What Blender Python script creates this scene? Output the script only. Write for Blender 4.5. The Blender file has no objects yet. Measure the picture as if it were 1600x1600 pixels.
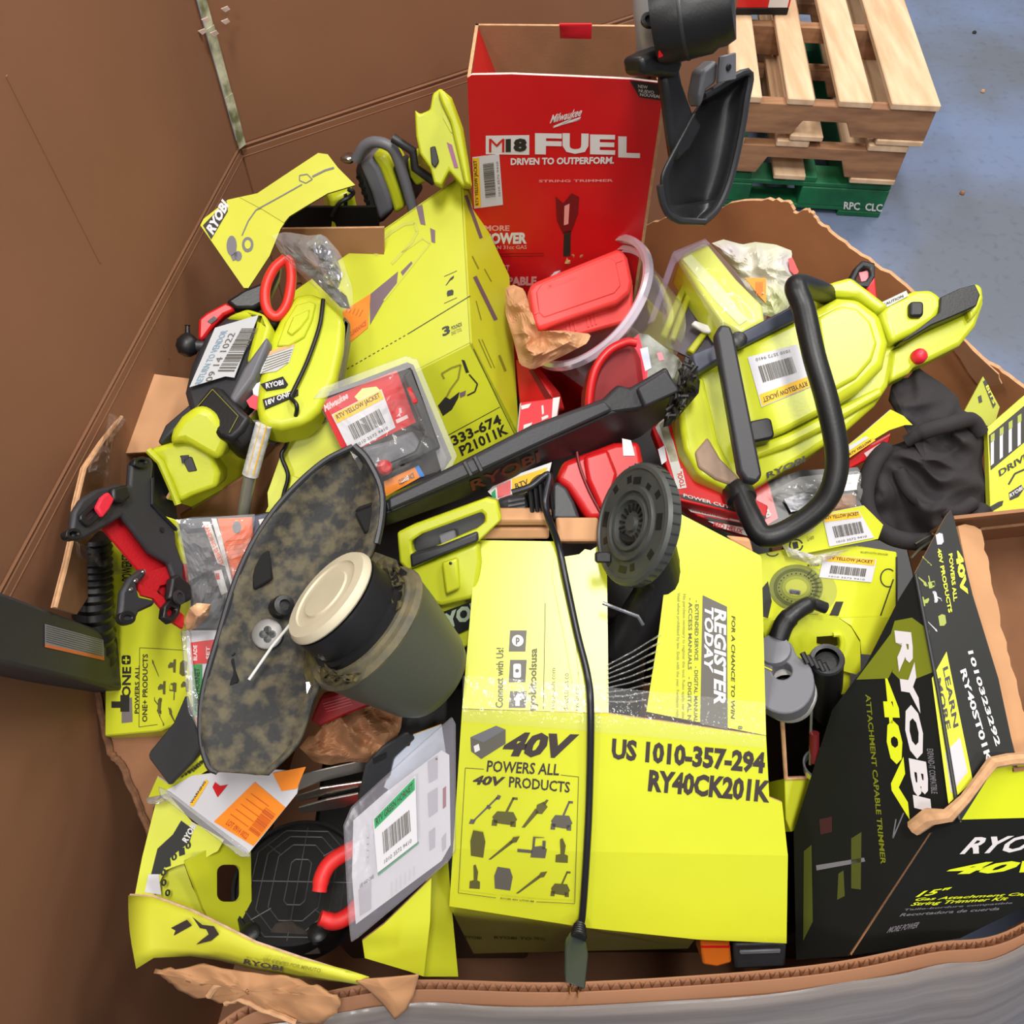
import bpy, bmesh, math, random
from mathutils import Vector, Matrix, noise

# ------------------------------------------------------------------ camera, light, exposure
scene = bpy.context.scene
COL = scene.collection
CAM = Vector((0, 0, 1.8)); PITCH = math.radians(55); FOC = 1350.0      # 1600 x 1600 frame
cd = bpy.data.cameras.new('camera'); cam = bpy.data.objects.new('camera', cd); COL.objects.link(cam)
cam.location = CAM; cam.rotation_euler = (math.pi / 2 - PITCH, 0, 0)
cd.sensor_width = 36; cd.lens = 36 * FOC / 1600; cd.clip_start = .02
scene.camera = cam
W = bpy.data.worlds.new('world'); scene.world = W; W.use_nodes = True
W.node_tree.nodes['Background'].inputs[0].default_value = (.93, .97, 1, 1)
W.node_tree.nodes['Background'].inputs[1].default_value = .24
def area(name, loc, sx, sy, power, col=(1, .97, .92), rot=(0, 0, 0)):
    l = bpy.data.lights.new(name, 'AREA'); l.shape = 'RECTANGLE'; l.size = sx; l.size_y = sy; l.energy = power; l.color = col
    o = bpy.data.objects.new(name, l); o.location = loc; o.rotation_euler = rot; COL.objects.link(o)
# overhead warehouse fixtures; one set for the flap glare, front pair added as fill
for (x, y, p) in ((-1.8, 3.4, 70), (.6, 3.9, 80), (2.0, 1.4, 85), (2.8, 3.8, 110), (.18, -.05, 130), (-2.3, .3, 80), (-1.0, -2.8, 95), (1.6, -3.0, 60)):
    area('ceiling_and_fill_light', (x, y, 4.6), .5, 1.3, p)
scene.view_settings.view_transform = 'Standard'; scene.view_settings.look = 'None'
scene.view_settings.exposure = -.28; scene.view_settings.gamma = 1; scene.view_settings.use_curve_mapping = False

# ------------------------------------------------------------------ helpers
R_, U_, F_ = Vector((1, 0, 0)), Vector((0, math.sin(PITCH), math.cos(PITCH))), Vector((0, math.cos(PITCH), -math.sin(PITCH)))
def ray(px, py): return F_ + R_ * ((px - 800) / FOC) + U_ * ((800 - py) / FOC)
def Z(px, py, z):
    r = ray(px, py); return CAM + r * ((z - CAM.z) / r.z)
class Plane:
    """a flat face of the scene, laid through three points given as (column, row, height above the floor)"""
    def __init__(s, a, b, c):
        s.o = Z(*a); s.n = (Z(*b) - s.o).cross(Z(*c) - s.o).normalized()
        if s.n.dot(CAM - s.o) < 0: s.n = -s.n
    def p(s, px, py, h=0):
        r = ray(px, py); o = s.o + s.n * h
        return CAM + r * ((o - CAM).dot(s.n) / r.dot(s.n))
    def ps(s, pts, h=0): return [s.p(x, y, h) for x, y in pts]
def vplane(a, b):                                   # upright plane through two ground points
    q = Plane.__new__(Plane); q.o = Vector((a[0], a[1], 0)); d = Vector((b[0] - a[0], b[1] - a[1], 0))
    q.n = d.cross(Vector((0, 0, 1))).normalized()
    if q.n.dot(CAM - q.o) < 0: q.n = -q.n
    return q

class MB:
    def __init__(s): s.v = []; s.f = []; s.m = []; s.g = []; s.cur = 0
    def add(s, vs, fs, mi=0):
        k = len(s.v); s.v += [Vector(v) for v in vs]
        for f in fs: s.f.append([k + i for i in f]); s.m.append(mi); s.g.append(s.cur)
        return s
    def slab(s, top, n, t, mi=0, smi=None):         # polygon extruded by t against n
        k = len(top); bot = [p - n * t for p in top]
        nn = Vector((0, 0, 0))
        for i in range(k): nn += (top[i] - top[0]).cross(top[(i + 1) % k] - top[0])
        idx = list(range(k))
        fl = nn.dot(n) < 0
        fs = [idx[::-1] if fl else idx, [i + k for i in (idx if fl else idx[::-1])]]
        for i in range(k):
            j = (i + 1) % k
            fs.append([i, j, j + k, i + k] if fl else [j, i, i + k, j + k])
        s.add(list(top) + bot, fs, mi)
        if smi is not None: s.m[-k:] = [smi] * k
        return s
    def vec(s, top, d, mi=0, smi=None):             # polygon swept by the vector d
        return s.slab(top, -Vector(d).normalized(), Vector(d).length, mi, smi)
    def px(s, pl, pts, t, h=0, mi=0, smi=None): return s.slab(pl.ps(pts, h), pl.n, t, mi, smi)
    def face(s, pts, mi=0): return s.add(pts, [list(range(len(pts)))], mi)
    def box(s, o, x, y, z, mi=0):                   # corner + three edge vectors
        o, x, y, z = Vector(o), Vector(x), Vector(y), Vector(z)
        return s.slab([o + z, o + x + z, o + x + y + z, o + y + z], z.normalized(), z.length, mi)
    def tube(s, pts, r, seg=12, mi=0, cap=True, flat=1.0, up=None):
        pts = [Vector(p) for p in pts]; n = len(pts)
        rs = r if isinstance(r, (list, tuple)) else [r] * n
        t0 = (pts[1] - pts[0]).normalized()
        a = Vector(up) if up is not None else t0.orthogonal()
        a = (a - t0 * a.dot(t0)).normalized()
        vs = []
        for i, p in enumerate(pts):
            t = (pts[min(i + 1, n - 1)] - pts[max(i - 1, 0)]).normalized()
            a = (a - t * a.dot(t)).normalized(); b = t.cross(a)
            for k in range(seg):
                w = 2 * math.pi * k / seg
                vs.append(p + (b * math.cos(w) + a * math.sin(w) * flat) * rs[i])
        fs = []
        for i in range(n - 1):
            for k in range(seg):
                l = (k + 1) % seg
                fs.append([i * seg + k, i * seg + l, (i + 1) * seg + l, (i + 1) * seg + k])
        if cap: fs += [list(range(seg))[::-1], [(n - 1) * seg + k for k in range(seg)]]
        return s.add(vs, fs, mi)
    def lathe(s, o, ax, prof, seg=32, mi=0, sx=1.0, xdir=None, cap=True):   # prof: (radius, height along ax)
        ax = Vector(ax).normalized(); a = Vector(xdir) if xdir is not None else ax.orthogonal()
        a = (a - ax * a.dot(ax)).normalized(); b = ax.cross(a); o = Vector(o); vs = []; fs = []
        for r, h in prof:
            for k in range(seg):
                w = 2 * math.pi * k / seg
                vs.append(o + ax * h + a * (r * math.cos(w) * sx) + b * (r * math.sin(w)))
        n = len(prof)
        for i in range(n - 1):
            for k in range(seg):
                l = (k + 1) % seg
                fs.append([i * seg + k, i * seg + l, (i + 1) * seg + l, (i + 1) * seg + k])
        if cap: fs += [list(range(seg))[::-1], [(n - 1) * seg + k for k in range(seg)]]
        return s.add(vs, fs, mi)
    def ringslab(s, outer, inner, n, t, mi=0):      # frame between two loops of equal length
        k = len(outer); vs = list(outer) + list(inner) + [p - n * t for p in outer] + [p - n * t for p in inner]; fs = []
        for i in range(k):
            j = (i + 1) % k
            fs += [[i, j, j + k, i + k], [i + 2 * k, i + 3 * k, j + 3 * k, j + 2 * k], [j, i, i + 2 * k, j + 2 * k], [i + k, j + k, j + 3 * k, i + 3 * k]]
        return s.add(vs, fs, mi)
    def sheet(s, rows, mi=0):                       # grid of points
        k = len(rows[0]); vs = [p for r in rows for p in r]; fs = []
        for i in range(len(rows) - 1):
            for j in range(k - 1): fs.append([i * k + j, i * k + j + 1, (i + 1) * k + j + 1, (i + 1) * k + j])
        return s.add(vs, fs, mi)
    def text(s, pl, body, bl, br, tl, mi=0, h=.0007, bold=.02, shear=0):
        c = bpy.data.curves.new('t', 'FONT'); c.body = body; c.resolution_u = 2; c.offset = bold; c.shear = shear
        o = bpy.data.objects.new('t', c); me = o.to_mesh()
        vs = [v.co.copy() for v in me.vertices]; fs = [list(p.vertices) for p in me.polygons]
        o.to_mesh_clear(); bpy.data.objects.remove(o); bpy.data.curves.remove(c)
        if not vs: return s
        s.cur = id(pl); x0, x1 = min(v.x for v in vs), max(v.x for v in vs); y0, y1 = min(v.y for v in vs), max(v.y for v in vs)
        O = pl.p(*bl, h); X = pl.p(*br, h) - O; Y = pl.p(*tl, h) - O
        return s.add([O + X * ((v.x - x0) / (x1 - x0)) + Y * ((v.y - y0) / max(y1 - y0, 1e-6)) for v in vs], fs, mi)
    def quad(s, pl, pts, mi=0, h=.0006):
        s.cur = id(pl); return s.face(pl.ps(pts, h), mi)
    def bars(s, pl, bl, br, tl, n=26, mi=0, h=.0012, seed=1):
        rnd = random.Random(seed); O = pl.p(*bl, h); X = pl.p(*br, h) - O; Y = pl.p(*tl, h) - O; u = 0
        ws = [(rnd.choice((1, 1, 2, 3)), rnd.choice((1, 1, 2))) for _ in range(n)]; tot = sum(a + b for a, b in ws)
        for a, b in ws:
            p = O + X * (u / tot); q = O + X * ((u + a) / tot); s.face([p, q, q + Y, p + Y], mi); u += a + b
        return s
    def mesh(s, name, mats, bevel=0, seg=2, smooth=40):
        me = bpy.data.meshes.new(name); me.from_pydata([tuple(v) for v in s.v], [], s.f)
        for m in mats: me.materials.append(m)
        me.polygons.foreach_set('material_index', s.m)
        bm = bmesh.new(); bm.from_mesh(me)
        bmesh.ops.recalc_face_normals(bm, faces=bm.faces) if bevel else None
        bm.to_mesh(me); bm.free()
        if smooth:
            me.polygons.foreach_set('use_smooth', [True] * len(me.polygons)); me.set_sharp_from_angle(angle=math.radians(smooth))
        me.update(); return me

class Thing:
    def __init__(s, name, label, cat, group=None, loc=None, kind=None):
        s.name, s.label, s.cat, s.group, s.loc, s.kind = name, label, cat, group, loc, kind; s.parts = []
    def part(s, name, m, mats, bevel=0, seg=2, smooth=40, parent=None, label=None, kind=None, solid=0):
        mats = mats if isinstance(mats, (list, tuple)) else [mats]
        if name in ('lettering', 'print') and isinstance(m, MB) and len(set(m.g)) > 1:      # one part of print for each face
            for g in sorted(set(m.g)):
                q = MB(); ix = {}
                for f, mi, gg in zip(m.f, m.m, m.g):
                    if gg != g: continue
                    for i in f:
                        if i not in ix: ix[i] = len(q.v); q.v.append(m.v[i])
                    q.f.append([ix[i] for i in f]); q.m.append(mi); q.g.append(0)
                o = s.part(name, q, mats, bevel, seg, smooth, parent, label, kind)
            return o
        me = m.mesh(name, mats, bevel, seg, smooth) if isinstance(m, MB) else m
        o = bpy.data.objects.new(name, me); COL.objects.link(o)
        if solid:
            md = o.modifiers.new('solid', 'SOLIDIFY'); md.thickness = solid; md.offset = -1
        if bevel:
            md = o.modifiers.new('bevel', 'BEVEL'); md.width = bevel; md.segments = seg; md.limit_method = 'ANGLE'; md.angle_limit = math.radians(35)
        if label: o['label'] = label
        if kind: o['kind'] = kind
        s.parts.append((o, parent)); return o
    def done(s):
        lo = None
        if s.loc is None:
            vs = [v.co for o, _ in s.parts for v in o.data.vertices]
            zs = min(v.z for v in vs); lo = Vector((sum(v.x for v in vs) / len(vs), sum(v.y for v in vs) / len(vs), zs))
        else: lo = Vector(s.loc)
        T = Matrix.Translation(-lo); seen = set()
        for o, _ in s.parts:
            if o.data.name not in seen: seen.add(o.data.name); o.data.transform(T)
        if len(s.parts) == 1:
            r = s.parts[0][0]; r.name = s.name
        else:
            r = bpy.data.objects.new(s.name, None); r.empty_display_size = .05; COL.objects.link(r)
            for o, p in s.parts: o.parent = p or r
        r.location = lo
        if s.kind: r['kind'] = s.kind
        if s.cat: r['label'] = s.label; r['category'] = s.cat
        if s.group: r['group'] = s.group
        s.root = r; return r

def lin(c): return tuple((x / 255 / 12.92 if x / 255 <= .04045 else ((x / 255 + .055) / 1.055) ** 2.4) for x in c) + (1,)
MATS = {}
def mat(name, c, rough=.5, metal=0, var=0, vs=20, bump=0, bs=200, coat=0, c2=None, stretch=(1, 1, 1), spec=.5):
    if name in MATS: return MATS[name]
    m = bpy.data.materials.new(name); m.use_nodes = True; nt = m.node_tree; b = nt.nodes['Principled BSDF']
    b.inputs['Base Color'].default_value = lin(c); b.inputs['Roughness'].default_value = rough; b.inputs['Metallic'].default_value = metal
    b.inputs['Coat Weight'].default_value = coat; b.inputs['Coat Roughness'].default_value = .15; b.inputs['Specular IOR Level'].default_value = spec
    if var or c2 or bump:
        tc = nt.nodes.new('ShaderNodeTexCoord'); mp = nt.nodes.new('ShaderNodeMapping'); mp.inputs['Scale'].default_value = stretch
        nt.links.new(tc.outputs['Object'], mp.inputs[0])
    if var or c2:
        n = nt.nodes.new('ShaderNodeTexNoise'); n.inputs['Scale'].default_value = vs; n.inputs['Detail'].default_value = 5
        nt.links.new(mp.outputs[0], n.inputs['Vector'])
        rp = nt.nodes.new('ShaderNodeValToRGB'); rp.color_ramp.elements[0].position = .35; rp.color_ramp.elements[1].position = .65
        a = lin(c); d = lin(c2) if c2 else tuple(x * (1 + var) for x in a[:3]) + (1,)
        rp.color_ramp.elements[0].color = a if c2 else tuple(x * (1 - var) for x in a[:3]) + (1,); rp.color_ramp.elements[1].color = d
        nt.links.new(n.outputs['Fac'], rp.inputs[0]); nt.links.new(rp.outputs[0], b.inputs['Base Color'])
    if bump:
        n = nt.nodes.new('ShaderNodeTexNoise'); n.inputs['Scale'].default_value = bs; n.inputs['Detail'].default_value = 3
        nt.links.new(mp.outputs[0], n.inputs['Vector'])
        bp = nt.nodes.new('ShaderNodeBump'); bp.inputs['Strength'].default_value = bump; bp.inputs['Distance'].default_value = .002
        nt.links.new(n.outputs['Fac'], bp.inputs['Height']); nt.links.new(bp.outputs[0], b.inputs['Normal'])
    MATS[name] = m; return m
def film(name, alpha, rough=.08, tint=(255, 255, 255), bump=.4, bs=60, stretch=(1, 1, 1), gloss=.5):
    """thin clear plastic: see-through, with a share of milky diffuse and fresnel gloss"""
    m = bpy.data.materials.new(name); m.use_nodes = True; nt = m.node_tree; b = nt.nodes['Principled BSDF']
    b.inputs['Base Color'].default_value = lin(tint); b.inputs['Roughness'].default_value = rough; b.inputs['Alpha'].default_value = alpha
    tr = nt.nodes.new('ShaderNodeBsdfTransparent'); gl = nt.nodes.new('ShaderNodeBsdfGlossy'); gl.inputs['Roughness'].default_value = rough
    mx = nt.nodes.new('ShaderNodeMixShader'); fr = nt.nodes.new('ShaderNodeFresnel'); fr.inputs['IOR'].default_value = 1.45
    mx2 = nt.nodes.new('ShaderNodeMixShader')
    di = nt.nodes.new('ShaderNodeBsdfDiffuse'); di.inputs['Color'].default_value = lin(tint)
    mx2.inputs[0].default_value = alpha
    nt.links.new(tr.outputs[0], mx2.inputs[1]); nt.links.new(di.outputs[0], mx2.inputs[2])
    ml = nt.nodes.new('ShaderNodeMath'); ml.operation = 'MULTIPLY'; ml.inputs[1].default_value = gloss * 2
    nt.links.new(fr.outputs[0], ml.inputs[0]); nt.links.new(ml.outputs[0], mx.inputs[0])
    nt.links.new(mx2.outputs[0], mx.inputs[1]); nt.links.new(gl.outputs[0], mx.inputs[2])
    nt.links.new(mx.outputs[0], nt.nodes['Material Output'].inputs[0]); nt.nodes.remove(b)
    tc = nt.nodes.new('ShaderNodeTexCoord'); mp = nt.nodes.new('ShaderNodeMapping'); mp.inputs['Scale'].default_value = stretch
    n = nt.nodes.new('ShaderNodeTexNoise'); n.inputs['Scale'].default_value = bs
    bp = nt.nodes.new('ShaderNodeBump'); bp.inputs['Strength'].default_value = bump; bp.inputs['Distance'].default_value = .004
    nt.links.new(tc.outputs['Object'], mp.inputs[0]); nt.links.new(mp.outputs[0], n.inputs['Vector']); nt.links.new(n.outputs['Fac'], bp.inputs['Height'])
    nt.links.new(bp.outputs[0], gl.inputs['Normal']); nt.links.new(bp.outputs[0], fr.inputs['Normal'])
    MATS[name] = m; return m

YEL = mat('lime_printed_card', (206, 211, 48), .3, var=.03, vs=8, coat=.1)
YELP = mat('lime_plastic', (194, 201, 38), .38, bump=.05, bs=300)
YELD = mat('dull_lime_card', (200, 200, 52), .5, var=.05, vs=10)
RED = mat('red_printed_card', (200, 18, 24), .35, var=.04, vs=9, coat=.1)
REDP = mat('red_plastic', (196, 22, 26), .35)
REDL = mat('light_red_plastic', (232, 62, 58), .4)
KRAFT = mat('kraft_card', (150, 104, 72), .8, var=.06, vs=30, bump=.1, bs=400)
KRAFTW = mat('bin_card', (147, 101, 71), .75, var=.05, vs=5, bump=.06, bs=90)
TORNC = mat('torn_panel_card', (178, 118, 74), .8, var=.06, vs=12, bump=.1, bs=120)
KRAFTL = mat('light_kraft_edge', (196, 150, 110), .85, var=.12, vs=120)
BLK = mat('black_plastic', (22, 22, 24), .42, bump=.08, bs=350)
BLKG = mat('dark_grey_plastic', (44, 44, 48), .45, bump=.06, bs=300)
GREY = mat('grey_plastic', (104, 104, 110), .45, bump=.05, bs=300)
BLKC = mat('black_printed_card', (17, 18, 16), .5, var=.1, vs=14, spec=.3)
INK = mat('black_ink', (38, 36, 30), .5)
WHITE = mat('white_ink', (216, 213, 212), .5)
PAPER = mat('white_label_paper', (206, 204, 210), .55)
ORANGE = mat('orange_label', (250, 140, 20), .55, var=.04, vs=60)
AMBER = mat('amber_label', (240, 186, 30), .55)
GREENL = mat('green_label', (22, 150, 86), .55)
STEEL = mat('bright_steel', (190, 190, 192), .25, metal=1)
DARKIN = mat('dark_print_grey', (92, 88, 80), .5)
CLEAR = film('clear_plastic', .07, .08, bump=.12, bs=30, gloss=.2)
MILKY = film('milky_plastic', .55, .15, (232, 222, 236), bump=.05, gloss=.25)
TAPE = film('clear_tape', .07, .12, bump=.6, bs=90, gloss=.35)
BLISTER = film('blister_plastic', .14, .1, bump=.6, bs=70, gloss=.35)
BEIGE = mat('beige_plastic', (206, 196, 170), .5, var=.04, vs=30)
REDB = mat('bright_red_rubber', (226, 40, 40), .5)
def lerp(a, b, t): return a + (b - a) * t
def circ(c, r, n=24, ry=None, ph=0): return [(c[0] + r * math.cos(ph + 2 * math.pi * k / n), c[1] + (ry or r) * math.sin(ph + 2 * math.pi * k / n)) for k in range(n)]
def spline(pts, n=8):                               # smooth curve through the points
    P = [Vector(p) for p in pts]; P = [P[0] * 2 - P[1]] + P + [P[-1] * 2 - P[-2]]; out = []
    for i in range(1, len(P) - 2):
        for k in range(n):
            t = k / n; a, b, c, d = P[i - 1], P[i], P[i + 1], P[i + 2]
            out.append(.5 * ((2 * b) + (c - a) * t + (2 * a - 5 * b + 4 * c - d) * t * t + (3 * b - a - 3 * c + d) * t ** 3))
    out.append(P[-2]); return out
def torn(pts, amp, n, seed=0):                      # ragged version of a 2-d polyline
    rnd = random.Random(seed); out = []
    for (a, b) in zip(pts[:-1], pts[1:]):
        for k in range(n):
            t = k / n; out.append((lerp(a[0], b[0], t) + rnd.uniform(-amp, amp) * (k > 0), lerp(a[1], b[1], t) + rnd.uniform(-amp, amp) * (k > 0)))
    out.append(pts[-1]); return out
def sticker(T, pl, tl, tr, br, bl, strip, parent=None, words='RTV YELLOW JACKET', up=True, h=.0008, stripmat=None, frac=.24, bar=(.18, .3, .86, .78), name='price_sticker'):
    """white label with a coloured heading strip, heading words and a bar code; corners in reading order"""
    m = MB(); tl, tr, br, bl = (Vector((*q, 0)) for q in (tl, tr, br, bl))
    def at(u, v): q = lerp(lerp(bl, br, u), lerp(tl, tr, u), v); return (q.x, q.y)
    m.px(pl, [at(0, 0), at(1, 0), at(1, 1), at(0, 1)], .0004, h, 0)
    m.quad(pl, [at(.02, 1 - frac), at(.98, 1 - frac), at(.98, .985), at(.02, .985)], 1, h + .0004)
    m.text(pl, words, at(.06, 1 - frac * .82), at(.94, 1 - frac * .82), at(.06, 1 - frac * .2), 2, h + .0008, .015)
    m.bars(pl, at(bar[0], bar[1] * (1 - frac)), at(bar[2], bar[1] * (1 - frac)), at(bar[0], bar[3] * (1 - frac)), 24, 3, h + .0008, int(tl.x))
    m.text(pl, '1010 3572 9410', at(bar[0], .08 * (1 - frac)), at(bar[2], .08 * (1 - frac)), at(bar[0], .17 * (1 - frac)), 3, h + .0008, .0)
    return T.part(name, m, [PAPER, stripmat or AMBER, INK, DARKIN], parent=parent, smooth=0)
def P3(a, b, c):                                    # plane through three points of space
    q = Plane.__new__(Plane); q.o = Vector(a); q.n = (Vector(b) - q.o).cross(Vector(c) - q.o).normalized()
    if q.n.dot(CAM - q.o) < 0: q.n = -q.n
    return q
def off(pl, h):
    q = Plane.__new__(Plane); q.o = pl.o + pl.n * h; q.n = pl.n; return q
def card(m, pl, pts, t=.004, h=0, mi=0, bmi=1):     # printed sheet: face mi, back and cut edges bmi
    k = len(m.f); m.slab(pl.ps(pts, h), pl.n, t, mi, bmi); m.m[k + 1] = bmi; return m
def lean(p, dx, dy, ratio):                         # axis seen foreshortened: image direction (dx right, dy down), ratio = minor / major
    v = (CAM - p).normalized(); d = (R_ * dx - U_ * dy).normalized(); return (v * ratio + d * math.sqrt(1 - ratio * ratio)).normalized()
def pxm(p): return (p - CAM).dot(F_) / FOC          # metres per pixel at p
def resample(pts, n):
    P = [Vector((a, b)) for a, b in pts]; P.append(P[0]); L = [0]
    for a, b in zip(P[:-1], P[1:]): L.append(L[-1] + (b - a).length)
    out = []; j = 0
    for k in range(n):
        s = L[-1] * k / n
        while L[j + 1] < s: j += 1
        out.append(P[j].lerp(P[j + 1], (s - L[j]) / max(L[j + 1] - L[j], 1e-6)))
    return out
def crumple(m, pl, poly, bulge=.03, amp=.01, freq=30, rings=14, n=64, seed=0, ridge=False, mi=0, edge=.25):
    """a creased skin over an outline: raised in the middle, folded by noise"""
    o = resample(poly, n); c = sum(o, Vector((0, 0))) / n; rows = []
    for k in range(rings + 1):
        u = max(k / rings, .004); row = []
        for q in o + [o[0]]:
            w = c.lerp(q, u); p = pl.p(w.x, w.y)
            v = noise.noise(p * freq + Vector((seed, seed * 2.3, 0)))
            v2 = noise.noise(p * freq * 2.3 + Vector((seed, 7, 0)))
            f = (1 - 2 * abs(v)) * .8 + .4 * (1 - 2 * abs(v2)) - .5 if ridge else v + .5 * v2
            h = bulge * (1 - u ** 2.2) + amp * f * (edge + (1 - edge) * (1 - u ** 4))
            row.append(pl.p(w.x, w.y, h))
        rows.append(row)
    return m.sheet(rows, mi)
def holed(m, pl, outer, hole, t, h=0, mi=0, n=40):     # plate with a real opening: both outlines in pixels
    c = sum((Vector(q) for q in hole), Vector((0, 0))) / len(hole)
    def hit(poly, w):
        d = Vector((math.cos(w), math.sin(w))); best = 0
        for a, b in zip(poly, poly[1:] + poly[:1]):
            a, b = Vector(a) - c, Vector(b) - c; e = b - a; den = d.x * e.y - d.y * e.x
            if abs(den) < 1e-9: continue
            s_ = (a.x * e.y - a.y * e.x) / den; u = (a.x * d.y - a.y * d.x) / den
            if s_ > 0 and -1e-6 <= u <= 1 + 1e-6: best = max(best, s_)
        q = c + d * best; return (q.x, q.y)
    ws = sorted([2 * math.pi * k / n for k in range(n)] + [math.atan2(q[1] - c.y, q[0] - c.x) % (2 * math.pi) for q in list(outer) + list(hole)])
    return m.ringslab(pl.ps([hit(outer, w) for w in ws], h), pl.ps([hit(hole, w) for w in ws], h), pl.n, t, mi)
def rr(cx, cy, w, h, r, n=4, rot=0):                # rounded rectangle in pixels
    out = []
    for sx, sy, a in ((1, 1, 0), (-1, 1, 90), (-1, -1, 180), (1, -1, 270)):
        for k in range(n + 1):
            t = math.radians(a + 90 * k / n); x = sx * (w / 2 - r) + r * math.cos(t); y = sy * (h / 2 - r) + r * math.sin(t)
            out.append((cx + x * math.cos(rot) - y * math.sin(rot), cy + x * math.sin(rot) + y * math.cos(rot)))
    return out
# flat pictures of tools printed on packaging: polygons in a unit square
ICON = {
    'trimmer': [[(.05, .0), (.2, .0), (.26, .14), (.1, .16)], [(.17, .12), (.22, .1), (.92, .9), (.87, .93)], [(.55, .56), (.66, .5), (.72, .58), (.6, .66)], [(.82, .84), (.95, .84), (1, .96), (.9, 1)]],
    'mower': [[(.1, .1), (.75, .05), (.95, .25), (.8, .5), (.2, .5), (.02, .3)], [(.5, .5), (.6, .5), (.85, 1), (.76, 1)], [(.75, .92), (.95, .92), (.95, 1), (.75, 1)], [(.0, .0), (.2, .0), (.22, .2), (.02, .2)], [(.7, .0), (.9, .0), (.9, .18), (.7, .18)]],
    'blower': [[(.0, .0), (.12, .0), (.62, .55), (.5, .68)], [(.5, .5), (.75, .5), (.95, .75), (.8, .92), (.55, .8)], [(.75, .85), (.86, .8), (.98, .98), (.9, 1)]],
    'saw': [[(.0, .3), (.5, .28), (.5, .42), (.0, .44)], [(.45, .1), (.95, .1), (1, .5), (.8, .62), (.5, .55)], [(.5, .55), (.58, .55), (.6, .95), (.9, .98), (.9, 1), (.52, 1)], [(.84, .5), (.95, .5), (.95, .85), (.84, .85)]],
    'pack': [[(.1, .05), (.85, .0), (.95, .6), (.8, .95), (.2, 1), (.05, .6)]],
    'pole': [[(.0, .0), (.08, .0), (.8, .72), (.72, .8)], [(.68, .68), (.9, .74), (1, .98), (.78, .92)]],
    'press': [[(.1, .0), (.85, .0), (.85, .3), (.65, .35), (.7, .7), (.5, 1), (.35, .95), (.4, .35), (.12, .3)]],
}
def icon(m, pl, kind, bl, br, tl, mi=0, h=.0007):
    O = pl.p(*bl, h); X = pl.p(*br, h) - O; Y = pl.p(*tl, h) - O
    for poly in ICON[kind]: m.face([O + X * a + Y * b for a, b in poly], mi)
def line(m, pl, pts, w=1.2, mi=0, h=.0007, close=False):   # thin printed rule through pixels
    q = pts + [pts[0]] if close else pts
    for a, b in zip(q[:-1], q[1:]):
        d = Vector((b[0] - a[0], b[1] - a[1])).normalized() * w * .5; n = (-d.y, d.x)
        m.quad(pl, [(a[0] + n[0], a[1] + n[1]), (b[0] + n[0], b[1] + n[1]), (b[0] - n[0], b[1] - n[1]), (a[0] - n[0], a[1] - n[1])], mi, h)
# ------------------------------------------------------------------ floor
def floor_mat():
    m = mat('sealed_concrete', (118, 126, 146), .36, bump=.03, bs=40); nt = m.node_tree; b = nt.nodes['Principled BSDF']
    tc = nt.nodes.new('ShaderNodeTexCoord')
    n1 = nt.nodes.new('ShaderNodeTexNoise'); n1.inputs['Scale'].default_value = 1.6; n1.inputs['Detail'].default_value = 6
    n2 = nt.nodes.new('ShaderNodeTexNoise'); n2.inputs['Scale'].default_value = 34; n2.inputs['Detail'].default_value = 8
    r1 = nt.nodes.new('ShaderNodeValToRGB'); r1.color_ramp.elements[0].color = lin((106, 111, 122)); r1.color_ramp.elements[1].color = lin((116, 130, 162))
    r1.color_ramp.elements[0].position = .38; r1.color_ramp.elements[1].position = .62
    r2 = nt.nodes.new('ShaderNodeValToRGB'); r2.color_ramp.elements[0].color = (.72, .72, .72, 1); r2.color_ramp.elements[1].color = (1, 1, 1, 1)
    r2.color_ramp.elements[0].position = .3; r2.color_ramp.elements[1].position = .45
    mx = nt.nodes.new('ShaderNodeMix'); mx.data_type = 'RGBA'; mx.blend_type = 'MULTIPLY'; mx.inputs[0].default_value = .55
    for n in (n1, n2): nt.links.new(tc.outputs['Object'], n.inputs['Vector'])
    nt.links.new(n1.outputs['Fac'], r1.inputs[0]); nt.links.new(n2.outputs['Fac'], r2.inputs[0])
    nt.links.new(r1.outputs[0], mx.inputs[6]); nt.links.new(r2.outputs[0], mx.inputs[7]); nt.links.new(mx.outputs[2], b.inputs['Base Color'])
    return m
T = Thing('floor', None, None, kind='structure', loc=(0, 0, 0))
T.part('floor', MB().box((-5, -4, -.05), (11, 0, 0), (0, 12, 0), (0, 0, .05)), floor_mat(), smooth=0); T.done()

# far warehouse wall, beyond the frame
T = Thing('wall_back', None, None, kind='structure', loc=(0, 8, 0))
T.part('wall_back', MB().box((-5, 7.9, 0), (11, 0, 0), (0, .1, 0), (0, 0, 5.2)), mat('painted_wall', (176, 178, 180), .7, var=.03, vs=3), smooth=0); T.done()

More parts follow.
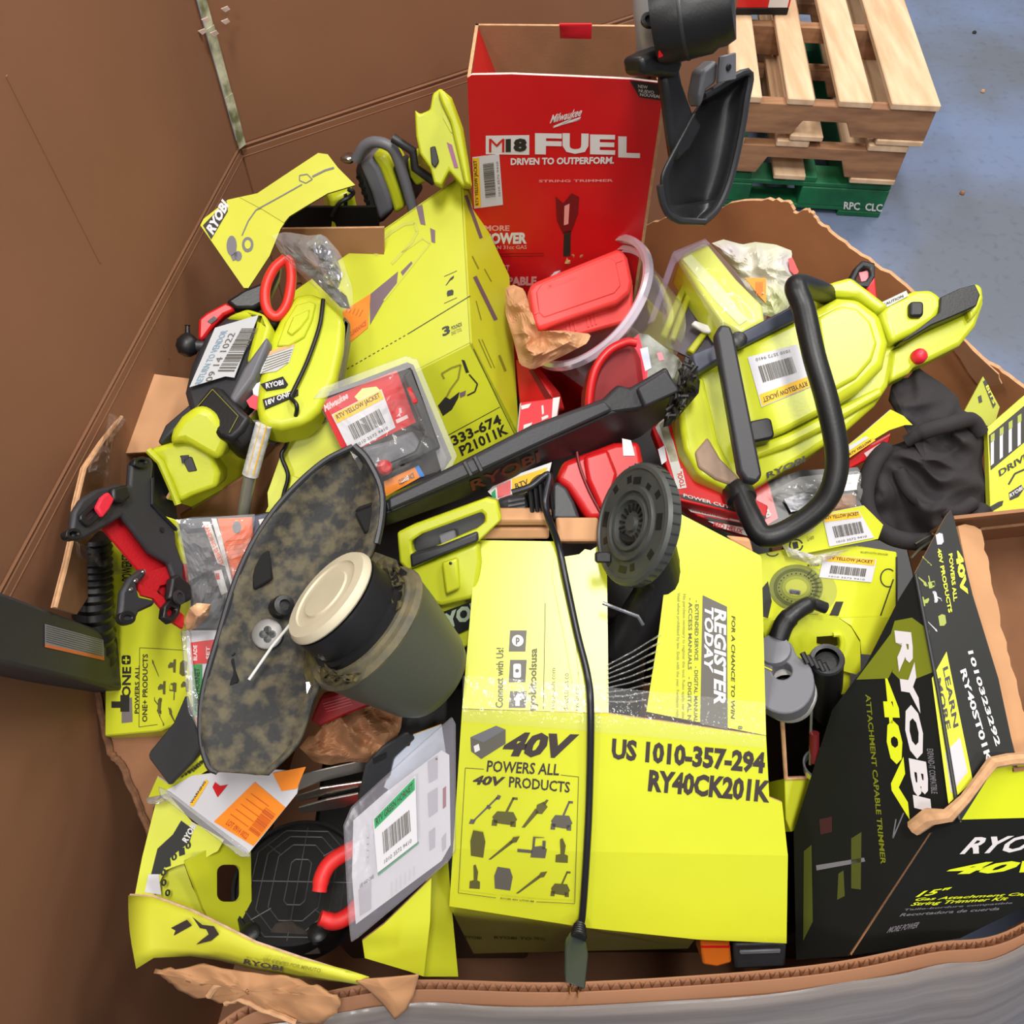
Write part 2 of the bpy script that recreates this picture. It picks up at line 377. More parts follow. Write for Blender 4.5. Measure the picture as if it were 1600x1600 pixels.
# ------------------------------------------------------------------ pallets
def wood(name, c, c2): return mat(name, c, .75, c2=c2, vs=9, stretch=(1, 1, 1), bump=.15, bs=90)
PINE = mat('pine_board', (226, 194, 158), .7, c2=(204, 166, 128), vs=7, stretch=(4, .5, 4), bump=.12, bs=60)
PINED = mat('aged_stringer', (166, 120, 84), .8, c2=(124, 86, 60), vs=8, stretch=(.7, 4, 4), bump=.15, bs=60)
GRW = mat('green_painted_wood', (14, 116, 66), .6, c2=(8, 84, 48), vs=9, bump=.15, bs=80)
PZ = .41
pO = Z(1468, 165, PZ); pX = (Z(1168, 150, PZ) - pO).normalized(); pY = Vector((-pX.y, pX.x, 0))
if pY.y < 0: pY = -pY
pX = -pX                                             # pX runs to the right along the pallet front, pY away from the camera
UPV = Vector((0, 0, 1))
def stringer(m, o, L, h, t, notches, arch=0):
    prof = [(0, 0)]
    for a, b, d in notches: prof += [(a, 0), (a + .025, d), (b - .025, d), (b, 0)]
    prof += [(L, 0), (L, h), (0, h)]
    return m.vec([o + pX * x + UPV * z for x, z in prof], pY * t)
def nail_heads(T, pts):
    pass
# bottom: green block pallet
T = Thing('pallet', 'green painted pallet with white letters, lowest of the pallet stack behind the bin', 'pallet', loc=(pO.x - .5, pO.y + .4, 0))
gO = Vector((pO.x, pO.y, 0)) - pX * 1.03 + pY * .03; gL = 1.0
for z, k in ((0, 0), (.118, 1)):
    for i, (x, w) in enumerate(((0, .14), (.22, .1), (.45, .1), (.66, .1), (.86, .14)) if k else ((0, .14), (.43, .14), (.86, .14))):
        T.part('board', MB().box(gO + pX * x + UPV * z + pY * .0, pX * w, pY * 1.0, UPV * .02), GRW, .003, 1, 0)
T.part('board', MB().box(gO + UPV * .02 + pX * 0, pX * gL, pY * .09, UPV * .016), GRW, .003, 1, 0)
T.part('board', MB().box(gO + UPV * .102, pX * gL, pY * .1, UPV * .016), GRW, .003, 1, 0)
for x in (0, .42, .72):
    w = .14 if x < .6 else .28
    bl = T.part('block', MB().box(gO + pX * x + UPV * .036 - pY * .002, pX * w, pY * .1, UPV * .066), GRW, .003, 1, 0)
    T.part('block', MB().box(gO + pX * x + UPV * .036 + pY * .88, pX * w, pY * .1, UPV * .066), GRW, .003, 1, 0)
gp = vplane(gO, gO + pX)
T.part('lettering', MB().text(gp, 'RPC  CLC', (1318, 327), (1378, 331), (1319, 315), h=.004, bold=.03), WHITE, smooth=0)
T.done()
def wood_pallet(label, z0, o, w, slats, notches, down=False):
    T = Thing('pallet', label, 'pallet', 'unpainted pallets in the stack', loc=(o.x + .5, o.y + .5, z0))
    o = Vector((o.x, o.y, z0))
    for k in range(3):
        m = MB(); stringer(m, o + pY * (k * .47 + .004) + UPV * .018, w, .095, .04, notches); T.part('stringer', m, PINED, .002, 1, 0)
    for (x, ww) in slats:
        T.part('board', MB().box(o + pX * x + UPV * .113, pX * ww, pY * 1.02, UPV * .021), PINE, .003, 1, 0)
    for (x, ww) in ((0, .13), (.3, .1), (.62, .1), (w - .14, .14)):
        T.part('board', MB().box(o + pX * x, pX * ww, pY * 1.0, UPV * .018), PINE, .003, 1, 0)
    return T.done()
def xat(px, py): return (Z(px, py, PZ) - pO).dot(pX)
w2 = 1.02
o2 = pO - pX * w2
sl = [(xat(a, 155) + w2, xat(b, 155) - xat(a, 155)) for a, b in ((1060, 1110), (1147, 1192), (1232, 1274), (1312, 1364), (1393, 1468))]
wood_pallet('pale wooden pallet on top of the stack, gapped slats under a red carton', .276, o2, w2, [(0, .08)] + sl, ((.18, .42, .04), (.62, .80, .045)))
o1 = Vector((pO.x, pO.y, 0)) - pX * 1.035 + pY * .004
wood_pallet('worn wooden pallet in the middle of the stack, resting on the green one', .139, o1, 1.0, [(0, .1), (.2, .1), (.4, .1), (.6, .1), (.88, .12)], ((.1, .36, .04), (.56, .84, .055)))
# carton on the pallets
T = Thing('carton', 'red carton with a black base band lying on the topmost wooden pallet', 'box')
hp = Plane((1150, 30, PZ), (1228, 30, PZ), (1190, 0, PZ)); a, b = hp.p(1080, 24), hp.p(1230, 24); a.z = b.z = PZ + .001; d = (b - a)
T.part('base_band', MB().box(a, d, pY * .22, UPV * .022), BLKC, .002, 1, 0)
T.part('body', MB().box(a + UPV * .022, d, pY * .22, UPV * .09), RED, .002, 1, 0)
fp = vplane(a, b)
T.part('white_print', MB().box(a + UPV * .024 + d * .78 - pY * .001, d * .2, pY * .001, UPV * .03), WHITE, smooth=0)
T.done()
# litter on the floor
for i, (x, y) in enumerate(((1503, 303), (1535, 144), (1522, 52))):
    T = Thing('debris_chip', ('brown crumb on the blue floor beside the green pallet', 'pale crumb on the blue floor right of the top pallet', 'dark scrap on the floor near the far right corner')[i], 'debris', 'crumbs on the floor')
    m = MB(); c = Z(x, y, .0); m.lathe(c, (0, 0, 1), [(.004, 0), (.009, .003), (.006, .009), (.001, .011)], 7); T.part('chip', m, [KRAFT, KRAFTL, INK][i]); T.done()

# ------------------------------------------------------------------ the big octagonal bin
ZC = 1.08
bA, bB = Z(375, 230, ZC), Z(0, 925, ZC); bd = (bA - bB).normalized()
bL = bB - bd * .52                                   # left wall runs on past the frame
bk = (Z(700, 122, ZC) - bA).normalized(); bkp = vplane(bA, bA + bk); bC = bkp.p(1142, 60); bC.z = ZC
bCC = Z(1000, 356, .665); bD = Z(1600, 600, .74)
T = Thing('pallet_bin', 'large brown octagonal cardboard bin holding the heap of tools', 'bin', loc=(.2, .7, 0))
def wall_slab(a, b, z0, z1, t=.012, mi=0):
    a, b = Vector((a.x, a.y, 0)), Vector((b.x, b.y, 0)); d = (b - a).normalized(); n = Vector((d.y, -d.x, 0))   # n: outward for a clockwise walk
    return a, b, d, n
def panel(name, a, b, z0, z1, out, t=.011, mats=KRAFTW):
    a, b = Vector((a.x, a.y, z0)), Vector((b.x, b.y, z0)); h = UPV * (z1 - z0)
    return T.part(name, MB().vec([a, b, b + h, a + h], out * t), mats, .002, 1, 0)
outL = Vector((-bd.y, bd.x, 0)).normalized(); outL = outL if outL.x < 0 else -outL
outB = Vector((-bk.y, bk.x, 0)).normalized(); outB = outB if outB.y > 0 else -outB
lw = panel('side_panel', bL, bA, 0, ZC - .004, outL)
bw = panel('side_panel', bA, bC, 0, ZC - .004, outB)
panel('flap', bL, bA - bd * .004, ZC + .003, 1.72, outL); panel('flap', bA + bk * .004, bC, ZC + .003, 1.72, outB)
# the pressed fold between wall and flap: a hollow ridge along each
for a, b, o in ((bL, bA, outL), (bA, bC, outB)):
    a, b = Vector((a.x, a.y, ZC)), Vector((b.x, b.y, ZC))
    T.part('fold', MB().tube([a + o * .006, b + o * .006], .0068, 8), KRAFTW)
    T.part('score_line', MB().tube([a - UPV * .016 + o * .0035, b - UPV * .016 + o * .0035], .004, 8), KRAFTW)
lp = vplane(bL, bA)
for q in (((8, 118), (155, 410)), ((240, 505), (262, 560))):
    T.part('score_line', MB().tube([lp.p(*q[0], -.001), lp.p(*q[1], -.001)], .0022, 6), KRAFTW)
# corner strip: tape, with light through the flap slit painted in as pale dashes
m = MB(); ce = [bA + UPV * z for z in (.004, .08, .17, .26, .36, .5)]
for i in range(5):
    p, q = ce[i], ce[i + 1]; g = -outB * .002 - outL * .002
    m.vec([p - bd * .009 + g, p + bk * .007 + g, q + bk * .008 + g, q - bd * .010 + g], -outB * .001)
T.part('corner_slit_tape', m, mat('tape_with_slit_light', (226, 224, 190), .5, c2=(120, 122, 84), vs=45), smooth=0)
m = MB(); tp = bA + UPV * .17
for i, (dx, dz) in enumerate(((-.02, 0), (-.012, .012), (.016, .018), (.012, .004), (-.006, -.006))):
    p = tp + bk * dx - outB * .012 - outL * .01 + UPV * dz; m.vec([p, p + bk * .007 + UPV * .002, p + bk * .005 + UPV * .006, p + UPV * .005 - bk * .004], -outB * .002)
T.part('tape_scrap', m, mat('pinkish_fibre', (206, 180, 166), .8, var=.2, vs=80), smooth=0)
# cut-down far right wall with its ragged edge
tp_ = vplane(bCC, bD)
ed = torn([(1000, 356), (1050, 338), (1092, 348), (1112, 330), (1150, 316), (1200, 311), (1232, 316), (1243, 334), (1262, 328), (1275, 342), (1300, 366), (1345, 400), (1400, 436), (1470, 497), (1535, 562), (1575, 588), (1640, 640)], 2.2, 5, 3)
top = [tp_.p(x, y) for x, y in ed]
z0 = [Vector((p.x, p.y, 0)) for p in (top[-1], top[0])]
outT = -tp_.n
T.part('side_panel', MB().vec(top + z0, outT * .008, 0, 1), [TORNC, KRAFTL], smooth=0, label='side panel torn down to a ragged edge')
for (q, dz) in (([(1462, 500), (1490, 520), (1520, 548), (1560, 585), (1565, 600), (1530, 604), (1500, 560), (1478, 530)], -.018),):
    T.part('torn_flap', MB().px(tp_, torn(q + [q[0]], 2, 2, 8)[:-1], .003, .02, 0, 1), [KRAFT, KRAFTL], smooth=0)
tdend = top[-1]
# front wall: two liners with the fluting between, bulging a little; shrink film outside
RIM = .75
fr = [Vector((-.50, -.14, 0)), Z(330, 1608, RIM), Z(480, 1556, RIM), Z(640, 1531, RIM), Z(900, 1534, RIM), Z(1250, 1510, RIM), Z(1450, 1474, RIM), Z(1600, 1441, RIM), Vector((.78, .30, 0)), Vector((.93, .55, 0)), Vector((.93, .86, 0)), Vector((tdend.x, tdend.y, 0))]
for p in fr: p.z = 0
fs = spline(fr, 12)
def nrm(i):
    d = (fs[min(i + 1, len(fs) - 1)] - fs[max(i - 1, 0)]).normalized(); return Vector((d.y, -d.x, 0))
def bulge(z): return .15 * math.sin(min(1, max(0, (RIM - z) / .42)) * math.pi / 2) ** 1.3     # the load pushes the wall out below the rim
def ends(i): return min(1, (len(fs) - 1 - i) / 30)                  # flat again where it meets the torn wall
def liner(off, t, z1):
    return [[p + nrm(i) * (off + bulge(z) * ends(i)) + UPV * z for i, p in enumerate(fs)] for z in (z1, z1 - .05, z1 - .12, z1 - .22, z1 - .35, z1 - .5, 0)]
T.part('inner_liner', MB().sheet(liner(0, 0, RIM)), KRAFTW, solid=.0014)
T.part('outer_liner', MB().sheet(liner(.0085, 0, RIM - .003)), KRAFTW, solid=.0014)
L = 0; wav = [[], []]; prev = fs[0]
ds = []
for i in range(len(fs) - 1):
    n = max(1, int((fs[i + 1] - fs[i]).length / .0026))
    for k in range(n):
        p = fs[i].lerp(fs[i + 1], k / n); nn = nrm(i).lerp(nrm(i + 1), k / n).normalized(); ds.append((p, nn))
for j, (p, nn) in enumerate(ds):
    o = .0005 + .0072 * (.5 + .5 * math.sin(j * math.pi / 2.0))
    q = p + nn * o; wav[0].append(q + UPV * (RIM - .002)); wav[1].append(q + UPV * (RIM - .05))
T.part('fluting', MB().sheet(wav), KRAFT, kind='stuff', smooth=0)
FILMO = mat('stretch_film', (138, 129, 125), .36, c2=(114, 106, 103), vs=5, stretch=(.5, .5, 12), bump=.35, bs=12, coat=.25, spec=.35)
fw = []
for z in (.724, .70, .66, .6, .5, .35, .15, .02):
    row = []
    for i, p in enumerate(fs):
        row.append(p + nrm(i) * (bulge(z) * ends(i) + .0125 + .003 * noise.noise((i * .15, z * 14, 1)) + (.0 if z > .7 else .003)) + UPV * (z + .004 * noise.noise((i * .3, z * 3, 5))))
    fw.append(row)
T.part('stretch_film', MB().sheet(fw), FILMO, solid=.0006)
m = MB(); bt = [Vector((p.x, p.y, .012)) for p in [bL, bA, bC, bD] + [fs[k] for k in range(len(fs) - 1, -1, -8)]]
m.slab(bt, UPV, .012); T.part('bottom_panel', m, KRAFTW, smooth=0)
T.done()
# ------------------------------------------------------------------ black cases added to fill the bin and keep the heap's gaps dark
FILLERS = ((-.30, .24, .34, .36, .44, 'second from the left wall'), (.08, .25, .36, .3, .36, 'under the front lime carton'), (-.32, .66, .36, .34, .72, 'under the tools along the left wall'), (.06, .58, .34, .38, .70, 'under the red kit'), (.47, .42, .26, .40, .56, 'beneath the black cloth bag'), (.46, .24, .26, .17, .6, 'under the open black trimmer carton'), (-.1, 1.01, .26, .26, .58, 'under the tall red carton'))
for x, y, sx, sy, sz, w in FILLERS:
    T = Thing('case_or_filler', 'added black filler case buried ' + w.replace('second from', 'low near'), 'case', 'added black gap fillers', (x + sx / 2, y + sy / 2, .012))
    T.part('body', MB().box((x, y, .0135), (sx - .01, 0, 0), (0, sy - .01, 0), (0, 0, sz - .05)), BLK, .008, 2)
    T.part('lid', MB().box((x - .003, y - .003, sz - .034), (sx - .004, 0, 0), (0, sy - .004, 0), (0, 0, .04)), BLK, .008, 2)
    T.done()

# ------------------------------------------------------------------ tall open red trimmer carton
T = Thing('trimmer_carton', 'tall open red carton with white block letters, standing at the back of the bin', 'box')
zt = 1.25; a, b = Z(730, 120, zt), Z(1041, 151, zt); c, d = Z(1003, 39, zt), Z(743, 37, zt)
fp = vplane(a, b)
def dn(p, z=.62): return Vector((p.x, p.y, z))
fpts = [(730, 122), (737, 117), (800, 116), (900, 120), (985, 124), (1043, 131), (1041, 150)]
top = fp.ps(fpts); m = MB(); m.slab(top + [dn(b), dn(a)], fp.n, .004, 0, 1); m.m[1] = 2
T.part('front_panel', m, [RED, mat('worn_white_edge', (222, 196, 188), .8, var=.15, vs=90), KRAFT], smooth=0)
for nm, p, q in (('side_panel', a, d), ('back_panel', d, c), ('side_panel', c, b)):
    nn = (q - p).cross(UPV).normalized()
    m = MB(); m.slab([p, q, dn(q), dn(p)], nn if nn.dot(p - (a + c) / 2) > 0 else -nn, .004, 0, 1); m.m[1] = 2
    T.part(nm, m, [RED, KRAFTL, KRAFT], smooth=0)
fl = P3(Z(748, 44, 1.246), Z(735, 117, 1.246), Z(797, 116, 1.15))
T.part('folded_flap', MB().px(fl, [(748, 44), (735, 117), (797, 116)], .003), [RED], smooth=0)
bp = P3(d, c, dn(c)); tb = MB().px(bp, [(874, 38), (925, 38), (924, 61), (875, 60)], .003, .004)
T.part('tuck_tab', tb, mat('bright_red_card', (226, 40, 52), .4), smooth=0)
m = MB(); q = lambda *p, mi=0, h=.0006: m.quad(fp, list(p), mi, h)
q((984, 126), (1042, 133), (1039, 158), (999, 152), mi=1)
m.text(fp, 'NEW', (997, 137), (1012, 139), (997, 132), 0, .0012); m.text(fp, 'NUEVO', (998, 144), (1022, 147), (998, 139), 0, .0012); m.text(fp, 'NOUVEAU', (1000, 150), (1034, 154), (1000, 145), 0, .0012)
q((759, 212), (827, 211), (827, 242), (759, 241)); q((763, 216), (823, 215), (823, 238), (763, 237), mi=0, h=.0007)
m.text(fp, 'M', (764, 238), (788, 238), (764, 217), 2, .0012, 0); m.text(fp, '18', (790, 238), (823, 237), (790, 217), 1, .0012, .06)
for x0, x1, w, y0, y1, ltr in ((836, 877, 0, 241, 208, 'F'), (879, 919, 0, 240, 208, 'U'), (922, 961, 0, 241, 210, 'E'), (966, 1000, 0, 246, 213, 'L')):
    m.text(fp, ltr, (x0, y0), (x1, y0 + 1), (x0, y1), 0, .0008, .045)
m.text(fp, 'DRIVEN TO OUTPERFORM.', (798, 258), (959, 256), (798, 247), 0, .0008, .04)
m.text(fp, 'Milwaukee', (859, 193), (908, 181), (861, 180), 0, .0008, .02, .35)
m.quad(fp, [(862, 198), (895, 184), (880, 193), (908, 187), (872, 197), (888, 190)], 0)
m.quad(fp, [(866, 197), (908, 182), (906, 186), (864, 200)], 0)
m.text(fp, 'MORE', (757, 361), (796, 361), (757, 352), 3, .0008, .04); m.text(fp, 'POWER', (758, 382), (823, 381), (758, 364), 0, .0008, .05)
m.text(fp, 'THAN 31cc GAS', (758, 390), (823, 389), (758, 384), 3, .0008, .02); m.text(fp, 'MOST', (773, 424), (796, 424), (773, 414), 3, .0008, .03)
m.text(fp, 'CAPABLE', (770, 447), (838, 446), (770, 433), 3, .0008, .05)
m.text(fp, 'STRING TRIMMER', (842, 285), (958, 284), (842, 281), 3, .0008)
m.quad(fp, [(868, 307), (880, 318), (893, 302), (905, 308), (903, 335), (893, 362), (880, 366), (870, 345)], 4); m.quad(fp, [(882, 322), (890, 318), (888, 350), (881, 352)], 3, .001)
m.quad(fp, [(881, 362), (892, 360), (891, 400), (880, 401)], 1)
for y in (397, 401): line(m, fp, [(772, y), (850, y - 1)], .8, 4)
T.part('lettering', m, [WHITE, INK, mat('red_ink', (196, 20, 26), .45), mat('pale_red_ink', (226, 150, 146), .5), mat('dark_red_ink', (110, 10, 16), .5)], smooth=0)
sticker(T, fp, (741, 326), (738, 246), (780, 241), (786, 320), None)
T.done()

# ------------------------------------------------------------------ big lime carton with the part number on its end
pa = Plane((722, 272, 1.10), (737, 537, .985), (500, 480, 1.0))
e = pa.p(737, 537); drop = Z(812, 684, .86) - e
T = Thing('blower_carton', 'large lime carton with dark part number on its end, lying at mid heap', 'box')
ft = [(722, 272), (737, 537), (668, 583), (510, 650), (440, 560), (478, 430), (530, 393)]
TL = [pa.p(*x) for x in ((722, 272), (737, 537), (490, 662), (448, 462))]
m = MB(); m.box(TL[2] + drop, TL[1] - TL[2], TL[3] - TL[2], -drop)
m = MB(); m.slab(TL, pa.n, .004, 0, 0)
T.part('top_panel', m, [YEL, KRAFT], .0015, 1, 0)
T.part('end_panel', MB().vec([TL[1], TL[2], TL[2] + drop, TL[1] + drop], (TL[0] - TL[1]).normalized() * .004), YEL, .001, 1, 0)
T.part('side_panel', MB().vec([TL[0], TL[1], TL[1] + drop, TL[0] + drop], (TL[2] - TL[1]).normalized() * .004), YEL, .001, 1, 0)
T.part('side_panel', MB().vec([TL[3], TL[2], TL[2] + drop, TL[3] + drop], (TL[1] - TL[2]).normalized() * .004), YEL, .001, 1, 0)
T.part('back_panel', MB().vec([TL[0], TL[3], TL[3] + drop, TL[0] + drop], (TL[1] - TL[0]).normalized() * .004), [YEL], .001, 1, 0)
ep = P3(TL[1], TL[2], TL[1] + drop); sp = P3(TL[0], TL[1], TL[1] + drop)
m = MB()
m.text(ep, '333-674', (709, 697), (785, 662), (703, 682), 0, bold=.03); m.text(ep, 'P21011K', (722, 713), (795, 677), (716, 698), 0, bold=.03)
line(m, ep, [(700, 680), (781, 636)], 1, 0); line(m, ep, [(740, 545), (783, 636), (806, 682)], 1, 0)
for k in range(20):
    if k % 1 == 0:
        A = Vector((640, 520)).lerp(Vector((505, 598)), k / 20); B = Vector((640, 520)).lerp(Vector((505, 598)), (k + .5) / 20); line(m, pa, [tuple(A), tuple(B)], 1.3, 0)
line(m, pa, [(735, 462), (640, 520)], 1.3, 0)
# blower picture: grey nozzle, pale tube and battery block
m.quad(pa, [(578, 460), (622, 424), (620, 442), (600, 470), (578, 508)], 1); m.quad(pa, [(626, 425), (643, 408), (645, 413), (630, 432)], 1)
m.quad(pa, [(650, 322), (660, 320), (665, 352), (657, 350)], 1); m.quad(pa, [(672, 356), (680, 360), (680, 380), (674, 378)], 1)
GRN = mat('faded_lime_ink', (196, 200, 66), .45)
arc = [(590, 398), (582, 392), (590, 380), (612, 362), (632, 350), (648, 348), (652, 362), (642, 380), (628, 395), (612, 412)]
line(m, pa, arc, 5, 2); line(m, pa, [(628, 395), (660, 372), (672, 380), (640, 420), (600, 470)], 3, 2)
m.text(pa, '3', (692, 526), (704, 521), (690, 512), 0, bold=.04); m.text(pa, 'POUNDS', (706, 516), (722, 509), (705, 510), 0); m.text(pa, 'BARE TOOL', (706, 524), (722, 517), (705, 518), 3)
icon(m, pa, 'blower', (696, 446), (712, 440), (694, 436), 0); icon(m, pa, 'pack', (698, 464), (710, 460), (697, 455), 0)
for y in (428, 470): line(m, pa, [(694, y + 4), (714, y - 5)], .8, 0)
# end panel picture
m.quad(ep, [(684, 634), (696, 620), (703, 624), (718, 612), (716, 622), (706, 640), (692, 650)], 0); line(m, ep, [(694, 592), (690, 584), (705, 575), (720, 570), (716, 592), (704, 608), (698, 620)], 3, 3); m.quad(ep, [(721, 562), (726, 563), (733, 582), (728, 583)], 0)
line(m, ep, [(733, 585), (746, 600), (742, 612), (730, 618)], 2.4, 0); m.quad(ep, [(718, 614), (728, 610), (727, 618), (719, 622)], 1)
# side panel marks
for (x0, y0, x1, y1, w) in ((728, 305, 752, 372, 5), (738, 400, 748, 420, 2), (742, 432, 775, 500, 6), (757, 420, 768, 440, 1.5), (744, 470, 752, 500, 1.5), (748, 530, 768, 575, 1.5), (753, 530, 773, 575, 1.2), (780, 555, 790, 580, 4)):
    line(m, sp, [(x0, y0), (x1, y1)], w, 1 if w > 4 else 3)
T.part('lettering', m, [INK, mat('grey_plum_ink', (116, 92, 100), .5), GRN, mat('olive_ink', (140, 138, 40), .5)], smooth=0)
m = MB(); m.px(pa, [(536, 486), (579, 459), (575, 512), (541, 540)], .0005, .0012)
for k in range(5): line(m, pa, [(541 + k * 5, 487 + k * 2), (543 + k * 6, 480 + k * 1)], 1, 1, .0018)
m.text(pa, 'CLEARANCE', (545, 528), (572, 508), (545, 520), 1, .0018)
T.part('price_sticker', m, [ORANGE, mat('rust_ink', (196, 84, 20), .5)], smooth=0, label='orange sticker')
T.done()

# ------------------------------------------------------------------ front lime saw carton, top flaps standing open
PF = Plane((722, 1108, .86), (1197, 1152, .868), (703, 1440, .695))
q1, q2 = PF.p(708, 1326), PF.p(1230, 1337); lowc = Z(960, 1456, PF.p(960, 1456).z - .012); PL2 = P3(q1, q2, lowc)
back = -PF.n * .17
T = Thing('saw_carton', 'lime carton with dark tool pictures and part number, flaps open, at the front rim', 'box')
up = [(722, 1108), (950, 1115), (1197, 1150), (1202, 1246), (1222, 1254), (1231, 1337), (708, 1326)]
m = MB(); m.slab(PF.ps(up), PF.n, .004, 0, 1); lo = [PL2.p(*x) for x in ((708, 1326), (1231, 1337), (1229, 1474), (1090, 1468), (920, 1450), (702, 1416))]
m.slab(lo, PL2.n, .004, 0, 1); T.part('front_panel', m, [YEL, KRAFTL], smooth=0)
A, B, Cc, D = PF.p(722, 1108), PF.p(1197, 1150), PL2.p(1200, 1470), PL2.p(702, 1416)
T.part('side_panel', MB().vec([A, D, D + back, A + back], R_ * .004), [YEL], smooth=0); T.part('side_panel', MB().vec([B, Cc, Cc + back, B + back], R_ * -.004), [YEL], smooth=0)
T.part('back_panel', MB().vec([A + back, B + back, Cc + back, D + back], back.normalized() * .004), [KRAFT], smooth=0)
un = P3(D, Cc, D + Vector((.004, .002, -.07))); m = MB(); m.slab([D, PL2.p(920, 1448), PL2.p(1090, 1462), un.p(1075, 1482), un.p(740, 1490)], un.n, .004, 0, 1)
T.part('bottom_panel', m, [YEL, KRAFTL], smooth=0)
FL = Plane((745, 845, .925), (950, 850, .93), (722, 1107, .862)); FR = Plane((1048, 795, .985), (1188, 870, .965), (1197, 1150, .869))
lf = [(745, 844), (869, 846), (873, 862), (880, 870), (893, 868), (905, 866), (914, 858), (923, 860), (935, 852), (948, 846), (951, 1114), (722, 1107)]
m = MB(); card(m, FL, lf); T.part('top_flap', m, [YEL, KRAFTL], smooth=0)
m = MB(); card(m, FL, [(868, 850), (876, 900), (900, 1000), (905, 1070), (894, 1070), (882, 1000), (862, 900)], .0012, .0014)
T.part('lifted_crease', m, [YEL, YEL], .0005, 1, smooth=0)
rf = [(1048, 795), (1188, 868), (1190, 874), (1197, 1149), (1010, 1112), (1030, 985), (1044, 870)]
m = MB(); card(m, FR, rf); T.part('top_flap', m, [YEL, KRAFTL], smooth=0)
kz = .945
for i, (q, z) in enumerate((([(757, 812), (862, 812), (862, 822), (755, 822)], .955), ([(748, 825), (858, 825), (858, 843), (745, 843)], .94), ([(868, 808), (935, 808), (936, 846), (872, 846)], .938), ([(1135, 838), (1172, 842), (1178, 866), (1146, 848)], .972))):
    h = Plane((q[0][0], q[0][1], z), (q[1][0], q[1][1], z), (q[2][0], q[2][1], z - .012)); m = MB(); m.px(h, q, .02 if i < 3 else .01)
    T.part('inner_flap', m, mat('light_kraft_card', (196, 146, 104), .8, var=.05, vs=20), .003, 2, smooth=0)
m = MB()
m.text(PF, '40V', (783, 1182), (898, 1186), (790, 1143), 0, bold=.055, shear=.22)
m.text(PF, 'POWERS ALL', (760, 1206), (873, 1212), (762, 1188), 0, bold=.02); m.text(PF, '40V', (738, 1226), (788, 1229), (740, 1211), 0, bold=.045, shear=.2); m.text(PF, 'PRODUCTS', (795, 1230), (890, 1239), (796, 1213), 0, bold=.02)
m.text(PF, 'US 1010-357-294', (955, 1187), (1194, 1210), (957, 1153), 0, bold=.045); m.text(PF, 'RY40CK201K', (1012, 1237), (1202, 1255), (1015, 1202), 0, bold=.045)
# battery block beside the 40V
m.quad(PF, [(735, 1152), (775, 1134), (790, 1140), (790, 1162), (752, 1186), (736, 1174)], 1); m.quad(PF, [(735, 1152), (775, 1134), (790, 1140), (755, 1160)], 2, .0009)
m.quad(PF, [(740, 1166), (748, 1162), (750, 1172), (742, 1176)], 3, .001)
line(m, PF, [(756, 1202), (727, 1200), (716, 1395), (775, 1403)], 1, 4); line(m, PF, [(838, 1409), (898, 1412), (904, 1214), (876, 1211)], 1, 4)
m.text(PF, 'RYOBI 40V LITHIUM', (782, 1405), (834, 1410), (782, 1402), 4)
cols = [(731, 'trimmer'), (770, 'mower'), (816, 'blower'), (861, 'mower')]
for k, (x, y, w, h_, kd) in enumerate(((730, 1287, 52, 48, 'trimmer'), (768, 1290, 42, 46, 'mower'), (815, 1293, 42, 46, 'blower'), (860, 1296, 36, 46, 'mower'),
                                      (733, 1339, 26, 42, 'pack'), (763, 1343, 48, 40, 'pole'), (808, 1342, 46, 36, 'saw'), (865, 1347, 26, 38, 'press'),
                                      (731, 1388, 22, 38, 'press'), (770, 1390, 32, 36, 'pack'), (806, 1396, 48, 38, 'pole'), (860, 1400, 32, 40, 'mower'))):
    icon(m, PF if y < 1330 else PL2, kd, (x, y), (x + w, y + w * .06), (x + 1, y - h_), 4 if k % 3 else 1)
pass
m.text(FL, 'Connect with Us!', (786, 1106), (787, 1012), (774, 1106), 4, bold=.02); m.text(FL, 'ryobitoolsusa', (841, 1110), (843, 1013), (825, 1110), 4, bold=.03)
for y0, y1, g in ((985, 1018, 'p'), (1031, 1066, 'o'), (1080, 1106, 'f')):
    m.quad(FL, [(797, y0), (823, y0), (821, y1), (795, y1)], 1); 
    if g == 'p':
        m.quad(FL, circ((809, 1001), 9), 3, .001); m.text(FL, 'p', (806, 1007), (812, 1007), (806, 996), 1, .0014, .04)
    elif g == 'o': m.quad(FL, rr(808, 1048, 12, 22, 3), 3, .001); m.quad(FL, circ((808, 1048), 3, 8), 1, .0014)
    else: m.text(FL, 'f', (803, 1103), (817, 1103), (803, 1084), 3, .001, .05)
line(m, FL, [(852, 942), (849, 1108)], 1.2, 4)
for x, y0, y1, s in ((869, 1108, 1044, 'ryobitools.com'), (888, 1110, 1052, 'direct.tools.co'), (906, 1110, 1050, 'ryobi.com.mx')): m.text(FL, s, (x, y0), (x + 1, y1), (x - 9, y0), 4, bold=.0)
m.quad(FR, [(1098, 930), (1136, 948), (1137, 1140), (1094, 1131)], 1)
m.text(FR, 'REGISTER', (1116, 950), (1115, 1100), (1135, 956), 3, .001, .035); m.text(FR, 'TODAY', (1101, 944), (1100, 1046), (1115, 950), 3, .001, .035)
m.text(FR, 'FOR A CHANCE TO WIN', (1143, 962), (1142, 1122), (1149, 964), 4, bold=.02); m.text(FR, 'FOR A CHANCE TO WIN', (1143, 962), (1142, 1122), (1149, 964), 4)
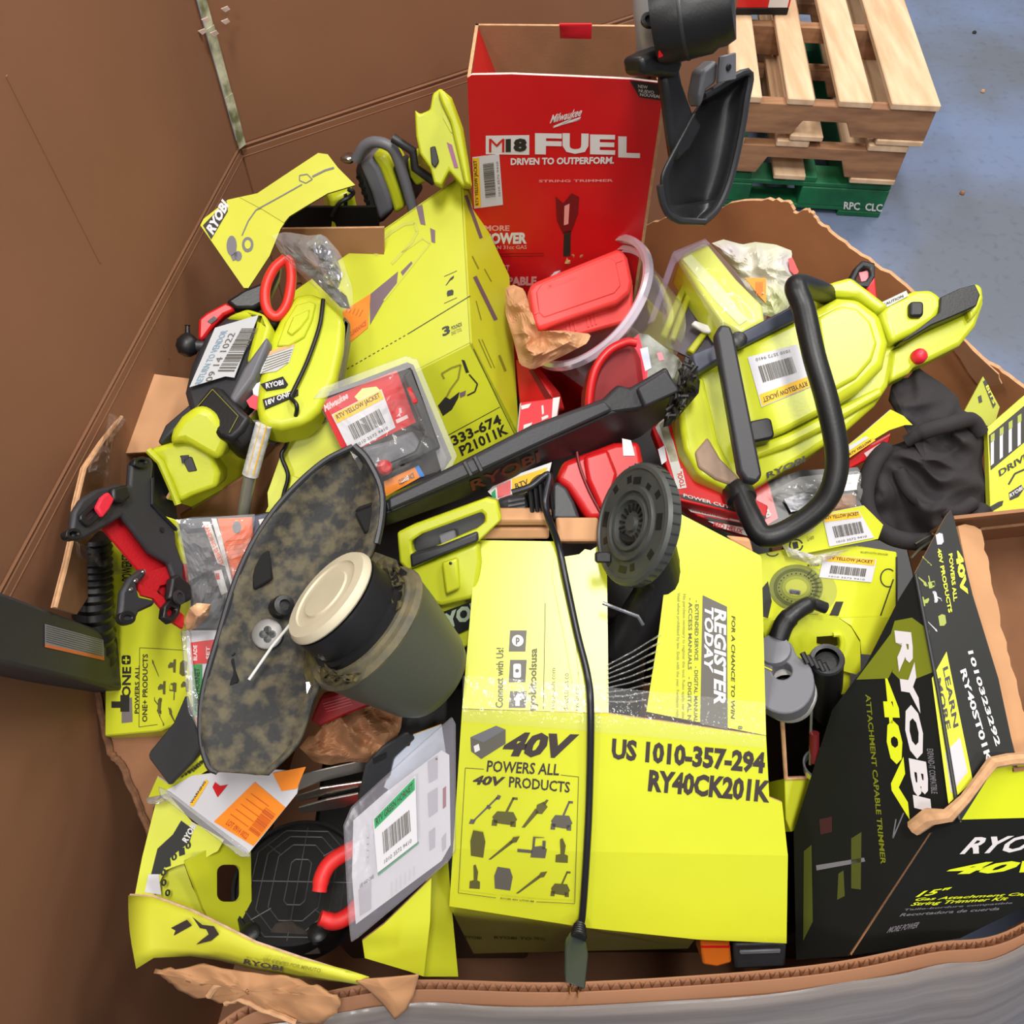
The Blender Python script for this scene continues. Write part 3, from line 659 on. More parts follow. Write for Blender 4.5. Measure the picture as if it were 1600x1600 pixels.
for x, a_, b_, s in ((1086, 938, 1128, '- EXTENDED SERVICE   - DIGITAL MANUAL'), (1076, 934, 1126, '- ACCESS MANUALS   - DIGITAL N'), (1066, 928, 1124, 'No purchase necessary to register this tool. Rules apply, see site.'), (1057, 926, 1122, 'Void where prohibited by law. Ends with the year. Residents only.')):
    m.text(FR, s, (x, a_), (x - 2, b_), (x + 6, a_), 5 if x < 1070 else 4)
m.text(FR, '8', (1153, 1134), (1153, 1140), (1160, 1134), 4)
for i, (x0, x1) in enumerate(((725, 752), (772, 830), (835, 852))): m.text(un, 'RYOBI TOOLS'[: 5 + i * 3], (x0, 1466 + i), (x1, 1468 + i), (x0, 1462 + i), 4)
T.part('lettering', m, [mat('brown_black_ink', (56, 46, 44), .5), DARKIN, GREY, WHITE, mat('olive_dark_ink', (92, 88, 44), .5), mat('olive_fine_print', (150, 148, 50), .5)], smooth=0)
# clear tape over the seam, wrinkled where it bridges the open gap
rows = [[], [], [], [], []]
for k in range(33):
    x = lerp(723, 1196, k / 32); seam = lerp(1107.5, 1150, max(0, (x - 722) / 475) ** 1.15)
    up_ = seam - 70
    fpz = FL if x < 951 else FR if x > 1008 else None
    def tp(x, y):
        if fpz: return fpz.p(x, y, .0022 + .0008 * noise.noise((x * .2, y * .05, 0)))
        u = (x - 951) / 57; return FL.p(x, y, .004).lerp(FR.p(x, y, .004), u) 
    rows[0].append(tp(x, up_ + 18)); rows[1].append(tp(x, seam - 34)); rows[2].append(tp(x, seam - 6))
    rows[3].append(PF.p(x, seam + 4, .003)); rows[4].append(PF.p(x, seam + 20, .0015))
T.part('tape', MB().sheet(rows), TAPE)
m = MB()
for k in range(9):
    a_ = FL.p(948, 1040 + k * 7, .004); b_ = FR.p(1034 - k * 3, 990 + k * 13, .005)
    m.tube([a_, a_.lerp(b_, .5) + Vector((0, 0, -.004)), b_], .0011, 5)
T.part('tape_wrinkle', m, TAPE)
T.done()

# ------------------------------------------------------------------ black trimmer carton on the right, open end toward the rim
PLf = Plane((1430, 895, .965), (1500, 1285, .862), (1250, 1480, .66)); PN = Plane((1430, 895, .965), (1484, 800, 1.0), (1500, 1285, .862))
PFr = Plane((1540, 1200, .878), (1640, 1194, .885), (1400, 1480, .715))
T = Thing('trimmer_carton', 'black and lime open carton with white and lime lettering at the right rim', 'box')
m = MB(); card(m, PLf, [(1430, 895), (1500, 1285), (1452, 1302), (1325, 1494), (1244, 1500), (1240, 1300), (1300, 1110), (1352, 1040), (1405, 935)])
T.part('side_panel', m, [BLKC, KRAFT], smooth=0)
m = MB(); card(m, PN, [(1430, 895), (1462, 835), (1478, 806), (1486, 797), (1492, 815), (1520, 930), (1560, 1060), (1590, 1200), (1560, 1190), (1500, 1285)])
T.part('top_panel', m, [BLKC, KRAFTL], smooth=0)
R0, R1 = PN.p(1490, 806), PN.p(1592, 1208); wx = Vector((.24, .03, 0)); dv = -PN.n * .22
bw_ = [R0, R0 + wx, R0 + wx + dv, R0 + dv]; m = MB(); m.slab(bw_, (R0 - R1).normalized(), .004); T.part('end_panel', m, KRAFT, smooth=0)
m = MB(); m.slab([R0 + wx, R1 + wx, R1 + wx + dv, R0 + wx + dv], R_, .004, 0, 1); m.m[1] = 1; T.part('side_panel', m, [BLKC, KRAFT], smooth=0)
m = MB(); m.slab([R1 + dv * .06, R1 + wx + dv * .06, R1 + wx + dv, R1 + dv], (R1 - R0).normalized(), .004, 0, 1); m.m[1] = 1; T.part('front_panel', m, [BLKC, KRAFT], smooth=0)
m = MB(); m.slab([R0 + dv, R1 + dv, R1 + wx + dv, R0 + wx + dv], PN.n, .004); T.part('bottom_panel', m, KRAFT, smooth=0)
ip = Plane((1500, 825, .985), (1535, 832, .972), (1600, 1205, .868)); ied = torn([(1533, 828), (1548, 900), (1568, 990), (1590, 1075), (1612, 1150), (1630, 1210)], 2, 7, 5)
m = MB(); m.px(ip, [(1497, 822), (1508, 819), (1522, 822)] + ied + [(1595, 1208), (1560, 1080), (1524, 960)], .007, 0, 0, 1)
T.part('inner_flap', m, [mat('light_kraft_card', (196, 146, 104), .8), KRAFTL], smooth=0)
m = MB(); cr = bw_[0].lerp(bw_[3], .42); m.tube([cr + (R1 - R0).normalized() * .005, cr + wx + (R1 - R0).normalized() * .005], .002, 6); T.part('fold', m, KRAFTL)
m = MB(); card(m, PFr, [(1500, 1262), (1538, 1206), (1560, 1192), (1640, 1188), (1625, 1405), (1500, 1466), (1330, 1493), (1455, 1302)])
T.part('front_flap', m, [BLKC, KRAFTL], smooth=0)
m = MB()
te = [(PLf.p(1428, 1294, .012), .0085), (PLf.p(1452, 1276, .016), .0095), (PLf.p(1482, 1274, .016), .0075), (PN.p(1508, 1248, .012), .0055), (PN.p(1532, 1216, .012), .0055), (PN.p(1550, 1192, .014), .0065), (PFr.p(1575, 1187, .014), .0065), (PFr.p(1620, 1184, .012), .0065), (PFr.p(1660, 1182, .012), .0065)]
m.tube([q[0] for q in te], [q[1] for q in te], 8)
T.part('torn_edge', m, KRAFTL)
m = MB()
m.quad(PFr, [(1502, 1264), (1540, 1208), (1560, 1198), (1638, 1192), (1632, 1277), (1490, 1281)], 1)
m.text(PFr, 'RYOBI', (1499, 1335), (1640, 1330), (1520, 1308), 2, .001, .03, .1); m.text(PFr, '40V', (1470, 1367), (1640, 1362), (1500, 1348), 1, .001, .05, .1)
m.text(PFr, '15"', (1430, 1402), (1476, 1396), (1442, 1392), 1, .001, .03, .1); m.text(PFr, 'Gas Attachment Capable', (1426, 1409), (1640, 1398), (1434, 1403), 1, .001, .02, .1); m.text(PFr, 'String Trimmer Kit', (1420, 1417), (1570, 1408), (1428, 1410), 1, .001, .02, .1)
m.text(PFr, 'Taille-bordure compatible', (1410, 1424), (1580, 1413), (1414, 1420), 3, .001); m.text(PFr, 'Recortadora de cuerda', (1405, 1432), (1560, 1422), (1410, 1427), 3, .001); m.text(PFr, 'MORE POWER', (1385, 1458), (1432, 1450), (1392, 1448), 3, .001, .02)
m.quad(PLf, [(1425, 965), (1416, 1005), (1388, 1060), (1338, 1062), (1392, 990), (1398, 970)], 4); m.quad(PLf, [(1425, 965), (1452, 985), (1458, 1050), (1412, 1068), (1394, 1050)], 4, .0004)
m.text(PLf, 'RYOBI', (1397, 985), (1428, 1262), (1424, 988), 2, .0012, .05); m.text(PLf, '40V', (1376, 1060), (1397, 1278), (1400, 1060), 1, .0012, .05)
m.text(PLf, 'ATTACHMENT CAPABLE TRIMMER', (1352, 1085), (1376, 1350), (1360, 1085), 4, .001); m.text(PLf, 'EXPAND-IT COMPATIBLE', (1448, 1170), (1455, 1240), (1458, 1170), 3, .001)
# faint print of a trimmer low on the panel
for q, mi in (([(1330, 1310), (1346, 1300), (1345, 1390), (1330, 1388)], 4), ([(1256, 1330), (1268, 1320), (1270, 1440), (1255, 1470)], 4), ([(1310, 1365), (1318, 1360), (1320, 1400), (1308, 1406)], 4), ([(1280, 1280), (1300, 1276), (1300, 1300), (1282, 1304)], 5), ([(1275, 1352), (1350, 1340), (1352, 1346), (1276, 1360)], 3)): m.quad(PLf, q, 9 if mi == 4 else mi, .0006)
line(m, PLf, [(1400, 1280), (1395, 1310), (1412, 1270)], 2, 3)
m.quad(PN, [(1456, 1060), (1479, 1018), (1520, 1220), (1482, 1256)], 1)
m.text(PN, 'LEARN', (1473, 1044), (1490, 1138), (1481, 1040), 6, .001, .03); m.text(PN, 'MORE', (1462, 1062), (1478, 1142), (1470, 1058), 6, .001, .03)
m.quad(PN, [(1477, 1176), (1500, 1152), (1512, 1206), (1486, 1240)], 7, .001)
m.text(PN, '1010323292', (1512, 1018), (1556, 1166), (1520, 1016), 2, .001, .03); m.text(PN, 'RY40ST01K', (1500, 1048), (1542, 1195), (1509, 1044), 2, .001, .03)
m.text(PN, '40V', (1492, 862), (1502, 932), (1503, 858), 1, .001, .05); m.text(PN, 'POWERS ALL', (1482, 866), (1490, 940), (1488, 864), 1, .001, .03); m.text(PN, '40V PRODUCTS', (1464, 858), (1482, 958), (1470, 856), 1, .001, .03)
for k, (x, y, kd) in enumerate(((1466, 838, 'pack'), (1446, 872, 'trimmer'), (1452, 905, 'saw'), (1462, 928, 'mower'), (1444, 935, 'press'), (1470, 965, 'pack'), (1455, 975, 'pole'), (1440, 905, 'blower'))):
    icon(m, PN, kd, (x - 5, y - 4), (x - 1, y + 16), (x + 6, y - 8), 8 if k % 3 else 7)
T.part('lettering', m, [INK, mat('lime_ink', (214, 222, 30), .45), mat('soft_white_ink', (214, 208, 210), .5), mat('grey_ink', (110, 106, 112), .5), mat('olive_lime_ink', (112, 118, 14), .45), mat('maroon_ink', (58, 22, 24), .5), mat('brown_black_ink', (56, 46, 44), .5), mat('pale_grey_ink', (190, 186, 192), .5), mat('muted_lime_ink', (150, 160, 60), .5), mat('dim_olive_ink', (70, 74, 18), .5)], smooth=0)
m = MB(); m.tube([PN.p(1431, 897, .002), PN.p(1466, 1080, .002), PN.p(1499, 1280, .002)], .0022, 8); T.part('edge_tape', m, BLKG)
T.done()
# ------------------------------------------------------------------ dirty string trimmer head, guard underside up
GD = mat('grass_caked_plastic', (46, 46, 46), .75, c2=(94, 86, 66), vs=60, bump=.6, bs=140)
nt = GD.node_tree
_rp = [n for n in nt.nodes if n.type == 'VALTORGB'][0]; _rp.color_ramp.elements[0].position = .42; _rp.color_ramp.elements[1].position = .62
GRASS = mat('dried_clippings', (96, 86, 46), .9, c2=(62, 58, 44), vs=90, bump=.6, bs=300)
OLIVE = mat('olive_grey_plastic', (72, 74, 62), .5, bump=.08, bs=300)
G = Plane((552, 697, 1.02), (318, 1160, .93), (598, 860, .975))
T = Thing('string_trimmer', 'string trimmer head with a grass-caked dark guard and beige spool cap, turned underside up', 'trimmer')
Lc = spline([Vector((x, y, 0)) for x, y in ((551, 698), (505, 722), (452, 770), (406, 830), (370, 903), (340, 1000), (318, 1080), (314, 1150), (326, 1196), (340, 1206))], 5)
Rc = spline([Vector((x, y, 0)) for x, y in ((553, 697), (576, 722), (597, 775), (588, 850), (562, 905), (524, 1000), (506, 1060), (492, 1095), (468, 1162), (420, 1212))], 5)
rows = []
for i, (l, r) in enumerate(zip(Lc, Rc)):
    row = []; t = i / (len(Lc) - 1)
    for k in range(13):
        u = k / 12; q = l.lerp(r, u)
        h = -.028 * math.sin(math.pi * u) * math.sin(math.pi * min(1, t * 1.15 + .06)) + .003 * noise.noise((q.x * .03, q.y * .03, 1)) + (.012 * max(0, u - .9) / .1)
        row.append(G.p(q.x, q.y, h))
    rows.append(row)
guard = T.part('guard', MB().sheet(rows), GD, solid=.004)
m = MB(); m.tube([G.p(q.x, q.y, .011) for q in Rc[:16]], .0045, 8); T.part('guard_rim', m, BLKG, parent=guard)
m = MB(); m.tube([G.p(q.x, q.y, .001) for q in Lc], .0036, 8); T.part('guard_rim', m, BLKG, parent=guard)
for q in ([(554, 800), (583, 790), (590, 822), (570, 834)], [(386, 872), (420, 858), (426, 904), (396, 922)], [(336, 1038), (366, 1026), (374, 1066), (344, 1084)]):
    m = MB(); m.px(G, q, .008, .001 if q[0][0] > 500 else -.006); m.px(G, [(q[0][0] + 4, q[0][1] - 8), (q[1][0] + 3, q[1][1] - 8), q[1], q[0]], .006, .001 if q[0][0] > 500 else -.006); T.part('cutout_pocket', m, mat('matt_black_pocket', (14, 14, 14), .9), .002, 1, parent=guard)
for q in ([(478, 925), (505, 880), (512, 890), (486, 940)],): pass
m = MB()
crumple(m, off(G, .004), [(552, 890), (585, 862), (620, 875), (632, 915), (615, 960), (588, 940), (570, 900)], .012, .008, 60, 8, 30, 3)
crumple(m, off(G, .0), [(478, 1010), (500, 1000), (522, 1030), (512, 1075), (486, 1085), (474, 1050)], .012, .008, 60, 8, 30, 5)
crumple(m, off(G, -.022), [(420, 1040), (470, 1030), (470, 1100), (430, 1180), (380, 1190), (370, 1110)], .008, .008, 50, 8, 30, 6)
T.part('grass_clippings', m, GRASS, kind='stuff')
cap = G.p(512, 930, .068); ax = -lean(cap, -.78, -.62, .46); pm = pxm(cap)      # ax points away from the camera, down the motor
r0 = 86 * pm
T.part('spool_cap', MB().lathe(cap, ax, [(.001, -.004), (r0 * .5, -.004), (r0 * .52, -.002), (r0 * .72, -.002), (r0 * .74, -.004), (r0 * .94, -.003), (r0, .002), (r0 * 1.005, .005), (r0 * .98, .007)], 40), BEIGE, smooth=30)
T.part('spool', MB().lathe(cap + ax * .009, ax, [(r0 * .99, 0), (r0 * 1.0, .004), (r0 * .99, .03), (r0 * 1.08, .032), (r0 * 1.08, .038), (r0 * .7, .04)], 40), BLK, smooth=30)
sl_ = cap + ax * .034; sd = (-lean(cap, -.5, .86, .2)); 
T.part('spool_label', MB().box(cap + ax * .015 + (R_ * .30 - U_ * .95).normalized() * r0 * .985, (R_ * .62 + U_ * .78) * .026, ax * .012, (R_ * .3 - U_ * .95) * .003), mat('dusty_label', (120, 112, 84), .8, c2=(50, 48, 40), vs=120), smooth=0)
hb = cap + ax * .047
T.part('housing_flange', MB().lathe(hb, ax, [(r0 * .6, 0), (r0 * 1.18, .0), (r0 * 1.2, .004), (r0 * 1.33, .005), (r0 * 1.37, .012), (r0 * 1.32, .016)], 48), mat('dusty_grey_plastic', (86, 84, 72), .7, c2=(120, 108, 76), vs=40, bump=.3, bs=200), smooth=30)
T.part('motor_housing', MB().lathe(hb + ax * .014, ax, [(r0 * 1.33, 0), (r0 * 1.24, .028), (r0 * 1.08, .064), (r0 * .98, .088), (r0 * .86, .101), (r0 * .5, .107), (.001, .108)], 48), OLIVE, smooth=50)
m = MB(); 
for k in range(10):
    w = .35 + k * .13; 
    a_ = ax.orthogonal().normalized(); b_ = ax.cross(a_); d_ = a_ * math.cos(w * 2) + b_ * math.sin(w * 2)
    m.box(hb + d_ * r0 * 1.13 - ax * .003, d_ * .006, ax.cross(d_) * .012, ax * .004)
T.part('flange_slot', m, BLK, smooth=0)
fpl = P3(hb - ax * .001, hb - ax * .001 + ax.orthogonal(), hb - ax * .001 + ax.cross(ax.orthogonal())); m = MB()
for q, sd_ in (([(572, 878), (598, 866), (624, 882), (634, 914), (626, 950), (612, 958), (606, 920), (590, 892)], 3), ([(500, 1030), (512, 1040), (540, 1056), (566, 1050), (556, 1066), (524, 1074), (500, 1060)], 9)): crumple(m, fpl, q, .006, .010, 90, 6, 30, sd_, True)
T.part('caked_clippings', m, GRASS, kind='stuff', smooth=0)
kn = G.p(436, 950, -.02); T.part('guard_knob', MB().lathe(kn, G.n + R_ * .4, [(.012, 0), (.012, .02), (.011, .024), (.006, .025), (.006, .02)], 20), BLK)
bo = G.p(418, 991, -.012); bpl = off(G, -.012 + .004)
bolt = T.part('washer', MB().lathe(bo, G.n, [(.0165, 0), (.0165, .0025), (.0145, .0035), (.001, .0035)], 28), mat('dull_zinc', (128, 126, 124), .45, metal=.6))
m = MB(); c = bo + G.n * .0038
for dx, dy in ((7, 0), (-7, 0), (0, 7), (0, -7)): m.lathe(G.p(418 + dx, 991 + dy, -.008), G.n, [(.0044, 0), (.001, .0004)], 10)
m.box(c - R_ * .0075 - U_ * .0015, R_ * .015, U_ * .003, G.n * .0004); m.box(c - R_ * .0015 - U_ * .0075, R_ * .003, U_ * .015, G.n * .0004)
T.part('cross_recess', m, BLK, parent=bolt, smooth=0)
m = MB(); m.tube([G.p(389, 1062, .012), G.p(425, 1010, .016), G.p(466, 960, .03)], .0016, 8); T.part('cutting_line', m, mat('pale_nylon_line', (220, 218, 214), .3))
m = MB(); m.px(G, [(478, 1066), (496, 1066), (496, 1071), (480, 1088)], .004, .004); T.part('line_cutter', m, STEEL, smooth=0)
T.done()

# ------------------------------------------------------------------ string trimmer sticking up out of the red carton
T = Thing('string_trimmer', 'black string trimmer stuck upside down in the tall red carton, guard hanging outside', 'trimmer')
GV = Plane((1040, 330, 1.17), (1165, 120, 1.26), (1120, 340, 1.13))
Lg = spline([Vector((x, y, 0)) for x, y in ((1022, 0 + 115), (1035, 160), (1042, 200), (1046, 240), (1036, 262), (1030, 285), (1036, 315), (1050, 340), (1072, 346))], 5)
Rg = spline([Vector((x, y, 0)) for x, y in ((1062, 108), (1078, 150), (1092, 172), (1112, 150), (1140, 130), (1168, 112), (1164, 190), (1140, 290), (1105, 344))], 5)
m = MB()
body = [(1030, 60), (1058, 95), (1066, 130), (1082, 172), (1096, 155), (1106, 108), (1122, 88), (1152, 82), (1169, 108), (1167, 150), (1158, 215), (1142, 280), (1122, 325), (1098, 347), (1062, 344), (1044, 334), (1033, 312), (1030, 272), (1044, 262), (1047, 240), (1040, 170), (1024, 110)]
# curved dish: shallow bowl following the outline
Bl = [Vector((x, y, 0)) for x, y in ((1082, 176), (1064, 210), (1048, 240), (1032, 275), (1034, 310), (1044, 334), (1062, 345))]
Br = [Vector((x, y, 0)) for x, y in ((1100, 150), (1168, 112), (1166, 160), (1156, 220), (1140, 285), (1122, 325), (1100, 347))]
Bl, Br = spline(Bl, 5), spline(Br, 5); rows = []
for i, (l, r) in enumerate(zip(Bl, Br)):
    rows.append([GV.p(l.lerp(r, k / 12).x, l.lerp(r, k / 12).y, -.035 * math.sin(math.pi * k / 12) ** .8 * (1 if i < 24 else .6)) for k in range(13)])
SHB = mat('scuffed_black_plastic', (32, 32, 35), .42, var=.25, vs=14, bump=.1, bs=200)
gd = T.part('guard', MB().sheet(rows), SHB, solid=.004)
T.part('guard_rim', MB().tube([GV.p(q.x, q.y, .002) for q in Br] + [GV.p(q.x, q.y, .002) for q in Bl[::-1][:14]], .0042, 8), BLKG, parent=gd)
T.part('guard_blade', MB().px(GV, [(1126, 88), (1151, 82), (1151, 124), (1122, 130)], .004, .012), GREY, .001, 1, parent=gd)
T.part('guard_lug', MB().px(GV, [(1096, 170), (1092, 150), (1100, 110), (1118, 95), (1124, 96), (1120, 130), (1104, 142)], .02, .006), GREY, .004, 2, parent=gd)
sc = GV.p(1138, 105, .0125); T.part('screw', MB().lathe(sc, GV.n, [(.004, 0), (.003, .002), (.001, .002)], 12), BLK, parent=gd)
T.part('guard_arm', MB().px(GV, [(1037, 118), (1062, 96), (1068, 130), (1084, 174), (1100, 196), (1080, 236), (1056, 256), (1049, 210), (1043, 160)], .014, .0), SHB, .006, 2, parent=gd)
hc = Z(1083, 22, 1.36); hx = lean(hc, .92, -.25, .35); pm = pxm(hc)
T.part('motor_housing', MB().lathe(hc - hx * .04, hx, [(58 * pm, 0), (62 * pm, .012), (62 * pm, .055), (56 * pm, .062), (56 * pm, .07), (50 * pm, .08), (20 * pm, .082)], 36), BLK, smooth=30)
T.part('housing_seam', MB().lathe(hc - hx * .012, hx, [(62.5 * pm, 0), (63.5 * pm, .002), (62.5 * pm, .004)], 36, cap=False), BLKG)
a_, b_ = Z(1012, -30, 1.36), Z(1018, 50, 1.31)
T.part('gear_neck', MB().tube([a_, a_.lerp(b_, .5), b_, Z(1012, 85, 1.28), Z(1003, 128, 1.2), Z(990, 150, 1.02)], [.017, .019, .018, .013, .0115, .0115], 18), mat('silver_grey_metal', (158, 156, 158), .35, metal=.15))
T.part('socket', MB().lathe(Z(1014, 34, 1.345), -F_ + U_ * .2, [(.009, 0), (.009, .004), (.005, .004), (.005, .001)], 16), BLK)
T.part('arm_bracket', MB().px(GV, [(1002, 90), (1022, 80), (1050, 70), (1070, 96), (1060, 122), (1030, 118), (1006, 118)], .03, .01), BLK, .005, 2)
for p, q, z in (((1008, 118), (1014, 98), 1.25), ((1030, 32), (1042, 28), 1.34), ((1034, 84), (1050, 72), 1.3)):
    T.part('screw', MB().tube([Z(*p, z), Z(*q, z)], .002, 8), mat('brass', (190, 150, 90), .35, metal=1))
T.part('red_tag', MB().px(off(GV, .024), [(1031, 74), (1038, 70), (1036, 88), (1031, 90)], .002), REDP, smooth=0)
T.done()

# ------------------------------------------------------------------ chainsaw
C = Plane((1080, 620, .975), (1400, 520, 1.0), (1190, 740, .935))
CY = mat('lime_gloss_plastic', (192, 199, 40), .28, bump=.04, bs=250)
T = Thing('chainsaw', 'lime battery chainsaw with black wrap handle and bar code label, lying on the heap', 'chainsaw')
bd_ = [(1058, 640), (1072, 592), (1090, 572), (1122, 560), (1250, 502), (1270, 470), (1298, 440), (1330, 432), (1358, 452), (1394, 478), (1402, 540), (1390, 602), (1370, 632), (1325, 672), (1258, 716), (1190, 756), (1150, 772), (1092, 742), (1070, 700)]
T.part('body_shell', MB().px(C, bd_, .085, 0), CY, .008, 3)
T.part('top_cover', MB().px(C, [(1140, 552), (1246, 500), (1268, 490), (1290, 600), (1292, 640), (1230, 672), (1176, 694), (1156, 640)], .03, .022), CY, .006, 3)
T.part('side_ledge', MB().px(C, [(1172, 698), (1230, 676), (1300, 640), (1378, 602), (1382, 616), (1300, 664), (1236, 696), (1178, 716)], .02, .012), CY, .005, 2)
T.part('battery_dome', MB().px(C, [(1264, 486), (1310, 462), (1342, 464), (1378, 490), (1392, 534), (1384, 572), (1350, 606), (1296, 640), (1282, 600)], .05, .03), CY, .012, 4)
T.part('dome_face', MB().px(C, [(1276, 496), (1314, 476), (1340, 480), (1362, 502), (1372, 536), (1364, 562), (1340, 590), (1300, 612), (1290, 590)], .04, .036), CY, .005, 3)
T.part('rear_deck', MB().px(C, [(1285, 462), (1298, 440), (1330, 431), (1358, 452), (1392, 478), (1376, 488), (1342, 462), (1310, 460)], .05, .024), CY, .006, 2)
T.part('nose', MB().px(C, [(1060, 640), (1074, 596), (1100, 586), (1124, 690), (1150, 742), (1148, 770), (1092, 742), (1070, 700)], .05, .012), CY, .007, 3)
T.part('sprocket_guard', MB().px(C, [(1086, 706), (1106, 682), (1126, 716), (1156, 746), (1144, 758), (1118, 748), (1092, 730)], .03, .016), mat('tan_grey_plastic', (150, 124, 104), .5, var=.12, vs=40), .003, 2)
T.part('top_rail', MB().px(C, [(1080, 552), (1140, 528), (1236, 478), (1246, 498), (1146, 548), (1110, 570), (1090, 582)], .03, .03), mat('slate_blue_plastic', (62, 66, 82), .4), .003, 2)
bt_ = C.p(1152, 534, .034); T.part('rail_bolt', MB().lathe(bt_, C.n, [(.0105, 0), (.0105, .008), (.007, .010), (.001, .010)], 20), BLK)
T.part('hand_guard', MB().px(C, [(1118, 520), (1126, 506), (1142, 508), (1148, 524), (1192, 742), (1184, 754), (1166, 750), (1156, 735)], .018, .075), BLKG, .004, 2)
hp_ = [C.p(1296, 462, .0), C.p(1272, 452, .05), C.p(1244, 447, .1), C.p(1256, 484, .105), C.p(1272, 556, .105), C.p(1292, 626, .1), C.p(1307, 700, .09), C.p(1304, 750, .08), C.p(1284, 790, .065), C.p(1236, 826, .045), C.p(1194, 838, .035), C.p(1172, 806, .025), C.p(1156, 768, .01)]
T.part('front_handle', MB().tube(spline(hp_, 8), .0135, 18), BLK, smooth=60)
cl = C.p(1150, 760, .0); T.part('handle_clamp', MB().lathe(cl, C.p(1172, 806, .025) - C.p(1156, 768, .01), [(.016, 0), (.019, .004), (.019, .022), (.015, .026)], 20), BLK)
kb = C.p(1188, 672, .012); T.part('oil_cap', MB().px(C, rr(1190, 671, 38, 34, 8, 4, -.2), .03, .040), BLK, .003, 2)
# rear handle: upper bar with grip, lower bow
T.part('rear_handle', MB().px(C, [(1374, 486), (1384, 472), (1430, 452), (1456, 450), (1472, 462), (1476, 480), (1462, 500), (1430, 520), (1394, 536)], .045, .02), CY, .008, 3)
T.part('lower_bow', MB().px(C, [(1392, 548), (1420, 528), (1465, 504), (1520, 480), (1537, 452), (1538, 474), (1526, 508), (1502, 538), (1454, 562), (1430, 572), (1422, 582), (1392, 596)], .035, .0), CY, .006, 2)
T.part('handle_end', MB().px(C, [(1518, 446), (1526, 441), (1536, 448), (1538, 466), (1530, 486), (1518, 500), (1512, 480)], .045, .012), CY, .006, 2)
T.part('grip', MB().px(C, [(1470, 464), (1500, 450), (1524, 444), (1532, 460), (1526, 478), (1490, 494), (1456, 508), (1420, 530), (1405, 536), (1440, 510), (1468, 488)], .04, .024), BLK, .006, 3)
T.part('lock_button', MB().px(C, rr(1433, 482, 22, 24, 6), .02, .027), BLK, .003, 2)
lv = C.p(1437, 556, .006); T.part('trigger_tip', MB().lathe(lv, C.n, [(.008, -.012), (.010, -.004), (.009, .004), (.005, .008), (.001, .009)], 16), mat('hot_red_plastic', (236, 40, 62), .4))
m = MB(); pls = off(C, .0205); m.px(pls, [(1374, 474), (1416, 454), (1420, 462), (1378, 484)], .0005, .0005); m.text(pls, 'CAUTION', (1380, 479), (1412, 464), (1379, 475), 1, .0012)
T.part('warning_label', m, [mat('grey_label', (186, 184, 180), .5), INK], smooth=0)
sticker(T, off(C, .0225), (1268, 604), (1190, 636), (1168, 558), (1246, 538), None)
m = MB(); m.text(off(C, .0006), 'RYOBI', (1199, 748), (1262, 720), (1194, 740), 0, .001, .03, .2); T.part('lettering', m, INK, smooth=0)
T.done()

# ------------------------------------------------------------------ bar scabbard in front of the chainsaw
SP = Plane((602, 790, .985), (1062, 592, 1.035), (800, 690, 1.012))
T = Thing('bar_scabbard', 'long black plastic guide bar sheath crossing the middle of the heap', 'sheath')
T.part('sheath_body', MB().px(SP, [(598, 784), (604, 804), (742, 744), (850, 694), (958, 646), (1000, 640), (1062, 612), (1042, 572), (984, 606), (966, 600), (944, 622), (830, 664), (736, 712)], .03, 0), SHB, .004, 2)
SQ = P3(SP.p(604, 803), SP.p(958, 646), Z(800, 752, SP.p(800, 752).z - .032))
T.part('lower_face', MB().px(SQ, [(603, 803), (742, 743), (850, 693), (958, 645), (1000, 639), (1062, 612), (1058, 640), (1000, 684), (985, 690), (860, 722), (745, 772), (600, 824)], .01, 0), SHB, .002, 2)
T.part('raised_ridge', MB().px(SP, [(606, 778), (736, 716), (830, 668), (944, 626), (958, 640), (850, 690), (742, 740), (608, 798)], .012, .008), BLKG, .003, 2)
T.part('end_collar', MB().px(SP, [(996, 606), (1040, 578), (1060, 604), (1062, 612), (1008, 636)], .02, .010), BLKG, .003, 2)
T.part('rib', MB().px(SP, [(722, 722), (728, 719), (740, 742), (734, 745)], .012, .011), BLKG, .001, 1)
T.part('rib', MB().px(SP, [(738, 714), (744, 711), (756, 735), (750, 738)], .012, .011), BLKG, .001, 1)
m = MB(); m.text(SQ, 'RYOBI', (738, 768), (844, 722), (734, 752), 0, .0012, .02); T.part('lettering', m, mat('dim_red_ink', (96, 36, 28), .6), smooth=0)
m = MB(); ce_ = SP.p(1062, 612, -.008)
for k in range(14):                                 # loose chain: small dark links at mixed angles
    w = k / 13; p = SP.p(1048 + 30 * w + 9 * math.sin(k * 2.7), 650 - 78 * w, .001); d_ = (R_ * math.cos(k * 1.9) + U_ * math.sin(k * 1.9)) * .006
    m.tube([p - d_, p + d_ - F_ * .004], .0026, 6)
crumple(m, off(SP, -.006), [(1036, 668), (1040, 640), (1056, 600), (1070, 556), (1084, 566), (1094, 596), (1092, 614), (1070, 640), (1050, 664)], .012, .018, 60, 8, 40, 17, True)
T.part('chain_links', m, mat('oily_chain', (26, 23, 20), .4, var=.3, vs=60), kind='stuff', smooth=0)
T.done()

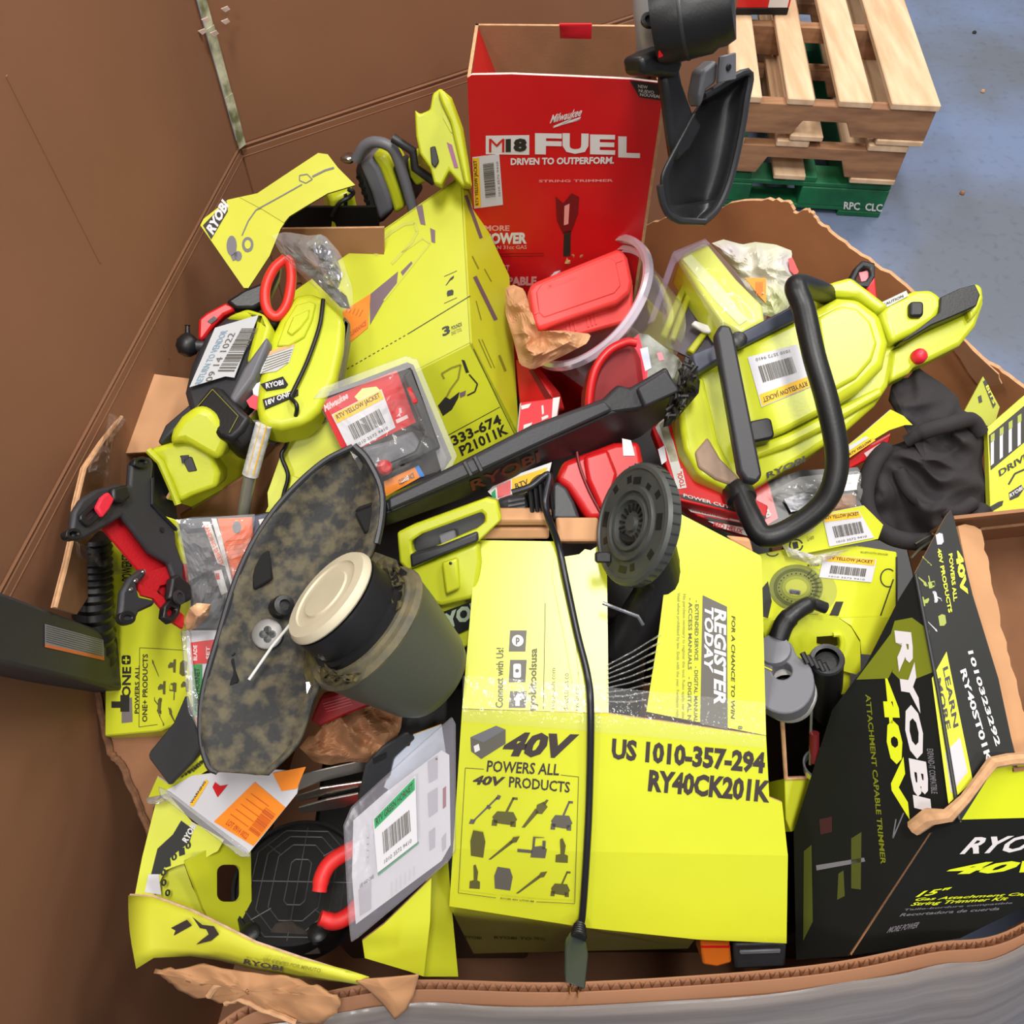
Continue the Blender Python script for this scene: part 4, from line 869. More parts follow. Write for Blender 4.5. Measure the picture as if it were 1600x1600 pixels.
# ------------------------------------------------------------------ round black trimmer cap with its shaft
dc = Z(985, 818, 1.0); dx_ = lean(dc, -.97, -.19, .48); pm = pxm(dc); r = 98 * pm
T = Thing('string_trimmer', 'round grey-black trimmer cap with ring of holes leaning in the open lime carton', 'trimmer')
disc = T.part('disc', MB().lathe(dc, dx_, [(r * .97, -.017), (r * 1.0, -.015), (r * 1.0, -.004), (r * .96, 0), (r * .9, .001), (r * .88, -.001), (r * .62, -.001), (r * .6, .003), (r * .53, .003), (r * .51, -.001), (r * .46, -.001), (r * .44, .003), (r * .38, .003), (r * .36, -.003), (r * .14, -.003), (r * .12, .001), (.001, .001)], 56), mat('slate_plastic', (62, 64, 62), .45, var=.1, vs=40), smooth=25)
a_ = dx_.orthogonal().normalized(); b_ = dx_.cross(a_)
m = MB()
for k in range(18):
    w = 2 * math.pi * k / 18; d_ = a_ * math.cos(w) + b_ * math.sin(w); m.box(dc + d_ * r * .21 + dx_ * -.0028 - d_.cross(dx_) * .001, d_ * r * .12, d_.cross(dx_) * .0022, dx_ * .0022)
T.part('hub_spokes', m, BLK, parent=disc, smooth=0)
for k, (rad, w, sx, sy) in enumerate(((.74, .2, .007, .004), (.72, .55, .004, .004), (.73, 1.9, .009, .005), (.76, 2.5, .004, .004), (.7, 3.4, .007, .004), (.75, 3.7, .004, .004), (.74, 4.9, .009, .005), (.72, 5.4, .004, .004), (.8, 5.9, .005, .004), (.78, 1.2, .005, .004), (.8, 4.2, .004, .004), (.68, 2.9, .004, .003))):
    d_ = a_ * math.cos(w) + b_ * math.sin(w); e_ = d_.cross(dx_); T.part('hole', MB().box(dc + d_ * r * rad - e_ * sx - d_ * sy - dx_ * .002, e_ * sx * 2, d_ * sy * 2, dx_ * .0016), BLK, parent=disc, smooth=0)
m = MB()
for k in range(40):
    w = 2 * math.pi * k / 40; d_ = a_ * math.cos(w) + b_ * math.sin(w); m.box(dc + d_ * r * .995 - dx_ * .014, d_ * .0012, d_.cross(dx_) * .0016, dx_ * .010)
T.part('edge_ribs', m, BLKG, parent=disc, smooth=0)
T.part('release_tab', MB().box(dc + (-R_ * .3 - U_ * .62) * r - R_ * .012 * 1.6, R_ * .018, U_ * .012, -F_ * .012), BLK, .002, 1)
T.part('shaft', MB().tube([dc - dx_ * .02, dc - dx_ * .05 - U_ * .06 - F_ * -.02, Z(975, 1010, .86), Z(965, 1110, .70)], [.03, .026, .028, .03], 20), BLK)
m = MB(); m.tube([dc - U_ * .09 - R_ * .03 - F_ * -.01, dc - U_ * .105 + R_ * .01 - F_ * -.01, dc - U_ * .115 + R_ * .016 - F_ * -.01], .0022, 6); T.part('spring_wire', m, STEEL)
T.done()

# ------------------------------------------------------------------ power cord over the lime carton
cpts = [Z(800, 770, .975), Z(830, 760, .98), Z(858, 742, .985), Z(852, 790, .98)] + [FL.p(872, 850, .012), FL.p(884, 905, .010), FL.p(902, 990, .008), FL.p(918, 1055, .008), PF.p(923, 1112, .008), PF.p(921, 1240, .006), PF.p(917, 1330, .007), PL2.p(910, 1430, .008)]
e1 = PL2.p(906, 1442, .01); e2 = Z(898, 1536, RIM + .006); e2 = e2 + Vector((0, -.0, 0)); ed_ = (e2 - e1).normalized()
T = Thing('power_cord', 'black power cord hanging down the front of the lime carton, plug over the bin rim', 'cord')
T.part('cable', MB().tube(spline(cpts + [e1], 8), .0042, 12), mat('black_cable', (26, 26, 34), .35))
T.part('strain_relief', MB().tube([e1, e1.lerp(e2, .28)], [.0052, .0085], 14), BLK)
m = MB()
for k in range(5): m.lathe(e1.lerp(e2, .05 + .045 * k), ed_, [(.0065 + .0005 * k, 0), (.0075 + .0005 * k, .001), (.0065 + .0005 * k, .002)], 14)
T.part('strain_ribs', m, BLK)
sd = ed_.cross(F_).normalized()
pb = e1.lerp(e2, .28); L_ = (e2 - pb).length
T.part('plug_body', MB().slab([pb - sd * .009 - F_ * .006, pb + sd * .009 - F_ * .006, pb + ed_ * L_ * .25 + sd * .013 - F_ * .006, e2 + sd * .012 - F_ * .006, e2 - sd * .012 - F_ * .006, pb + ed_ * L_ * .25 - sd * .015 - F_ * .006], -F_, .018), mat('plug_black', (34, 42, 44), .45), .002, 2)
for s_ in (-.005, .004): T.part('prong', MB().box(e2 + sd * s_, sd * .0016, F_ * .0066, ed_ * .018), mat('brass_prong', (168, 120, 84), .3, metal=1), .0004, 1)
T.done()
# ------------------------------------------------------------------ left side of the heap
# lime product box standing against the left wall
B1 = Plane((165, 850, .975), (165, 1150, .815), (290, 1000, .90))
T = Thing('product_box', 'lime box with sideways dark print standing against the left bin wall', 'box')
bq = [(166, 838), (240, 800), (300, 820), (300, 1120), (250, 1142), (163, 1150)]
m = MB(); m.vec(B1.ps(bq), Vector((.02, .05, -.24))); T.part('body', m, YEL, .0015, 1, 0)
m = MB()
m.text(B1, 'ONE', (204, 1090), (205, 1042), (190, 1090), 0, bold=.03); m.quad(B1, rr(197, 1031, 14, 14, 3), 0)
m.quad(B1, [(192, 1030), (192, 1032.5), (202, 1032.5), (202, 1030)], 2, .001); m.quad(B1, [(195.8, 1026), (195.8, 1036.5), (198.4, 1036.5), (198.4, 1026)], 2, .0012); 
m.text(B1, 'POWERS ALL', (217, 1115), (218, 1040), (210, 1115), 0, bold=.02); m.text(B1, 'ONE+ PRODUCTS', (230, 1128), (231, 1022), (222, 1128), 0, bold=.02)
m.quad(B1, [(190, 1092), (206, 1090), (207, 1128), (190, 1130)], 1); m.quad(B1, [(174, 1096), (191, 1096), (191, 1106), (174, 1106)], 0); m.quad(B1, [(188, 1086), (202, 1086), (202, 1112), (188, 1112)], 0, .001)
m.text(B1, 'POWERED BY', (206, 908), (206, 850), (190, 908), 0, bold=.02)
line(m, B1, [(218, 1012), (288, 1016)], .9, 3); line(m, B1, [(218, 1012), (217, 1136), (246, 1132)], .9, 3)
for x, y, kd in ((236, 1050, 'pole'), (246, 1080, 'press'), (240, 1108, 'mower'), (262, 1046, 'press'), (264, 1086, 'saw'), (244, 1128, 'trimmer'), (280, 1050, 'pack'), (282, 1076, 'press'), (262, 1124, 'blower')): icon(m, B1, kd, (x + 12, y + 8), (x + 13, y - 20), (x, y + 8), 3)
T.part('lettering', m, [INK, mat('pewter_ink', (120, 112, 112), .4), YEL, mat('olive_dark_ink', (92, 88, 44), .5)], smooth=0); T.done()
# dark bar leaning over the left wall
a_, b_ = Z(225, 1048, .80), Z(-70, 958, 1.2); ax_ = (b_ - a_); n_ = (Plane((100, 985, .98), (20, 962, 1.07), (100, 1030, .965))).n; w_ = ax_.cross(n_).normalized()
T = Thing('tool_shaft', 'dark grey square tool shaft with warning label, leaning out over the left wall', 'shaft')
hw = .030; T.part('tube', MB().box(a_ - w_ * hw - n_ * .05, ax_, w_ * hw * 2, n_ * .05), mat('graphite_plastic', (50, 50, 54), .5, bump=.05, bs=300), .004, 2)
spx = P3(a_ + n_ * .0006, b_ + n_ * .0006, a_ + w_ + n_ * .0006); m = MB()
lq = [(70, 975), (162, 1000), (163, 1026), (70, 1006)]; m.quad(spx, lq, 0, 0); m.quad(spx, [(70, 1006), (163, 1026), (163, 1032), (70, 1011)], 1, 0)
rnd = random.Random(4)
for k in range(8):
    y = 978 + k * 3.4; line(m, spx, [(72, y), (160, y + 23)], 1.1, 2, .0003)
T.part('warning_label', m, [mat('label_grey', (146, 146, 158), .5), mat('label_orange', (232, 120, 70), .5), DARKIN], smooth=0); T.done()
# ribbed black hose behind the harness
T = Thing('ribbed_hose', 'black ribbed hose wedged beside the left wall under the harness', 'hose')
m = MB(); q = spline([Z(142, 838, 1.02), Z(143, 890, .99), Z(145, 950, .955), Z(152, 1040, .89)], 10)
m.tube(q, [.019 + .003 * (i % 2) for i in range(len(q))], 18); T.part('hose', m, BLK, smooth=20); T.done()
# open brown carton flap with torn film at the left wall
E1 = Plane((190, 650, 1.04), (112, 850, 1.07), (186, 760, .985))
T = Thing('carton', 'thin brown carton with shredded clear film leaning on the left wall', 'box')
eg = [(190, 652), (160, 690), (132, 732), (118, 790), (113, 840), (104, 880), (86, 950)]
m = MB(); m.px(E1, eg + [(120, 960), (160, 900), (180, 800), (200, 740)], .004, 0, 0, 1); T.part('flap', m, [KRAFT, KRAFTL], smooth=0)
T.part('frayed_edge', MB().tube([E1.p(x, y, .001) for x, y in eg], .0024, 7), KRAFTL)
m = MB(); crumple(m, off(E1, .006), [(170, 645), (198, 655), (176, 690), (170, 760), (150, 740), (134, 738), (160, 690)], .01, .02, 40, 8, 30, 2, True)
m2 = MB(); crumple(m2, off(E1, .006), [(118, 845), (170, 870), (222, 900), (230, 915), (170, 895), (120, 870)], .01, .02, 40, 8, 30, 4, True)
T.part('torn_film', m, TAPE, smooth=0); T.part('torn_film', m2, TAPE, smooth=0); T.done()
# light kraft flap
E2 = Plane((238, 584, 1.02), (195, 708, 1.0), (290, 592, 1.01))
T = Thing('kraft_sheet', 'plain light brown cardboard sheet standing against the left bin wall', 'cardboard')
m = MB(); m.px(E2, [(238, 584), (252, 586), (300, 592), (300, 650), (262, 700), (232, 706), (195, 708)], .004, 0, 0, 1); T.part('sheet', m, [mat('light_kraft_card', (196, 146, 104), .8), KRAFTL], smooth=0); T.done()

# ---- lime open carton in the left middle
H1 = Plane((345, 700, 1.01), (405, 645, 1.02), (300, 795, .955)); H2 = Plane((440, 695, .985), (530, 650, 1.0), (440, 790, .94))
T = Thing('carton', 'open lime carton with brown inside holding a white paper roll', 'box')
m = MB(); card(m, H1, [(300, 720), (345, 700), (404, 640), (440, 655), (398, 735), (300, 792), (262, 780)], .004); T.part('left_panel', m, [YEL, KRAFTL], smooth=0)
m = MB(); card(m, H2, [(446, 690), (520, 655), (560, 640), (570, 700), (486, 765), (420, 800), (418, 770)], .004); T.part('right_panel', m, [YEL, KRAFTL], smooth=0)
m = MB(); card(m, H2, [(444, 740), (468, 748), (444, 800), (415, 800)], .003, .006); T.part('side_panel', m, [YEL, KRAFTL], smooth=0)
K1 = Plane((290, 800, .935), (395, 738, .965), (330, 860, .86)); m = MB(); m.px(K1, [(282, 806), (395, 738), (430, 700), (448, 688), (420, 800), (400, 840), (290, 850)], .004); T.part('inner_panel', m, KRAFT, smooth=0)
m = MB(); line(m, H1, [(382, 672), (404, 657)], 2, 0); line(m, H1, [(300, 794), (398, 737)], 2, 0, .001); T.part('fold_print', m, mat('olive_ink', (140, 138, 40), .5), smooth=0); T.done()
T = Thing('paper_roll', 'white rolled instruction paper standing in the open lime carton', 'paper')
t0, t1, t2 = Z(412, 664, 1.045), Z(391, 742, .995), Z(378, 815, .93)
T.part('roll', MB().tube([t0, t1], .0095, 18), mat('white_print_paper', (222, 222, 218), .6, c2=(186, 182, 176), vs=120), smooth=60)
m = MB(); n_ = (CAM - t1).normalized(); s_ = (t1 - t0).cross(n_).normalized(); m.box(t0 + n_ * .0094 - s_ * .004, t1 - t0, s_ * .0015, n_ * .0006); m.box(t0 + n_ * .0094 + s_ * .003, t1 - t0, s_ * .0008, n_ * .0006); T.part('gold_stripe', m, AMBER, smooth=0)
T.part('roll_core', MB().tube([t1, t2], .0075, 16), mat('silver_plastic', (170, 168, 160), .3, metal=.5), smooth=60); T.done()

# ---- lime plastic coupler
Q1 = Plane((232, 705, 1.035), (345, 680, 1.04), (275, 785, .99))
T = Thing('nozzle', 'lime flared plastic nozzle with a square slot, near the left wall', 'nozzle')
T.part('flare', MB().px(Q1, [(231, 703), (262, 694), (300, 690), (330, 706), (343, 740), (340, 762), (300, 776), (278, 788), (266, 758), (250, 722)], .06, 0), YELP, .006, 3)
T.part('collar', MB().px(Q1, [(282, 652), (306, 634), (330, 640), (350, 665), (357, 690), (342, 722), (316, 708), (288, 692), (262, 696), (268, 672)], .05, .014), YELP, .010, 3)
T.part('flare_lip', MB().tube([Q1.p(x, y, .001) for x, y in ((231, 703), (250, 722), (266, 758), (278, 788))], .004, 8), YELP)
T.part('slot', MB().px(Q1, [(280, 712), (300, 714), (308, 736), (294, 738), (286, 722)], .003, .0012), BLKG, .001, 1)  # dark patch stands in for the shade inside the slot
T.part('latch', MB().px(Q1, [(282, 712), (294, 711), (294, 716), (288, 718), (288, 724), (284, 724)], .003, .003), BLK, smooth=0); T.done()
# ---- black tool with the silver sticker
Q2 = Plane((300, 600, 1.06), (410, 495, 1.09), (370, 650, 1.05))
T = Thing('grass_shear', 'dark grass shear body with a large silver bar code sticker', 'power tool')
T.part('body', MB().px(Q2, [(286, 612), (296, 570), (318, 522), (352, 492), (386, 480), (412, 488), (424, 510), (416, 540), (396, 590), (372, 628), (346, 648), (316, 660), (296, 650)], .07, 0), BLKG, .010, 3)
T.part('lime_shell', MB().px(Q2, [(348, 494), (386, 480), (412, 488), (424, 510), (414, 546), (392, 580), (384, 560), (400, 500)], .03, .006), YELP, .006, 2)
T.part('side_grip', MB().px(Q2, [(416, 524), (420, 534), (396, 590), (366, 630), (356, 622), (380, 574)], .03, .010), GREY, .004, 2)
T.part('battery', MB().px(Q2, [(304, 632), (330, 600), (346, 606), (378, 640), (392, 652), (380, 672), (362, 688), (340, 684)], .07, .014), BLK, .006, 2)
m = MB(); qq = off(Q2, .0148)
line(m, qq, [(308, 636), (332, 608), (372, 650), (358, 676)], 1.2, 0); T.part('battery_seam', m, mat('olive_seam', (120, 120, 40), .5), smooth=0)
T.part('guide_bar', MB().px(Q2, [(246, 690), (258, 664), (300, 628), (308, 640), (276, 668), (250, 694)], .02, -.004), BLKG, .003, 2)
m = MB(); so = off(Q2, .0066); m.px(so, [(296, 605), (336, 512), (404, 492), (366, 590), (352, 588)], .0005, .0006)
m.bars(so, (340, 580), (378, 512), (366, 580), 22, 1, .0014, 5); m.text(so, 'RETURN TO VENDOR', (314, 600), (356, 516), (304, 600), 2, .0014, .01); m.text(so, '09 14 1022', (330, 596), (368, 520), (320, 596), 1, .0014, .0)
T.part('sticker', m, [mat('silver_sticker', (190, 192, 196), .35), DARKIN, mat('blue_print', (120, 150, 170), .5)], smooth=0); T.done()
# ---- knob, red bow tool
T = Thing('knob', 'round black ball knob close to the left bin wall', 'knob')
kc = Z(293, 540, 1.07); T.part('ball', MB().lathe(kc - U_ * .013, U_, [(.004, 0), (.0105, .004), (.0135, .012), (.012, .02), (.007, .0255), (.003, .028), (.0025, .036), (.0035, .037)], 24), BLK); 
T.part('stem', MB().tube([kc + R_ * .008, kc + R_ * .05 + F_ * .01], .007, 12), BLKG); T.done()
Q3 = Plane((320, 510, 1.085), (450, 420, 1.105), (430, 480, 1.085))
T = Thing('pruner', 'red and black pruner with a looped red handle, between the lime boxes', 'pruner')
T.part('arm', MB().px(Q3, [(309, 530), (310, 498), (322, 488), (352, 472), (362, 476), (368, 484), (350, 492), (334, 508), (318, 530)], .02, 0), REDP, .004, 2)
T.part('pivot_plate', MB().px(Q3, [(352, 470), (380, 452), (410, 440), (420, 420), (426, 402), (440, 404), (436, 430), (418, 470), (396, 482), (368, 482)], .02, .004), BLK, .004, 2)
T.part('slot', MB().px(Q3, [(324, 502), (334, 494), (340, 498), (330, 506)], .002, .0012), BLK, smooth=0)
T.part('loop_handle', MB().tube(spline([Q3.p(x, y, .006) for x, y in ((446, 404), (428, 420), (416, 446), (414, 470), (420, 488), (434, 494), (448, 476), (455, 440), (453, 412), (446, 404))], 6), .0062, 14, cap=False), mat('bright_tool_red', (220, 48, 38), .4), smooth=60)
T.part('grip', MB().px(Q3, [(396, 482), (418, 490), (440, 494), (430, 512), (412, 500)], .02, .002), BLK, .004, 2); T.done()

# ---- charger
Q4 = Plane((405, 640, 1.055), (480, 458, 1.09), (535, 560, 1.06))
T = Thing('battery_charger', 'lime battery charger with a dark badge, black cord trailing across it', 'charger')
T.part('base', MB().px(Q4, [(412, 660), (470, 660), (515, 618), (534, 588), (548, 505), (538, 492), (500, 640), (440, 668)], .05, -.02), mat('warm_grey_plastic', (106, 102, 84), .5), .005, 2)
T.part('housing', MB().px(Q4, [(400, 634), (404, 592), (424, 524), (448, 474), (462, 459), (486, 455), (508, 464), (540, 498), (537, 540), (526, 592), (500, 640), (480, 660), (440, 668), (414, 664), (404, 652)], .05, 0), YELP, .009, 4)
T.part('cradle', MB().px(Q4, [(432, 540), (446, 502), (462, 476), (484, 470), (494, 474), (488, 500), (476, 526), (452, 540)], .004, .003), YELP, .002, 2)
T.part('socket', MB().px(Q4, [(448, 518), (458, 494), (484, 482), (482, 496), (470, 512), (456, 524)], .004, .0055), YELP, .0015, 1)
m = MB(); m.quad(Q4, [(406, 584), (416, 556), (460, 540), (452, 566), (432, 580)], 0, .001)
for k in range(6): line(m, Q4, [(409 + k * 1.5, 582 - k * 4.6), (450 + k * 1.4, 566 - k * 4)], 1.1, 1, .0014)
m.quad(Q4, [(418, 550), (461, 535), (460, 541), (416, 557)], 2, .001); T.part('rating_label', m, [mat('grey_label', (186, 184, 180), .5), DARKIN, mat('salmon_ink', (226, 160, 110), .5)], smooth=0)
m = MB(); m.px(Q4, [(407, 600), (442, 588), (450, 600), (446, 605), (416, 610)], .002, .0025); m.text(Q4, 'RYOBI', (416, 607), (444, 601), (414, 599), 1, .0032, .03, .1)
m.px(Q4, [(410, 624), (466, 608), (466, 617), (414, 639)], .002, .0025); m.text(Q4, '18V ONE+', (416, 634), (460, 616), (414, 626), 1, .0032, .03); T.part('badge', m, [BLKC, mat('soft_white_ink', (214, 208, 210), .5)], smooth=0); 
T.done()
T = Thing('power_cord', 'thin black cord of the lime charger, dangling into the open lime carton', 'cord')
cq = [Q4.p(x, y, .006) for x, y in ((505, 468), (499, 510), (480, 565), (458, 612), (455, 622))] + [Q4.p(464, 640, .008), H2.p(448, 694, .016), H2.p(440, 712, .012), H2.p(450, 742, .012), H2.p(444, 770, .010), H2.p(438, 795, .008)]
T.part('cable', MB().tube(spline(cq, 8), .0026, 10), BLK, smooth=60); T.done()
T = Thing('card_tag', 'small red and white hang tag under the left edge of the charger', 'tag')
m = MB(); Q5 = Plane((386, 630, 1.05), (408, 600, 1.06), (405, 640, 1.045)); m.px(Q5, [(394, 602), (408, 596), (410, 620), (396, 618)], .001, 0, 1); m.px(Q5, [(385, 626), (396, 616), (410, 622), (404, 642), (390, 636)], .001, 0, 0); T.part('tag', m, [mat('pink_red_card', (232, 44, 66), .5), WHITE], smooth=0); T.done()

# ---- folded lime sleeve and carton at the top left
F1 = Plane((315, 358, 1.125), (382, 450, 1.09), (442, 350, 1.12)); F2 = P3(F1.p(372, 312), F1.p(440, 352), Z(520, 244, 1.165))
T = Thing('edger_carton', 'bent lime carton sleeve with an edger picture at the top left corner of the heap', 'box')
m = MB(); card(m, F1, [(313, 352), (318, 342), (356, 312), (374, 308), (410, 326), (446, 346), (438, 358), (430, 378), (421, 400), (388, 450), (381, 450)], .003); T.part('front_flap', m, [YELD, BLK], smooth=0)
m = MB(); card(m, F2, [(374, 308), (402, 302), (450, 270), (497, 239), (512, 241), (528, 262), (555, 289), (512, 302), (478, 322), (452, 338), (444, 348), (410, 327)], .003); T.part('top_flap', m, [YELD, BLK], smooth=0)
m = MB(); m.quad(F1, [(317, 352), (354, 314), (356, 330), (330, 374)], 0); m.text(F1, 'RYOBI', (333, 368), (358, 322), (322, 356), 2, .001, .05)
m.quad(F1, circ((362, 384), 8, 16, 16, .4), 1); m.quad(F1, circ((387, 382), 9, 16, 12), 1); m.quad(F1, circ((387, 382), 5, 12, 7), 3, .001); m.quad(F1, circ((372, 400), 6, 12, 8), 1); m.quad(F1, [(360, 400), (370, 392), (372, 404), (364, 408)], 1)
line(m, F1, [(378, 368), (388, 345), (400, 328)], 2, 1); line(m, F2, [(400, 328), (440, 306), (472, 288)], 2, 1); line(m, F2, [(468, 274), (480, 272), (488, 280), (478, 286), (468, 282), (468, 274)], 1.6, 1); line(m, F2, [(488, 276), (508, 266), (522, 262)], 3, 1)
T.part('lettering', m, [INK, mat('grey_ink', (110, 106, 112), .5), mat('soft_white_ink', (214, 208, 210), .5), YELD], smooth=0)
K2 = Plane((440, 358, 1.07), (590, 356, 1.08), (470, 400, 1.03)); m = MB(); m.px(K2, [(436, 358), (600, 356), (600, 420), (480, 460), (450, 400)], .004, 0, 0, 1); T.part('front_panel', m, [mat('tan_kraft', (176, 128, 88), .8), KRAFTL], smooth=0)
kk = [K2.p(436, 358), K2.p(600, 356)]; dd = Vector((-.015, .05, 0))
T.part('bottom_panel', MB().slab([kk[0] - UPV * .09, kk[1] - UPV * .09, kk[1] + dd - UPV * .09, kk[0] + dd - UPV * .09], UPV, .004), KRAFT, smooth=0)
T.part('back_panel', MB().vec([kk[0] + dd * 1.05 - UPV * .09, kk[1] + dd - UPV * .09, kk[1] + dd - UPV * .004, kk[0] + dd * 1.05 - UPV * .004], Vector((0, .004, 0))), BLKC, smooth=0); T.done()  # black sheet stands in for the dark inside of the carton
# ---- blower drum
D1 = Plane((555, 262, 1.09), (612, 330, 1.035), (600, 245, 1.11))
T = Thing('blower', 'grey and lime blower housing with a grey loop handle behind the large lime carton', 'power tool')
T.part('fan_drum', MB().px(D1, [(551, 268), (558, 254), (578, 246), (590, 262), (606, 300), (614, 332), (596, 350), (576, 356), (568, 320)], .06, 0), BLKG, .010, 3)
T.part('grey_band', MB().px(D1, [(560, 256), (578, 245), (592, 264), (608, 306), (612, 330), (592, 348), (578, 300)], .05, .006), GREY, .006, 3)
T.part('lime_shell', MB().px(D1, [(579, 242), (598, 242), (612, 262), (626, 300), (632, 326), (616, 336), (606, 300), (592, 264)], .06, .004), YELP, .006, 3)
for k in range(6): T.part('vent', MB().px(D1, [(556 + k * 4, 276 + k * 12), (566 + k * 3.4, 282 + k * 10.6), (567 + k * 3.4, 286 + k * 10.6), (557 + k * 4, 280 + k * 12)], .003, .0028), BLK, smooth=0)
T.part('handle', MB().tube(spline([D1.p(x, y, .012) for x, y in ((556, 250), (568, 230), (584, 222), (604, 226), (618, 240), (632, 280), (646, 330))], 6), .0075, 14), GREY, smooth=60)
T.part('neck', MB().px(D1, [(612, 262), (624, 256), (650, 310), (640, 326), (632, 322)], .04, .006), BLKG, .004, 2)
T.part('trigger_bar', MB().tube([D1.p(614, 216, .02), D1.p(645, 236, .022), D1.p(648, 262, .02), D1.p(679, 284, .016)], .0075, 12, flat=.8), BLKG, smooth=50)
T.part('lime_neck', MB().px(D1, [(636, 248), (648, 246), (650, 268), (668, 284), (650, 292), (638, 276)], .04, .0), YELP, .004, 2); 
T.part('metal_cap', MB().px(D1, [(528, 248), (540, 244), (552, 250), (550, 258), (534, 256)], .02, -.004), STEEL, .003, 1); T.done()
T = Thing('strapped_tool', 'lime tool body with looped black strap in the open carton under the sleeve', 'power tool')
D2 = Plane((515, 320, 1.075), (556, 300, 1.085), (520, 356, 1.04)); T.part('body', MB().px(D2, [(516, 312), (552, 296), (560, 330), (560, 362), (518, 362)], .05, 0), YELP, .005, 2)
T.part('strap', MB().tube(spline([D2.p(x, y, .006) for x, y in ((518, 338), (530, 318), (546, 308), (552, 300), (544, 296))], 6), .003, 8), BLK); T.part('rib', MB().px(D2, [(538, 306), (543, 304), (543, 360), (538, 360)], .004, .004), BLK, smooth=0); T.done()
# ---- lime tool standing at the left side of the red carton
D3 = Plane((655, 178, 1.19), (725, 285, 1.125), (690, 142, 1.21)); 
T = Thing('tool_housing', 'tall lime tool housing with hooked top standing left of the red carton', 'power tool')
T.part('shell', MB().px(D3, [(648, 171), (656, 178), (672, 171), (676, 146), (688, 137), (706, 152), (724, 200), (732, 250), (738, 292), (722, 290), (702, 266), (690, 290), (678, 286), (672, 262), (656, 240), (650, 212)], .05, 0), YELP, .006, 3)
T.part('side_rail', MB().px(D3, [(684, 142), (692, 140), (706, 156), (722, 202), (730, 250), (736, 290), (726, 286), (716, 240), (704, 190), (690, 160)], .02, .010), YELP, .003, 2)
T.part('recess', MB().px(D3, [(690, 166), (702, 188), (708, 208), (704, 206), (692, 184)], .002, .0016), YELP, smooth=0)
T.part('switch', MB().px(D3, [(672, 230), (680, 228), (686, 252), (680, 262), (674, 256)], .004, .004), BLK, .001, 1)
T.part('print_label', MB().px(D3, [(698, 222), (706, 226), (716, 262), (710, 262)], .001, .0012), mat('mauve_print', (150, 90, 130), .5), smooth=0); T.done()
# ---- clear blister with a silver pouch
D4 = Plane((440, 372, 1.125), (545, 470, 1.085), (505, 372, 1.13))
T = Thing('blister_pack', 'crumpled clear blister with a silver pouch, lying on the corner of the large lime carton', 'package')
m = MB(); m.px(D4, [(452, 400), (462, 392), (540, 462), (546, 482), (532, 480)], .004, .004); T.part('dark_insert', m, mat('dark_olive_card', (48, 46, 32), .4), smooth=0)
m = MB(); crumple(m, off(D4, .006), [(478, 380), (500, 364), (520, 386), (536, 430), (528, 452), (504, 440), (496, 410)], .016, .012, 60, 8, 30, 9, True); T.part('silver_pouch', m, mat('foil', (156, 158, 166), .25, metal=.7), smooth=0)
m = MB(); crumple(m, off(D4, .012), [(424, 368), (446, 362), (482, 368), (506, 366), (532, 396), (550, 448), (552, 484), (534, 488), (498, 456), (452, 412), (436, 392)], .014, .014, 40, 10, 40, 12, True); T.part('blister', m, BLISTER, smooth=0); T.done()
# ---- red blister pack with bar code sticker
D5 = Plane((495, 625, 1.045), (635, 568, 1.04), (570, 770, .972))
T = Thing('blister_pack', 'red carded blister of a small cutter with a yellow headed bar code sticker', 'package')
m = MB(); card(m, D5, [(497, 628), (500, 618), (636, 566), (646, 570), (706, 716), (690, 740), (600, 775), (572, 772)], .002); T.part('backing_card', m, [mat('dark_blister_card', (40, 34, 34), .4), WHITE], smooth=0)
m = MB(); m.quad(D5, [(500, 628), (620, 578), (650, 660), (585, 690), (540, 712), (528, 690)], 0); m.text(D5, 'Milwaukee', (508, 644), (545, 622), (504, 634), 1, .001, .03, .3); m.quad(D5, [(554, 620), (566, 607), (588, 604), (594, 610), (560, 626)], 2, .0009); m.quad(D5, circ((626, 642), 8, 16), 3, .0009); m.text(D5, '1', (624, 646), (628, 645), (623, 638), 1, .0013); m.quad(D5, [(618, 656), (636, 648), (638, 653), (620, 662)], 1, .0009)
T.part('print', m, [RED, mat('pink_white_ink', (224, 190, 190), .5), mat('pale_yellow_ink', (240, 236, 130), .5), mat('bright_red_card', (226, 40, 52), .4)], smooth=0)
sticker(T, off(D5, .0008), (518, 648), (596, 608), (618, 668), (548, 708), None)
tq = [(566, 700), (610, 688), (646, 672), (664, 700), (640, 728), (600, 742), (580, 730)]
T.part('cutter_body', MB().px(D5, tq, .012, .016), GREY, .004, 2); T.part('cutter_jaw', MB().px(D5, [(606, 724), (650, 704), (662, 676), (656, 650), (630, 586), (644, 574), (668, 640), (690, 700), (676, 706), (650, 720), (614, 736)], .012, .02), BLK, .003, 2)
T.part('red_knob', MB().lathe(D5.p(598, 732, .012), D5.n, [(.009, 0), (.009, .012), (.006, .015), (.001, .015)], 16), REDP); T.part('red_clip', MB().px(D5, [(566, 728), (574, 724), (582, 746), (574, 750)], .01, .014), REDP, .002, 1)
T.part('red_accent', MB().px(D5, [(636, 606), (642, 604), (654, 628), (646, 632)], .004, .024), REDP, .001, 1)
m = MB(); m.px(D5, [(600, 752), (648, 730), (656, 746), (602, 776)], .0006, .003, 0); m.px(D5, [(648, 730), (654, 727), (664, 744), (656, 746)], .0006, .003, 1); m.text(D5, 'CLEARANCE', (624, 758), (648, 746), (622, 750), 2, .004); T.part('clearance_sticker', m, [ORANGE, mat('blue_label', (40, 130, 220), .5), DARKIN], smooth=0, label='orange and blue sticker')
